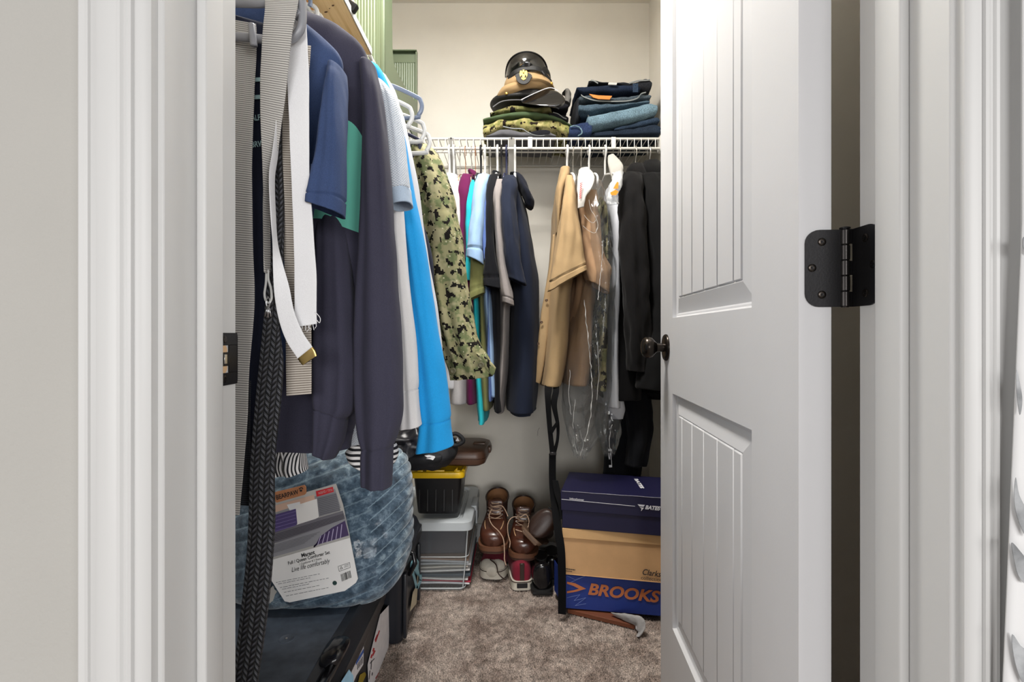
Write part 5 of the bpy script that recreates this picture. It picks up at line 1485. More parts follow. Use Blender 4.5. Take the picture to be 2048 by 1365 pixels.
# right side wall: outline in (y, z) with the sweeping cut-out near the far top corner
def side_wall(x, t):
    Z = lambda py, y: H + (CY - py) * y / F
    far = gby1
    bar = 0.020
    yc = [(1.652, gz1), (1.654, Z(60, 1.654)), (1.662, Z(105, 1.662)), (1.69, Z(132, 1.69)), (1.77, Z(155, 1.77)), (1.87, Z(176, 1.87)), (1.97, Z(192, 1.97)), (far - bar - .012, Z(203, 2.06))]
    sp_ = spline(yc, 5)
    left = [(gby0, gz0)] + [(gby0, gz1)] + [tuple(p) for p in sp_] + [(far - bar - .012, gz0)]
    bar_p = [(far - bar - .012, gz0), (far - bar - .012, Z(203, 2.06)), (far - bar, Z(190, 2.07)), (far - bar, Z(106, far)), (far, Z(106, far)), (far, gz0)]
    mm = Matrix(((0, 0, 1, x - t), (1, 0, 0, 0), (0, 1, 0, 0), (0, 0, 0, 1)))
    top = [(1.655, Z(108, far) + .001), (far - bar + .001, Z(108, far) + .001), (far - bar + .001, Z(126, far)), (1.655, Z(126, far))]
    return join(prism(left, t, mm), prism(bar_p, t, mm)), xf(prism([(p[0], p[1]) for p in top], .003), mm)
sw_, top_ = side_wall(gbx1, .005)
mk('corner_post', span(gbx1 - .014, gbx1 + .0012, gby0 - .0012, gby0 + .014, gz0, gz1, .003, 2), m_green, gb)
mk('side_panel', sw_, m_green, gb, angle=20)
mk('side_panel', span(gbx0, gbx0 + .005, gby0, gby1, gz0, gz1 - .075, .001), m_green, gb)
mk('bottom', span(gbx0, gbx1, gby0, gby1, gz0 - .001, gz0 + .004, .001), m_green, gb)
mk('back_rim', join(span(gbx0, gbx1, gby1 - .026, gby1, 2.125, 2.130, .001), span(gbx0, gbx1, gby1 - .008, gby1 - .003, 2.085, 2.126, .001)), m_green, gb)
pb = thing('pine_panel', 'knotty pine panel of joined boards lying on the left shelf above the shirts', 'panel', (-.57, 1.0, 1.745))
xs_ = [-.74, -.655, -.57, -.483, -.395]
for i in range(4):
    mk('board', span(xs_[i] + .0012, xs_[i + 1] - .0012, .66, 1.42, 1.746, 1.763, .0012), m_pine, pb)
mk('edge_strip', span(-.395, -.3925, .66, 1.42, 1.746, 1.763, .0005), m_wplastic, pb)
m_knot = M('knot', (96, 56, 30), .7)
plk = Plane((-.4, 1.0, 1.746), (-.6, 1.0, 1.746), (-.4, 1.3, 1.746))
plk.n = Vector((0, 0, -1))
for kx, ky, ra, rb in ((666, 11, 2.6, 1.6), (652, 24, 3.4, 1.6), (659, 17, 1.2, .8)):
    mk('knot', plk.poly([(kx + ra * math.cos(t) - rb * .5 * math.sin(t), ky + rb * math.sin(t)) for t in [i * math.pi / 7 for i in range(14)]], .0002, .0008), m_knot, pb)
hc = thing('clip_hanger', 'wooden clip hanger with a black clip in front of the green bin', 'hanger', P(700, 10, 1.26))
mk('wood_bar', tube([P(672, -16, 1.27), P(704, 8, 1.25)], .010, 10), M('cream_wood', (202, 186, 150), .5), hc, angle=180)
mk('clip', box(P(704, 14, 1.245), (.026, .018, .022), .004, ry=R(35), seg=2), m_black, hc)
mk('clip_arm', tube([P(688, 2, 1.25), P(700, 18, 1.245)], .005, 8), m_black, hc)
# ------------------------------------------------------------------ black footlockers on the left
m_tough = M('black_tough_plastic', (32, 34, 40), 0.38, var=0.15, bump=0.25, bscale=900, bdist=0.0006)
m_lid = M('scuffed_sheen_plastic', (52, 60, 72), 0.5, var=0.16, vscale=30, bump=0.3, bscale=900, bdist=0.0006, c2=(64, 73, 86))  # mottled black plastic, the lid's bluish sheen put into its colour
m_glossb = M('glossy_black_plastic', (20, 20, 24), 0.18, var=0.15)
m_sticker = M('white_sticker', (214, 210, 212), 0.7, var=0.08, vscale=40)
m_stickb = M('blue_sticker', (150, 196, 224), 0.5, var=0.10, vscale=40)
m_stickd = M('deep_blue_print', (44, 84, 160), 0.6)
m_sticky = M('olive_sticker', (140, 118, 20), 0.6)
m_tan = M('tan_sticker', (202, 190, 162), 0.7, var=0.08, vscale=40)
m_ink = M('dark_ink', (36, 36, 42), 0.7)
m_teal = M('teal_latch', (128, 186, 200), 0.3, metal=0.3, var=0.12, vscale=30)

def trunk(t, x0, x1, y0, y1, ztop, seedv):
    zl = ztop - 0.075
    # tub: tapers a little towards the floor
    V, Fc = [], []
    def ring(x0_, x1_, y0_, y1_, z, r=0.02):
        pts = []
        for cx, cy, a0 in ((x1_ - r, y1_ - r, 0), (x0_ + r, y1_ - r, 90), (x0_ + r, y0_ + r, 180), (x1_ - r, y0_ + r, 270)):
            for k in range(5):
                a = R(a0 + k * 22.5)
                pts.append(Vector((cx + r * math.cos(a), cy + r * math.sin(a), z)))
        return pts
    def stack(rs):
        V, Fc = [], []
        n = len(rs[0])
        for r_ in rs:
            V += r_
        for i in range(len(rs) - 1):
            for j in range(n):
                Fc.append((i * n + j, i * n + (j + 1) % n, (i + 1) * n + (j + 1) % n, (i + 1) * n + j))
        Fc.append(tuple(range(n))[::-1])
        Fc.append(tuple(range((len(rs) - 1) * n, len(rs) * n)))
        return V, Fc
    i = 0.012
    mk('tub', stack([ring(x0 + .03, x1 - .018, y0 + .03, y1 - .03, 0.004), ring(x0 + .024, x1 - i - .002, y0 + .024, y1 - .024, 0.02), ring(x0 + .014, x1 - i, y0 + .014, y1 - .014, zl - .012), ring(x0 + .004, x1 - .004, y0 + .004, y1 - .004, zl - .010), ring(x0 + .004, x1 - .004, y0 + .004, y1 - .004, zl)]), m_tough, t)
    mk('lid', stack([ring(x0 + .002, x1 - .002, y0 + .002, y1 - .002, zl + .001), ring(x0, x1, y0, y1, zl + .004), ring(x0, x1, y0, y1, zl + .030), ring(x0 + .005, x1 - .006, y0 + .005, y1 - .005, zl + .034), ring(x0 + .010, x1 - .016, y0 + .010, y1 - .010, ztop - .012, .024), ring(x0 + .018, x1 - .026, y0 + .018, y1 - .018, ztop, .026)]), m_tough, t)
    mk('lid_panel', stack([ring(x0 + .03, x1 - .045, y0 + .03, y1 - .03, ztop - .003), ring(x0 + .032, x1 - .047, y0 + .032, y1 - .032, ztop + .0012)]), m_lid, t)
    return zl
X1 = -0.3685
t1 = thing('footlocker', 'black plastic footlocker nearest the door with the comforter bag on its lid', 'trunk', (-0.55, 1.1, 0.0))
zt1 = 0.262
trunk(t1, -0.752, X1, 0.70, 1.50, zt1, 1)
# corner posts on the side face
for y in (0.80, 0.74):
    mk('side_rib', span(X1 - .014, X1 - .004, y - .012, y + .012, 0.02, 0.18, .004, 2), m_tough, t1)
# latch hump and handle grip over the lid edge
m_ = loft([(Vector((X1 - .030, 1.100, zt1 - .022)), Vector((0, .030, 0)), Vector((.018, 0, 0))), (Vector((X1 - .022, 1.105, zt1 - .004)), Vector((0, .044, 0)), Vector((.024, 0, 0))), (Vector((X1 - .016, 1.107, zt1 + .014)), Vector((0, .042, 0)), Vector((.025, 0, .0))), (Vector((X1 - .012, 1.107, zt1 + .024)), Vector((0, .026, 0)), Vector((.014, 0, 0)))], 32, .7, 5)
mk('latch_cover', m_, m_glossb, t1, angle=180)
mk('handle_grip', tube([Vector((X1 - .012, 1.10, zt1 - .006)), Vector((X1 - .010, 0.99, zt1 - .006)), Vector((X1 - .012, 0.86, zt1 - .010)), Vector((X1 - .014, 0.80, zt1 - .012))], [.012, .011, .011, .012], 14), m_glossb, t1, angle=180)
mk('latch_tongue', box((X1 + .003, 1.03, zt1 - .06), (.012, .045, .075), .004, seg=2), m_glossb, t1)
mk('lid_boss', lathe([(.018, zt1 + .001), (.017, zt1 + .0022), (.014, zt1 + .0022), (.013, zt1 + .0014)], 28, Matrix.Translation((-.5165, 1.16, 0))), m_lid, t1)
mk('rivet', lathe([(.0028, zt1), (.0026, zt1 + .003), (.001, zt1 + .0036)], 12, Matrix.Translation((-.5165, 1.16, 0))), m_steel, t1)
ps1 = Plane(Vector((X1 - .0105, 1.0, 0)), Vector((X1 - .0105, 1.4, 0)), Vector((X1 - .0105, 1.0, .2)))
if ps1.n.x < 0:
    ps1.n = -ps1.n
def sticker(pl, nm, pts, mat, par, lift=.0008):
    return mk(nm, pl.poly(pts, lift, .0006), mat, par)
s = sticker(ps1, 'sticker', [(760, 1230), (780, 1208), (776, 1318), (748, 1365), (738, 1400), (735, 1330)], m_sticker, t1)
mk('red_print', join(*[ps1.bar(a, b, c, d, w, .0016) for a, b, c, d, w in ((758, 1262, 750, 1285, 2), (754, 1270, 749, 1282, 2), (747, 1297, 745, 1304, 3), (749, 1302, 744, 1312, 3), (743, 1310, 741, 1317, 3), (771, 1325, 750, 1358, 1.6))]), m_red, s)
mk('ink_print', join(*[ps1.bar(a, b, c, d, w, .0016) for a, b, c, d, w in ((742, 1322, 741, 1340, 1.2), (739, 1342, 737, 1360, 1.2), (748, 1318, 739, 1328, 1.2), (744, 1346, 743, 1352, 1.5))]), m_ink, s)
s = sticker(ps1, 'sticker', [(712, 1312), (727, 1292), (726, 1330), (712, 1352), (704, 1372), (700, 1356)], m_sticker, t1)
mk('blue_print', ps1.poly([(711, 1324), (726, 1299), (726, 1306), (711, 1331)], .0016), m_stickd, s)
mk('ink_print', join(*[ps1.bar(714 + 2.4 * k, 1340 - 3 * k, 714 + 2.4 * k, 1328 - 3.4 * k, .9, .0016) for k in range(5)]), m_ink, s)
s = sticker(ps1, 'sticker', [(720, 1350), (729, 1345), (732, 1350), (722, 1372), (712, 1380)], m_sticky, t1)
s = sticker(ps1, 'sticker', [(666, 1364), (682, 1340), (691, 1352), (692, 1372), (668, 1384)], m_stickb, t1, .018)
pp = thing('paper_scrap', 'small torn white paper scrap between comforter bag and braided belt', 'paper', P(544, 1195, 1.235))
plq = Plane(P(540, 1200, 1.25), P(556, 1200, 1.25), P(545, 1170, 1.26))
mk('sheet', plq.poly([(541, 1178), (546, 1172), (549, 1180), (554, 1184), (550, 1190), (546, 1202), (539, 1208)], .0, .0006), m_paper, pp)

X2 = -0.325
t2 = thing('footlocker', 'second black plastic footlocker standing behind the first, beside the clear bin', 'trunk', (-0.53, 1.70, 0.0))
zt2 = 0.318
trunk(t2, -0.75, X2, 1.535, 1.845, zt2, 2)
mk('handle_loop', tube([Vector((X2 + .000, 1.60, .20)), Vector((X2 + .018, 1.605, .235)), Vector((X2 + .012, 1.61, .262)), Vector((X2 - .004, 1.612, .270))], .0075, 10), m_glossb, t2, angle=180)
for y in (1.575, 1.80):
    mk('side_rib', span(X2 - .012, X2 - .001, y - .012, y + .012, 0.02, 0.22, .004, 2), m_tough, t2)
ps2 = Plane(Vector((X2 - .008, 1.0, 0)), Vector((X2 - .008, 1.4, 0)), Vector((X2 - .008, 1.0, .2)))
if ps2.n.x < 0:
    ps2.n = -ps2.n
lt = join(ps2.poly([(816, 1128), (823, 1113), (831, 1124), (830, 1138), (834, 1155), (828, 1150), (821, 1142), (815, 1138)], .012, .004), ps2.bar(817, 1144, 826, 1178, 5, .014), ps2.bar(833, 1150, 834, 1162, 5, .014), ps2.bar(834, 1160, 826, 1178, 5, .014))
mk('latch', lt, m_teal, t2)
mk('sticker', ps2.poly([(825, 1185), (833, 1170), (835, 1125), (838, 1124), (832, 1208), (819, 1224)], .002), m_tan, t2)

# ------------------------------------------------------------------ comforter set
m_plush = bpy.data.materials.new('plush')
m_plush.use_nodes = True
N = Nodes(m_plush)
N.bsdf.inputs['Roughness'].default_value = 0.75
N.bsdf.inputs['Sheen Weight'].default_value = 0.45
N.bsdf.inputs['Specular IOR Level'].default_value = 0.15
gpos = N.new('ShaderNodeNewGeometry')
sx = N.new('ShaderNodeSeparateXYZ')
N.link(gpos.outputs['Position'], sx.inputs[0])
gx, gz = sx.outputs[0], sx.outputs[2]
jit = N.math('MULTIPLY', N.noise(gpos.outputs['Position'], 160, 2), 0.004)
x3 = N.math('ADD', gx, 0.3)
qa = N.math('ADD', N.math('MULTIPLY_ADD', gx, .62, N.math('MULTIPLY', gz, -.78)), N.math('MULTIPLY', N.math('MULTIPLY', x3, x3), .10))
qb = N.math('MULTIPLY_ADD', gz, .92, N.math('MULTIPLY', gx, -.30))
def groove(q, p):
    r = N.math('ABSOLUTE', N.math('SINE', N.math('MULTIPLY', N.math('ADD', q, jit), math.pi / p)))
    return N.math('SUBTRACT', 1.0, N.math('MINIMUM', N.math('MULTIPLY', r, 4.0), 1.0))
zone = N.math('GREATER_THAN', N.math('ADD', N.math('MULTIPLY_ADD', gz, .22, gx), .27), 0.0)
lines = N.math('ADD', N.math('MULTIPLY', groove(qa, .026), zone), N.math('MULTIPLY', N.math('MULTIPLY', groove(qb, .030), N.math('SUBTRACT', 1.0, zone)), 0.55))
vec = N.coord()
pn = N.noise(vec, 38, 5, .7)
c0 = N.ramp(pn, [(0.30, rgb((50, 66, 80))), (0.50, rgb((92, 112, 128))), (0.68, rgb((158, 178, 190)))])
c0 = N.mix(N.math('MULTIPLY', lines, 0.9), c0, rgb((176, 198, 208)))
N.link(c0, N.bsdf.inputs['Base Color'])
N.bump(N.noise(vec, 420, 2), 0.6, 0.002)
cf = thing('comforter_set', 'slate blue plush comforter set in a clear bag on the near trunk lid', 'comforter', (-.52, 1.36, zt1))
def ridge(p):
    e = p.x + .22 * p.z + .27
    if e > 0:
        q = (p.x * .62 + p.z * -.78 + 0.10 * (p.x + .3) ** 2)
        return abs(math.sin(math.pi * q / .026))
    if e > -.034:
        return 0.5 + 0.5 * noise.noise(p * 40)
    q = (p.z * .92 + p.x * -.30)
    return abs(math.sin(math.pi * q / .030))
rows = [(640, 760, 898, 1.50, .02), (580, 796, 906, 1.49, .05), (510, 812, 930, 1.475, .09), (478, 819, 975, 1.455, .115), (470, 823, 1030, 1.435, .13), (468, 822, 1080, 1.42, .135), (468, 812, 1125, 1.405, .13), (472, 793, 1160, 1.392, .115), (480, 765, 1185, 1.375, .08), (495, 720, 1197, 1.355, .04), (520, 690, 1199, 1.35, .02)]
rr = []
for xl, xr, y, Y, ry in rows:
    p, q = P(xl, y, Y), P(xr, y, Y)
    rr.append(((p + q) / 2, (q - p) / 2, Vector((0, ry, 0))))
def pl_d(p, nr, f):
    return 0.006 * (ridge(p) ** 0.45) + 0.006 * noise.noise(p * 9)
g = loft(rr, 340, 0.78, 24, dfun=pl_d, seed=0)
mk('plush_roll', g, m_plush, cf, angle=180)
g2 = loft([(c + Vector((0, -.004, .002)), a * 1.012, b * 1.05) for c, a, b in rr], 120, 0.78, 10, wr=(.004, 14, 1.0), cap=(True, True), seed=4)
mk('clear_bag', g2, clear_film('bag_film', gloss=0.012, fac=0.0, edge=0.10, wrinkle=0.3, rough=0.12, wscale=(14, 14, 14)), cf, angle=180)
# printed insert card
ca, cb_, cc = P(547, 1012, 1.262), P(676, 976, 1.280), P(560, 1198, 1.246)
plc = Plane(ca, cb_, cc)
card = mk('insert_card', plc.poly([(520, 1010), (546, 1004), (672, 968), (686, 1010), (700, 1076), (716, 1158), (712, 1166), (690, 1182), (580, 1205), (570, 1203), (536, 1150), (530, 1100)], 0, .0012), m_paper, cf)
def print_(nm, pts, c, lift, rough=.45):
    m = bpy.data.materials.get('print_%d_%d_%d' % c) or M('print_%d_%d_%d' % c, c, rough, var=.03)
    return mk(nm, plc.poly(pts, lift, .0004), m, card)
print_('picture_wall', [(522, 1034), (670, 978), (682, 1016), (525, 1060)], (150, 150, 154), .0006)
print_('picture_band', [(522, 1020), (545, 1013), (628, 990), (630, 1000), (524, 1034)], (214, 180, 160), .0008)
print_('picture_headboard', [(634, 996), (672, 986), (681, 1022), (638, 1034)], (128, 128, 134), .0010)
mk('headboard_line', join(*[plc.bar(636 + k * .5, 999 + 3.4 * k, 673 + k * .9, 989 + 3.4 * k, 1.0, .0016) for k in range(10)]), M('print_line', (92, 92, 100), .5), card)
print_('picture_sheet', [(522, 1100), (690, 1030), (698, 1072), (528, 1120)], (146, 146, 152), .0009)
print_('picture_fold', [(522, 1070), (686, 1022), (690, 1038), (640, 1056), (524, 1096)], (112, 110, 118), .0011)
mk('fold_line', join(*[plc.bar(524, 1078 + 3.2 * k, 688, 1028 + 2.4 * k, .9, .0016) for k in range(5)]), M('print_line_dark', (62, 58, 68), .5), card)
mk('sheet_line', join(*[plc.bar(526, 1098 + 3.0 * k, 640 - 6 * k, 1064 + 4.4 * k, .8, .0015) for k in range(6)]), M('print_line_pale', (112, 112, 118), .5), card)
print_('picture_pillow', [(590, 1012), (634, 998), (638, 1034), (632, 1038), (594, 1050)], (236, 234, 232), .0013)
print_('picture_pillow', [(574, 1010), (600, 1004), (602, 1014), (580, 1022)], (232, 232, 234), .0012)
print_('purple_pillow', [(522, 1038), (592, 1018), (595, 1048), (590, 1052), (524, 1074)], (84, 72, 122), .0014)
mk('purple_line', join(*[plc.bar(526, 1042 + 7 * k, 592, 1023 + 7 * k, 1.0, .0020) for k in range(5)]), M('print_violet', (122, 108, 160), .5), card)
print_('purple_throw', [(628, 1096), (640, 1074), (664, 1056), (690, 1042), (698, 1071), (628, 1092)], (72, 56, 98), .0014)
mk('throw_line', join(*[plc.bar(636 + 9 * k, 1090 - 2.6 * k, 642 + 8.4 * k, 1072 - 4.6 * k, 1.6, .0020) for k in range(6)]), M('print_lilac', (178, 168, 200), .5), card)
red = mk('red_flash', plc.poly([(632, 983), (666, 974), (668, 984), (634, 994)], .0016, .0004), M('red_flash_print', (206, 40, 50), .5), card)
lt_ = M('print_black', (26, 26, 30), .6)
mk('lettering', ptext(plc, 'FULL / QUEEN', 664, 976.5, 637, 984, 5.5, lift=.0024), m_paper, red)
print_('card_foot', [(530, 1124), (700, 1076), (716, 1158), (712, 1166), (690, 1182), (580, 1205), (570, 1203), (536, 1150)], (238, 237, 236), .0018)
LF = .0030
mk('lettering', ptext(plc, 'Marant', 604.5, 1115, 631, 1108, 8, lift=LF, bold=.025), lt_, card)
mk('lettering', ptext(plc, 'Full / Queen Comforter Set', 578, 1131, 661, 1108.5, 8, lift=LF, bold=.015), lt_, card)
mk('lettering', ptext(plc, '1 Comforter & 2 Shams', 600, 1130.5, 644, 1118.5, 4, lift=LF), lt_, card)
mk('lettering', ptext(plc, 'Live life comfortably', 585, 1147, 662, 1128, 12, lift=LF, shear=.35), lt_, card)
rows_ = []
for k, (y0, w) in enumerate(((1165, 96), (1169, 70), (1177, 104), (1181, 60), (1188, 72), (1196, 90))):
    x = 553 + k * 4
    e = x + w
    while x < e:
        q = rnd.uniform(3, 9)
        if x + q > e:
            break
        yy = y0 - (x - 553) * .20
        rows_.append(plc.bar(x, yy, x + q, yy - q * .20, .8, LF))
        x += q + rnd.uniform(1.2, 2.6)
mk('fine_print', join(*rows_), M('print_gray', (120, 120, 126), .6), card, kind='stuff')
bars = []
x = 682.0
while x < 701:
    w = rnd.choice((.7, 1.0, 1.7))
    bars.append(plc.poly([(x, 1149 - (x - 682) * .42), (x + w, 1149 - (x + w - 682) * .42), (x + w + 2.6, 1163 - (x + w - 682) * .42), (x + 2.6, 1163 - (x - 682) * .42)], LF, .0004))
    x += w + rnd.choice((.7, 1.0, 1.4))
mk('barcode', join(*bars), lt_, card)
mk('seal', plc.poly([(670 + 4.4 * math.cos(a), 1166 + 4.4 * math.sin(a)) for a in [i * math.pi / 10 for i in range(20)]], LF), M('seal_green', (30, 60, 58), .5), card)
fr_ = [(677, 1133), (700, 1125), (701, 1135), (679, 1143)]
mk('mark_frame', join(*[plc.bar(*fr_[i], *fr_[(i + 1) % 4], .7, LF) for i in range(4)] + [plc.bar(681, 1138, 683, 1133, .9, LF), plc.bar(683, 1133, 686, 1137, .9, LF), plc.bar(686, 1137, 681.5, 1138.6, .9, LF), plc.bar(689, 1131.5, 698, 1128.6, .7, LF), plc.bar(689, 1134.5, 698, 1131.6, .7, LF)]), M('print_gray2', (110, 110, 112), .6), card)
# leather tag
tg = mk('leather_tag', plc.poly([(549, 988), (552, 984), (610, 970), (613, 974), (613.5, 986), (611, 989), (555, 1005), (552, 1002)], .006, .004), M('tan_leather', (176, 118, 80), .6, var=.1, vscale=60), cf)
mk('lettering', ptext(plc, 'BEARPAW', 556, 999, 600, 987, 9.5, lift=.0085, bold=.02), lt_, tg)
paw = [(604, 980.5, 2.6, 2.2), (601, 976.8, 1.0, 1.6), (603.3, 975.3, 1.0, 1.7), (605.8, 974.9, 1.0, 1.7), (607.6, 976.6, .9, 1.5)]
mk('paw_mark', join(*[plc.poly([(cx + a * math.cos(t), cy + b * math.sin(t)) for t in [i * math.pi / 6 for i in range(12)]], .0085) for cx, cy, a, b in paw]), lt_, tg)
# ------------------------------------------------------------------ dark bags over the totes
bp_ = thing('backpack', 'black backpack with a small white logo stitched on its flap, over the totes', 'backpack', P(850, 935, 1.88))
rows = [(770, 866, 850, 1.95, .06), (755, 892, 866, 1.95, .09), (760, 905, 884, 1.95, .10), (790, 912, 902, 1.945, .10), (796, 906, 916, 1.94, .095), (798, 890, 930, 1.935, .08), (800, 872, 934, 1.93, .06)]
rr3 = []
for xl, xr, y, Y, ry in rows:
    p, q = P(xl, y, Y - .06), P(xr, y, Y - .06)
    rr3.append(((p + q) / 2, (q - p) / 2, Vector((0, ry, 0))))
m_pack = M('pack_cloth', (22, 23, 28), .7, var=.3, vscale=20, bump=.3, bscale=600)
mk('body', loft(rr3, 60, .75, 7, wr=(.008, 14, 1.0), seed=71), m_pack, bp_, angle=180)
rows = [(800, 906, 880, 907, 1.795, .010), (800, 916, 886, 912, 1.785, .014), (801, 927, 884, 924, 1.785, .014), (806, 932, 872, 934, 1.79, .010)]
mk('flap', loft(pxrings(rows), 40, .6, 6, wr=(.004, 20, 1), seed=72), m_pack, bp_, angle=180)
mk('carry_loop', tube([P(x, y, 1.86) for x, y in spline([(898, 872), (912, 868), (924, 876), (926, 884), (916, 890), (902, 892)], 7)], .0075, 8), m_pack, bp_, angle=180)
mk('tag_label', Plane(P(910, 876, 1.85), P(918, 880, 1.85), P(914, 870, 1.85)).poly([(911, 883), (915, 875), (919, 883)], .0, .002), M('tag_gray', (170, 172, 178), .6), bp_)
plg = Plane(P(850, 920, 1.770), P(880, 918, 1.770), P(860, 905, 1.775))
mk('logo', join(plg.poly([(849, 912), (858, 910.5), (870, 913), (868, 917), (860, 915), (855, 916)], .001), plg.poly([(852, 918), (860, 916.5), (871, 914.5), (866, 921), (860, 919)], .0015)), M('logo_white', (222, 222, 226), .6), bp_)
jk = thing('rain_jacket', 'crumpled black rain jacket piled behind the bright blue cuff', 'jacket', P(810, 890, 1.80))
rows = [(790, 856, 842, 858, 1.80, .04), (775, 870, 850, 872, 1.79, .06), (780, 890, 846, 892, 1.785, .06), (790, 906, 840, 904, 1.785, .05)]
mk('cloth', loft(pxrings(rows), 60, .8, 8, wr=(.016, 18, 1.2), seed=73), M('shiny_black_nylon', (24, 25, 32), .35, var=.25), jk, angle=180)

# brown case
m_case = M('brown_case_plastic', (84, 58, 44), 0.36, var=0.12, bump=.15, bscale=700)
bc_ = thing('hard_case', 'brown hard plastic case with rounded corners on top of the yellow lidded tote', 'case', P(905, 944, 1.98))
def rrect(x0, x1, y0, y1, z, r, M_=None, k=5):
    pts = []
    for cx, cy, a0 in ((x1 - r, y1 - r, 0), (x0 + r, y1 - r, 90), (x0 + r, y0 + r, 180), (x1 - r, y0 + r, 270)):
        for i in range(k):
            a = R(a0 + i * 90 / (k - 1))
            v = Vector((cx + r * math.cos(a), cy + r * math.sin(a), z))
            pts.append(M_ @ v if M_ else v)
    return pts
def rstack(rs, cap0=True, cap1=True):
    V, Fc = [], []
    n = len(rs[0])
    for r_ in rs:
        V += r_
    for i in range(len(rs) - 1):
        for j in range(n):
            Fc.append((i * n + j, i * n + (j + 1) % n, (i + 1) * n + (j + 1) % n, (i + 1) * n + j))
    if cap0:
        Fc.append(tuple(range(n))[::-1])
    if cap1:
        Fc.append(tuple(range((len(rs) - 1) * n, len(rs) * n)))
    return V, Fc
zc0 = 0.458
cm = Matrix.Translation((-.245, 2.06, zc0)) @ Matrix.Rotation(R(-4), 4, 'Z')
hx, hy = .152, .135
mk('shell_bottom', rstack([rrect(-hx + .02, hx - .02, -hy + .015, hy - .015, 0, .03, cm), rrect(-hx + .004, hx - .004, -hy + .003, hy - .003, .008, .04, cm), rrect(-hx, hx, -hy, hy, .024, .042, cm), rrect(-hx, hx, -hy, hy, .028, .042, cm)]), m_case, bc_)
mk('shell_top', rstack([rrect(-hx, hx, -hy, hy, .0295, .042, cm), rrect(-hx, hx, -hy, hy, .040, .042, cm), rrect(-hx + .006, hx - .006, -hy + .006, hy - .006, .054, .04, cm), rrect(-hx + .02, hx - .02, -hy + .02, hy - .02, .060, .035, cm)]), m_case, bc_)
mk('clasp', xf(box((hx + .002, .02, .036), (.012, .05, .024), .004, seg=2), cm), m_case, bc_)
mk('recess', xf(box((hx - .04, .03, .060), (.05, .07, .008), .003, seg=2), cm), m_case, bc_)

# yellow lidded tote
m_yel = M('yellow_plastic', (232, 188, 22), 0.35, var=0.05)
m_btote = M('black_tote_plastic', (26, 26, 28), 0.35, var=0.12, bump=.15, bscale=500)
yt = thing('storage_tote', 'black tote with a yellow lid standing on the clear bin', 'tote', (-.275, 2.03, .279))
bx0, bx1, by0, by1 = -.378, -.183, 1.895, 2.155
zb_, zl_ = .2835, .430
mk('tub', rstack([rrect(bx0 + .022, bx1 - .022, by0 + .02, by1 - .02, zb_, .015), rrect(bx0 + .02, bx1 - .02, by0 + .018, by1 - .018, zb_ + .006, .016), rrect(bx0 + .006, bx1 - .006, by0 + .006, by1 - .006, zl_, .018)]), m_btote, yt)
for i in range(5):
    x = bx0 + .03 + i * .031
    mk('tub_rib', xf(box((0, 0, 0), (.006, .004, .12), .001), Matrix.Translation((x, by0 + .0105, (zb_ + zl_) / 2)) @ Matrix.Rotation(R(-5.5), 4, 'X')), m_btote, yt)
mk('lid', rstack([rrect(bx0 - .004, bx1 + .004, by0 - .006, by1 + .004, zl_ - .006, .018), rrect(bx0 - .006, bx1 + .006, by0 - .008, by1 + .006, zl_ + .002, .02), rrect(bx0 - .004, bx1 + .004, by0 - .006, by1 + .004, zl_ + .014, .02), rrect(bx0 + .006, bx1 - .006, by0 + .004, by1 - .006, zl_ + .017, .018), rrect(bx0 + .012, bx1 - .012, by0 + .010, by1 - .012, zl_ + .011, .016)]), m_yel, yt)
mk('lid_bar', span(bx0 + .055, bx0 + .125, by0 + .006, by0 + .018, zl_ + .010, zl_ + .021, .003, 2), m_yel, yt)
for x in (bx0 + .022, bx1 - .035):
    mk('lid_clip', join(span(x, x + .022, by0 + .006, by0 + .020, zl_ + .010, zl_ + .020, .003, 2), span(x + .004, x + .012, by0 + .010, by0 + .040, zl_ + .012, zl_ + .0245, .003, 2)), m_yel, yt)

# clear bin with gray lid
m_glid = M('gray_lid_plastic', (176, 182, 186), 0.4, var=0.05)
m_clear = clear_film('clear_plastic', tint=(238, 242, 244), gloss=0.04, fac=0.07, edge=0.22, rough=0.12)
cbn = thing('clear_bin', 'clear plastic bin with a light gray lid full of papers on the carpet', 'bin', (-.30, 2.08, 0))
cx0, cx1, cy0, cy1 = -.50, -.150, 1.862, 2.30
zcl = .252
m0 = .028
def shell(z0, z1, i0, i1):
    return rstack([rrect(cx0 + i0, cx1 - i0, cy0 + i0, cy1 - i0, z0, .02), rrect(cx0 + i1, cx1 - i1, cy0 + i1, cy1 - i1, z1, .024)], False, False)
mk('tub', join(rstack([rrect(cx0 + m0, cx1 - m0, cy0 + m0, cy1 - m0, .006, .02), rrect(cx0 + .026, cx1 - .026, cy0 + .026, cy1 - .026, .014, .022), rrect(cx0 + .018, cx1 - .018, cy0 + .018, cy1 - .018, .135, .024), rrect(cx0 + .012, cx1 - .012, cy0 + .012, cy1 - .012, .138, .024), rrect(cx0 + .008, cx1 - .008, cy0 + .008, cy1 - .008, zcl - .012, .026)], True, False)), m_clear, cbn)
m_rim = M('milky_edge', (196, 202, 204), .4)
mk('tub_rib', tube(rrect(cx0 + .012, cx1 - .012, cy0 + .012, cy1 - .012, .137, .024), .0016, 6, True), m_rim, cbn)
mk('tub_rib', tube(rrect(cx0 + .026, cx1 - .026, cy0 + .026, cy1 - .026, .014, .022), .0022, 6, True), m_rim, cbn)
for cxx, cyy in ((cx1 - .030, cy0 + .016),):
    mk('tub_corner', tube([Vector((cx1 - .034, cy0 + .030, .014)), Vector((cx1 - .0215, cy0 + .0185, .135)), Vector((cx1 - .0145, cy0 + .0125, .24))], .0022, 6), m_rim, cbn)
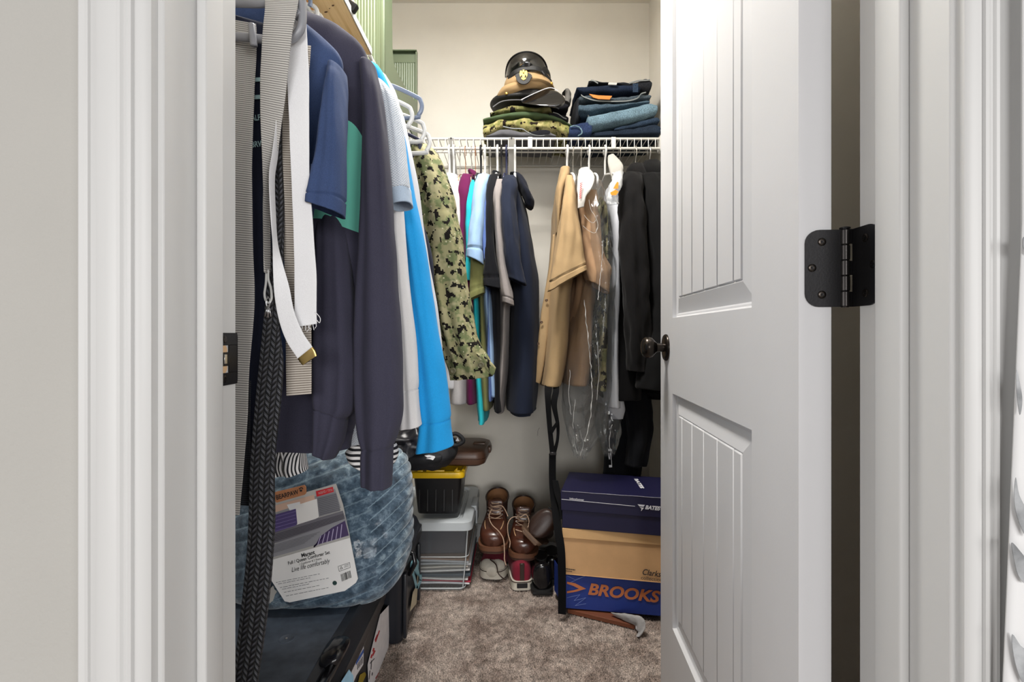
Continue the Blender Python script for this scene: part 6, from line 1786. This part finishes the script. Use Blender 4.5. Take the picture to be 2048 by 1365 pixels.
mk('lid', rstack([rrect(cx0 - .002, cx1 + .002, cy0 - .002, cy1 + .002, zcl - .014, .028), rrect(cx0 - .004, cx1 + .004, cy0 - .004, cy1 + .004, zcl - .012, .03), rrect(cx0 - .001, cx1 + .001, cy0 - .001, cy1 + .001, zcl + .016, .03), rrect(cx0 + .006, cx1 - .006, cy0 + .006, cy1 - .006, zcl + .022, .028), rrect(cx0 + .034, cx1 - .034, cy0 + .024, cy1 - .024, zcl + .022, .022), rrect(cx0 + .040, cx1 - .040, cy0 + .030, cy1 - .030, zcl + .013, .02)]), m_glid, cbn)
mk('lid_ridge', tube(rrect(cx0 + .052, cx1 - .052, cy0 + .042, cy1 - .042, zcl + .0135, .02), .004, 8, True), m_glid, cbn, angle=180)
mk('lid_latch', join(span(cx1 - .014, cx1 + .010, 2.02, 2.13, zcl + .004, zcl + .026, .004, 2), span(cx1 + .004, cx1 + .011, 2.03, 2.12, zcl - .05, zcl + .012, .003, 2)), m_glid, cbn)
# contents
m_navyb = M('dark_folder', (52, 52, 62), .6, var=.08)
tag(mk('document_box', box((-.275, 2.06, .175), (.19, .26, .10), .003, rz=R(2)), m_navyb), 'dark gray box lying on the papers inside the clear bin', 'box')
pal = [((216, 214, 212), 'white'), ((188, 190, 192), 'gray'), ((206, 200, 190), 'cream'), ((160, 40, 60), 'red'), ((226, 226, 228), 'bright white'), ((70, 82, 92), 'slate'), ((198, 200, 204), 'pale gray'), ((222, 218, 214), 'off white'), ((180, 150, 132), 'buff')]
pm = {n_: M('paper_' + n_.replace(' ', '_'), c_, .75, var=.08, vscale=60) for c_, n_ in pal}
z = .017
order = [('bright white', .010, 'lowest of the papers'), ('red', .006, 'just above the lowest paper'), ('off white', .010, 'above the red folder edge'), ('slate', .016, 'middle of the pile'), ('white', .010, 'above the slate folder'), ('cream', .008, 'sixth layer from the carpet'), ('gray', .009, 'under the pale top papers'), ('pale gray', .010, 'second from the top of the papers'), ('buff', .006, 'top of the papers, just under the dark box')]
for k, (nm, h, pos) in enumerate(order):
    w = .255 + .012 * math.sin(k * 2.3)
    g = loft([(Vector((-.30 - w / 2 + w * f + .012, 2.08, z + h / 2 + .004 * math.sin(k + 3 * f))), Vector((0, .175, 0)), Vector((0, 0, h / 2))) for f in (0, .33, .66, 1)], 24, .3, 3)
    tag(mk('paper_stack', g, pm[nm], angle=40), '%s paper bundle inside the clear bin, %s' % (nm, pos), 'papers', 'papers inside the clear bin')
    z += h + .002

# ------------------------------------------------------------------ shoes
m_brown = M('oiled_brown_leather', (76, 42, 30), 0.32, var=.25, vscale=14, bump=.2, bscale=200, coat=.2)
m_dbrown = M('dark_brown_leather', (52, 36, 30), 0.4, var=.2, vscale=14, bump=.2, bscale=200)
m_sole = M('brown_sole', (104, 66, 44), 0.6, var=.15)
m_lace = M('tan_lace', (176, 148, 126), 0.8)
m_inside = M('tan_lining', (124, 86, 54), .8, var=.1)
m_redc = fabric('red_canvas', (122, 36, 52), var=.12)
m_rubber = M('cream_rubber', (206, 200, 186), .6, var=.08, vscale=40, bump=.2, bscale=150)
m_blackl = M('polished_black_leather', (18, 18, 20), .2, var=.15, coat=.3)
m_blackr = M('black_rubber', (20, 20, 21), .6, var=.1)

def shoe_profile(L, W, Hh, toe=1.0):
    # stations from the toe (s=0) to the heel (s=1): (s, half width, top height)
    return [(0.0, .10 * W, .20 * Hh), (.02, .26 * W, .30 * Hh), (.08, .40 * W, .42 * Hh), (.18, .48 * W, .50 * Hh), (.32, .50 * W, .60 * Hh), (.48, .44 * W, .82 * Hh), (.62, .38 * W, .98 * Hh), (.80, .36 * W, 1.0 * Hh), (.93, .33 * W, .98 * Hh), (.985, .24 * W, .92 * Hh), (1.0, .10 * W, .80 * Hh)]
def shoe_body(m, L, W, Hh, z0, prof=None):
    rings = []
    for s, hw, h in (prof or shoe_profile(L, W, Hh)):
        c = m @ Vector((0, s * L, z0 + h / 2))
        a = m.to_3x3() @ Vector((hw, 0, 0))
        b = m.to_3x3() @ Vector((0, 0, h / 2))
        rings.append((c, a, b))
    return loft(rings, 36, .82, 6)
def sole(m, L, W, z0, z1, grow=.004, prof=None):
    pts = []
    st_ = (prof or shoe_profile(L, W, 1))
    xs = spline([(s * (L + 2 * grow) - grow, hw + grow) for s, hw, h in st_], 4)
    out = [(x, y) for y, x in xs] + [(-x, y) for y, x in xs[::-1]]
    return xf(prism(out, z1 - z0), m @ Matrix.Translation((0, 0, z0)))
def lace_path(m, pts, r, par, mat=m_lace, nm='lace'):
    return mk(nm, tube([m @ Vector(tuple(p)) for p in spline(pts, 6)], r, 6), mat, par, angle=180)

def boot(name, label, loc, rz, tilt, group):
    m = Matrix.Translation(loc) @ Matrix.Rotation(rz, 4, 'Z') @ Matrix.Rotation(tilt, 4, 'X')
    t = thing(name, label, 'boot', loc, group)
    L, W = .285, .108
    prof = [(0.0, .10 * W, .030), (.02, .28 * W, .044), (.08, .42 * W, .056), (.18, .49 * W, .062), (.32, .50 * W, .070), (.44, .44 * W, .088), (.56, .40 * W, .105), (.75, .37 * W, .110), (.92, .34 * W, .108), (.985, .25 * W, .10), (1.0, .12 * W, .085)]
    mk('vamp', shoe_body(m, L, W, .1, .022, prof), m_brown, t, angle=180)
    # shaft
    rings = []
    for z, y, hy_, hx_ in ((.070, .190, .090, .042), (.095, .195, .078, .043), (.118, .202, .070, .044), (.138, .206, .066, .046), (.148, .207, .067, .047)):
        rings.append((m @ Vector((0, y, z)), m.to_3x3() @ Vector((hx_, 0, 0)), m.to_3x3() @ Vector((0, hy_, .016))))
    mk('shaft', loft(rings, 40, .92, 6, hollow=-.0, cap=(True, False)), m_dbrown, t, angle=180)
    mk('collar_lining', loft([(m @ Vector((0, .207, .146)), m.to_3x3() @ Vector((.043, 0, 0)), m.to_3x3() @ Vector((0, .062, .016))), (m @ Vector((0, .206, .122)), m.to_3x3() @ Vector((.038, 0, 0)), m.to_3x3() @ Vector((0, .056, .014)))], 36, .92, 4, cap=(False, True)), m_inside, t, angle=180)
    mk('collar_edge', tube([m @ Vector((.047 * math.cos(a), .207 + .067 * math.sin(a), .149 + .016 * math.sin(a))) for a in [i * math.pi / 16 for i in range(32)]], .0032, 8, True), m_dbrown, t, angle=180)
    mk('tongue', loft([(m @ Vector((0, .115, .088)), m.to_3x3() @ Vector((.024, 0, 0)), m.to_3x3() @ Vector((0, -.003, .004))), (m @ Vector((0, .126, .118)), m.to_3x3() @ Vector((.028, 0, 0)), m.to_3x3() @ Vector((0, -.004, .003))), (m @ Vector((0, .130, .150)), m.to_3x3() @ Vector((.031, 0, 0)), m.to_3x3() @ Vector((0, -.004, .002))), (m @ Vector((0, .134, .160)), m.to_3x3() @ Vector((.024, 0, 0)), m.to_3x3() @ Vector((0, -.003, .001)))], 24, .8, 5), m_brown, t, angle=180)
    sprof = [(s, hw, 1) for s, hw, h in prof]
    mk('midsole', sole(m, L, W, .010, .026, .006, sprof), m_sole, t)
    mk('outsole', sole(m, L, W, .0, .010, .004, sprof), M('dark_sole', (70, 44, 32), .7) if 'dark_sole' not in bpy.data.materials else bpy.data.materials['dark_sole'], t)
    # moc toe seam
    seam = [(.037 * math.cos(a), .088 - .076 * math.sin(a), .066 + .022 * (1 - math.sin(a)) ** 1.0) for a in [i * math.pi / 14 for i in range(15)]]
    mk('toe_seam', tube([m @ Vector((x, y, z + .003)) for x, y, z in seam], .0022, 6), M('seam_thread', (190, 150, 112), .7) if 'seam_thread' not in bpy.data.materials else bpy.data.materials['seam_thread'], t, angle=180)
    for i in range(5):
        z = .094 + i * .012
        y = .104 + i * .006 - (.006 if i == 0 else 0)
        lace_path(m, [(-.027, y + .012, z), (-.010, y - .004, z + .005), (.010, y - .004, z + .007), (.027, y + .012, z + .012)], .0019, t)
        lace_path(m, [(.027, y + .012, z), (.010, y - .005, z + .005), (-.010, y - .005, z + .008), (-.027, y + .012, z + .012)], .0019, t)
        for s in (-1, 1):
            mk('eyelet', xf(lathe([(.0036, -.001), (.0036, .002), (.002, .002)], 10), m @ Matrix.Translation((s * .028, y + .010, z)) @ Matrix.Rotation(R(75), 4, 'X')), m_bronze, t)
    return t, m
B1, mb1 = boot('leather_boot', 'left of two brown leather lace up boots, leaning higher on the red sneakers', P(984, 1108, 1.92), R(-4), R(1), 'brown leather boots against the wall')
B2, mb2 = boot('leather_boot', 'right of two brown leather lace up boots, next to the overturned dark shoe', P(1046, 1122, 1.92), R(-2), R(-1), 'brown leather boots against the wall')
def hang_lace(par, pts, Y):
    mk('lace', tube([P(x, y, Y_) for (x, y, Y_) in [tuple(q) for q in spline([(a, b, Y) if len(c) == 0 else (a, b, c[0]) for a, b, *c in pts], 8)]], .0020, 6), m_lace, par, angle=180)
hang_lace(B1, [(984, 1018, 1.99), (978, 1034, 1.97), (984, 1050, 1.94), (998, 1064, 1.91), (1007, 1080, 1.885), (1009, 1105, 1.87), (1009, 1120, 1.85), (1012, 1131, 1.82)], 1.9)
hang_lace(B1, [(986, 1014, 2.0), (1002, 1012, 2.0), (1010, 1020, 1.99), (1016, 1034, 1.98)], 2)
hang_lace(B2, [(1036, 1034, 1.98), (1024, 1036, 1.96), (1016, 1048, 1.95), (1016, 1068, 1.94), (1020, 1084, 1.93), (1019, 1096, 1.92)], 1.9)
hang_lace(B2, [(1040, 1036, 1.97), (1052, 1030, 1.98), (1058, 1042, 1.96), (1056, 1056, 1.94)], 1.9)
hang_lace(B2, [(1031, 1060, 1.93), (1044, 1064, 1.92), (1059, 1069, 1.91)], 1.9)

def sneaker(label, loc, rz, heel_first):
    m = Matrix.Translation(loc) @ Matrix.Rotation(rz, 4, 'Z')
    t = thing('canvas_sneaker', label, 'sneaker', loc, 'red canvas sneakers on the carpet')
    L, W = .285, .104
    prof = [(0.0, .14 * W, .036), (.02, .30 * W, .044), (.08, .43 * W, .054), (.18, .49 * W, .060), (.32, .49 * W, .066), (.46, .44 * W, .074), (.60, .39 * W, .082), (.80, .37 * W, .086), (.93, .34 * W, .088), (.985, .25 * W, .084), (1.0, .12 * W, .076)]
    mk('upper', shoe_body(m, L, W, .1, .012, prof), m_redc, t, angle=180)
    sprof = [(s, hw, 1) for s, hw, h in prof]
    mk('foxing', sole(m, L, W, .0, .034, .004, sprof), m_rubber, t)
    mk('stripe', sole(m, L, W, .0285, .0315, .0048, sprof), m_dbrown, t)
    cap = [(s, hw + .001, h) for s, hw, h in ((-.022, .16 * W, .038), (.02, .31 * W, .048), (.08, .44 * W, .056), (.13, .46 * W, .058), (.155, .46 * W, .050))]
    mk('toe_cap', shoe_body(m, L, W, .1, .010, cap), m_rubber, t, angle=180)
    mk('toe_line', tube([m @ Vector((.049 * math.cos(a) * .96, .088 - .060 * math.sin(a) * 1.4 + .018, .036 + .0 * math.sin(a))) for a in [R(20 + i * 10) for i in range(15)]], .0016, 6), m_dbrown, t)
    mk('heel_strip', xf(span(-.009, .009, L - .006, L + .0015, .034, .098, .002), m), m_dbrown, t)
    mk('heel_plate', xf(span(-.020, .020, L + .001, L + .006, .008, .027, .002), m), m_blackr, t)
    lt2 = text_geo('STAR', m @ Vector((.014, L + .0062, .011)), m.to_3x3() @ Vector((-1, 0, 0)), m.to_3x3() @ Vector((0, 1, 0)), width=.028, height=.011)
    mk('collar_opening', xf(lathe([(.030, 0), (.026, .004), (.020, .001)], 20), m @ Matrix.Translation((0, .20, .098)) @ Matrix.Scale(1.9, 4, Vector((0, 1, 0)))), m_dbrown, t, angle=180)
    for i in range(4):
        y = .075 + i * .022
        mk('lace', tube([m @ Vector((-.018, y, .074 + i * .005)), m @ Vector((0, y - .005, .082 + i * .005)), m @ Vector((.018, y, .074 + i * .005))], .003, 6), m_dbrown, t, angle=180)
    return t, m
S1, ms1 = sneaker('left red canvas sneaker with its cream toe cap pointing forward', (-.079, 1.975, .007), R(-6), False)
S2, ms2 = sneaker('right red canvas sneaker turned around with its heel in view', (.018, 2.175, .007), R(184), True)
mk('lace', tube([P(x, y, Y) for x, y, Y in [tuple(q) for q in spline([(980, 1120, 1.98), (992, 1130, 1.955), (996, 1146, 1.935), (1002, 1154, 1.925), (1010, 1160, 1.90)], 8)]], .0022, 6), m_dbrown, S1, angle=180)

def dress_shoe(label, m, mat, soleM, L=.28, W=.098, H0=.085, nm='dress_shoe'):
    t = thing(nm, label, 'shoe', m.translation, None)
    prof = [(0.0, .10 * W, .024), (.02, .26 * W, .034), (.08, .39 * W, .044), (.18, .48 * W, .050), (.32, .49 * W, .058), (.46, .43 * W, .068), (.60, .38 * W, H0 * .85), (.80, .36 * W, H0 * .9), (.93, .33 * W, H0), (.985, .25 * W, H0 * .96), (1.0, .12 * W, H0 * .85)]
    mk('upper', shoe_body(m, L, W, .1, .018, prof), mat, t, angle=180)
    sprof = [(s, hw, 1) for s, hw, h in prof]
    mk('welt', sole(m, L, W, .012, .020, .005, sprof), soleM, t)
    mk('heel_block', xf(span(-.036, .036, L - .075, L + .002, .0, .014, .006, 2), m), soleM, t)
    mk('outsole', sole(m, L, W, .008, .013, .003, sprof), soleM, t)
    mk('opening', xf(lathe([(.026, 0), (.023, .003), (.018, .001)], 20), m @ Matrix.Translation((0, .195, H0 + .014)) @ Matrix.Scale(1.9, 4, Vector((0, 1, 0)))), m_blackr, t, angle=180)
    return t
dress_shoe('polished black shoe standing with its heel forward beside the red sneakers', Matrix.Translation((.106, 2.13, .007)) @ Matrix.Rotation(R(181), 4, 'Z'), m_blackl, m_blackr, W=.105, H0=.095)
dress_shoe('second black shoe half hidden behind the strap next to the boxes', Matrix.Translation((.165, 2.20, .007)) @ Matrix.Rotation(R(178), 4, 'Z'), m_blackl, m_blackr, L=.27)
dress_shoe('dark brown shoe tipped on its side on top of the black shoe', Matrix.Translation(P(1118, 1012, 2.12)) @ Matrix.Rotation(R(172), 4, 'Z') @ Matrix.Rotation(R(16), 4, 'X') @ Matrix.Rotation(R(-42), 4, 'Y') @ Matrix.Translation((0, -.03, -.15)), m_dbrown, M('taupe_sole', (104, 80, 62), .6), L=.28, W=.125, H0=.115, nm='leather_shoe')

# ------------------------------------------------------------------ shoe boxes
m_navybox = M('navy_card', (24, 23, 58), .45, var=.06)
m_kraft = M('kraft_card', (212, 168, 120), .75, var=.05, vscale=20, bump=.1, bscale=300)
m_kraftl = M('kraft_lid', (220, 178, 126), .75, var=.05, vscale=20)
m_bluebox = M('blue_card', (30, 56, 138), .5, var=.05)
m_orangeb = M('orange_card', (196, 116, 70), .7, var=.06)
m_brownb = M('brown_card', (112, 62, 38), .7, var=.08)
m_wprint = M('white_ink', (226, 226, 232), .5)
def shoe_box(label, x, y, z, w, d, h, rz, mat, lid_h, lidmat, name='shoe_box'):
    """x, y: the front left bottom corner"""
    t = thing(name, label, 'shoe box', (x, y, z), 'shoe boxes stacked beside the door')
    m = Matrix.Translation((x, y, z)) @ Matrix.Rotation(rz, 4, 'Z')
    mk('carton', xf(span(0, w, 0, d, 0, h - .004, .0015), m), mat, t)
    if lid_h:
        mk('lid', xf(span(-.004, w + .004, -.004, d + .004, h - lid_h, h, .0018), m), lidmat, t)
    fx = (m @ Vector((0, -.0045 if lid_h else -.0005, 0)), m.to_3x3() @ Vector((1, 0, 0)), m.to_3x3() @ Vector((0, -1, 0)))
    return t, m
yb = 1.735
# flat brown box under the stack
t0, m0_ = shoe_box('flat brown box at the bottom of the shoe box stack', .190, yb + .002, .004, .228, .18, .0185, R(-25), m_brownb, 0, None)
# blue box
tb, mbx = shoe_box('blue shoe box with orange lettering near the bottom of the stack', .178, yb, .0230, .345, .235, .118, R(-9), m_bluebox, 0, None)
mk('side_flap', xf(span(-.001, .001, 0, .115, .004, .114, .0004), mbx @ Matrix.Translation((-.001, .001, 0)) @ Matrix.Rotation(R(20), 4, 'Z')), m_bluebox, tb)
mk('torn_edge', xf(span(-.0016, .0002, .004, .020, .03, .110, .0004), mbx @ Matrix.Translation((-.0016, .001, 0)) @ Matrix.Rotation(R(20), 4, 'Z')), m_orangeb, tb)
plx = Plane(mbx @ Vector((0, -.001, 0)), mbx @ Vector((.3, -.001, 0)), mbx @ Vector((0, -.001, .1)))
mk('lettering', ptext(plx, 'BROOKS', 1176, 1190, 1320, 1207, 24, bold=.035, shear=.22, lift=.0012), m_orangeb, tb)
chev = [(1134, 1164), (1150, 1167), (1172, 1178), (1152, 1184), (1134, 1187), (1134, 1183), (1148, 1181), (1158, 1178), (1146, 1172), (1134, 1168)]
mk('chevron_mark', plx.poly(chev, .0012), m_orangeb, tb)
wv_ = [plx.bar(a[0], a[1], b[0], b[1], .8, .0010) for pts in ([(1134, 1152), (1150, 1160), (1170, 1153), (1140, 1166)], [(1134, 1196), (1160, 1190), (1148, 1202), (1172, 1196), (1150, 1212), (1172, 1208)]) for a, b in zip(pts[:-1], pts[1:])]
mk('line_art', join(*wv_), M('faint_line', (110, 130, 190), .5), tb)
# kraft box
tk, mkx = shoe_box('tan cardboard shoe box in the middle of the stack', .176, yb - .004, .1415, .345, .235, .159, R(-11), m_kraft, .034, m_kraftl)
plk2 = Plane(mkx @ Vector((0, -.001, 0)), mkx @ Vector((.3, -.001, 0)), mkx @ Vector((0, -.001, .1)))
mk('lettering', ptext(plk2, 'Clarks', 1285, 1150, 1322, 1155, 12, shear=.3, lift=.0012, bold=.01), m_ink, tk)
mk('lettering', ptext(plk2, 'collection', 1282, 1159, 1324, 1164, 6.5, lift=.0012), m_ink, tk)
mk('small_print', join(*[plk2.bar(1132 + 2.1 * k, 1138.2 + .28 * k, 1133.5 + 2.1 * k, 1138.4 + .28 * k, 2.0 + .6 * (k % 2), .0012) for k in range(9)] + [plk2.bar(1132 + 2.6 * k, 1142.4 + .3 * k, 1133.6 + 2.6 * k, 1142.6 + .3 * k, 1.8, .0012) for k in range(5)]), m_ink, tk, kind='stuff')
mk('worn_edge', tube([mkx @ Vector((.0 + .345 * i / 12, -.0008, .0012)) for i in range(13)], .0010, 5), m_kraftl, tk)
# navy box
tn, mnx = shoe_box('navy blue shoe box with white lettering on top of the stack', .171, yb - .006, .3010, .350, .240, .1265, R(-13), m_navybox, .066, m_navybox)
pln = Plane(mnx @ Vector((0, -.005, 0)), mnx @ Vector((.3, -.005, 0)), mnx @ Vector((0, -.005, .1)))
mk('lettering', ptext(pln, 'BATES', 1290, 1019, 1321, 1022, 8.5, bold=.05, shear=.3, lift=.0012), m_wprint, tn)
mk('bird_mark', join(pln.poly([(1275, 1009), (1290, 1010.5), (1287, 1014), (1279, 1013.4)], .0012), pln.poly([(1279, 1015), (1288, 1016), (1282, 1023), (1283, 1017.6)], .0012)), m_wprint, tn)
mk('white_line', pln.bar(1123, 999, 1270, 1013, 1.0, .0012), m_wprint, tn)
mk('lettering', ptext(pln, 'UniformFootwear', 1139, 999.2, 1168, 1002.0, 3.6, bold=.02, lift=.0012), m_wprint, tn)
pt = Plane(mnx @ Vector((0, 0, .1265)), mnx @ Vector((.3, 0, .1265)), mnx @ Vector((0, .2, .1265)))
pt.n = Vector((0, 0, 1))
a_, b_ = pt.at(1268, 959), pt.at(1281, 978)
mk('lettering', text_geo('BATES', a_, b_ - a_, Vector((0, 0, 1)), width=(b_ - a_).length, height=.014, bold=.05, depth=.0012), m_wprint, tn)
mk('worn_edge', tube([mnx @ Vector((x, -.0045, .1267 - .0004 * math.sin(x * 70))) for x in [i * .0175 for i in range(21)]], .0007, 5), M('worn_card', (170, 168, 180), .8), tn)
# gray cloth sticking out from under the boxes
so = thing('cloth', 'gray cloth draped out from under the blue shoe box', 'cloth', P(1270, 1270, 1.60))
rows = [(1222, 1226, 1230, 1232, 1.690, .004), (1244, 1228, 1250, 1242, 1.665, .008), (1268, 1231, 1270, 1252, 1.640, .009), (1284, 1236, 1272, 1260, 1.622, .009), (1291, 1244, 1277, 1266, 1.612, .008), (1290, 1258, 1275, 1270, 1.604, .006), (1282, 1272, 1273, 1274, 1.600, .004)]
mk('fold', loft(pxrings(rows), 36, .85, 8, wr=(.0018, 40, 1), seed=83), fabric('heather_gray', (168, 166, 166), heather=.2), so, angle=180)

# ------------------------------------------------------------------ patterned curtain at the far right, close to the camera
m_curt = M('curtain_white', (224, 224, 224), .8, var=.02)
m_leaf = M('leaf_gray', (128, 130, 132), .85, var=.3, vscale=40, c2=(160, 162, 164))
cu = thing('curtain', 'white curtain with gray brushed leaves hanging at the right edge of the picture', 'curtain', (.47, .41, .2))
Yc = .4285
def curtain():
    V, Fc, nx, nz = [], [], 60, 40
    for k in (0, 1):
        for i in range(nz + 1):
            z = .12 + (1.9 - .12) * i / nz
            py = CY - (z - H) * F / Yc
            xe = 2046 - max(0, (py - 450)) * .042
            x0 = (xe - CX) * Yc / F
            for j in range(nx + 1):
                x = x0 + .5 * j / nx
                V.append(Vector((x, Yc - .018 * (1 - math.cos(min(j, 50) * .42)) * min(1, j / 16) ** 2 + k * .0012, z)))
    m = (nz + 1) * (nx + 1)
    for k in (0, 1):
        for i in range(nz):
            for j in range(nx):
                a = k * m + i * (nx + 1) + j
                q = (a, a + 1, a + nx + 2, a + nx + 1)
                Fc.append(q if k == 0 else q[::-1])
    for i in range(nz):
        a, b = i * (nx + 1), (i + 1) * (nx + 1)
        Fc.append((a, b, m + b, m + a))
    return V, Fc
mk('panel', curtain(), m_curt, cu, angle=180)
plz = Plane((.42, Yc - .003, 1), (.5, Yc - .003, 1), (.42, Yc - .003, 1.2))
def leaf(pts, lift=.0012):
    sp2 = [tuple(p) for p in spline(pts, 4, True)]
    return plz.poly(sp2, lift, .0004)
for pts in ([(2046, 474), (2043, 486), (2046, 500), (2058, 508), (2060, 480)], [(2030, 740), (2031, 785), (2037, 830), (2042, 800), (2036, 760)], [(2029, 955), (2026, 1000), (2034, 1040), (2052, 1075), (2054, 1030), (2036, 990)],
            [(2021, 1085), (2024, 1110), (2034, 1150), (2052, 1168), (2056, 1130), (2036, 1100)], [(2022, 1268), (2024, 1305), (2034, 1345), (2050, 1372), (2056, 1310), (2038, 1290)]):
    mk('leaf_print', leaf(pts), m_leaf, cu)

# scuff hairs on the back wall
sc_ = mk('scuff_mark', tube([P(x, y, CYB - .0008) for x, y in spline([(1079, 856), (1076, 862), (1075, 872)], 5)], .0006, 5), m_ink, bpy.data.objects['wall_back'])
sc_['kind'] = 'structure'
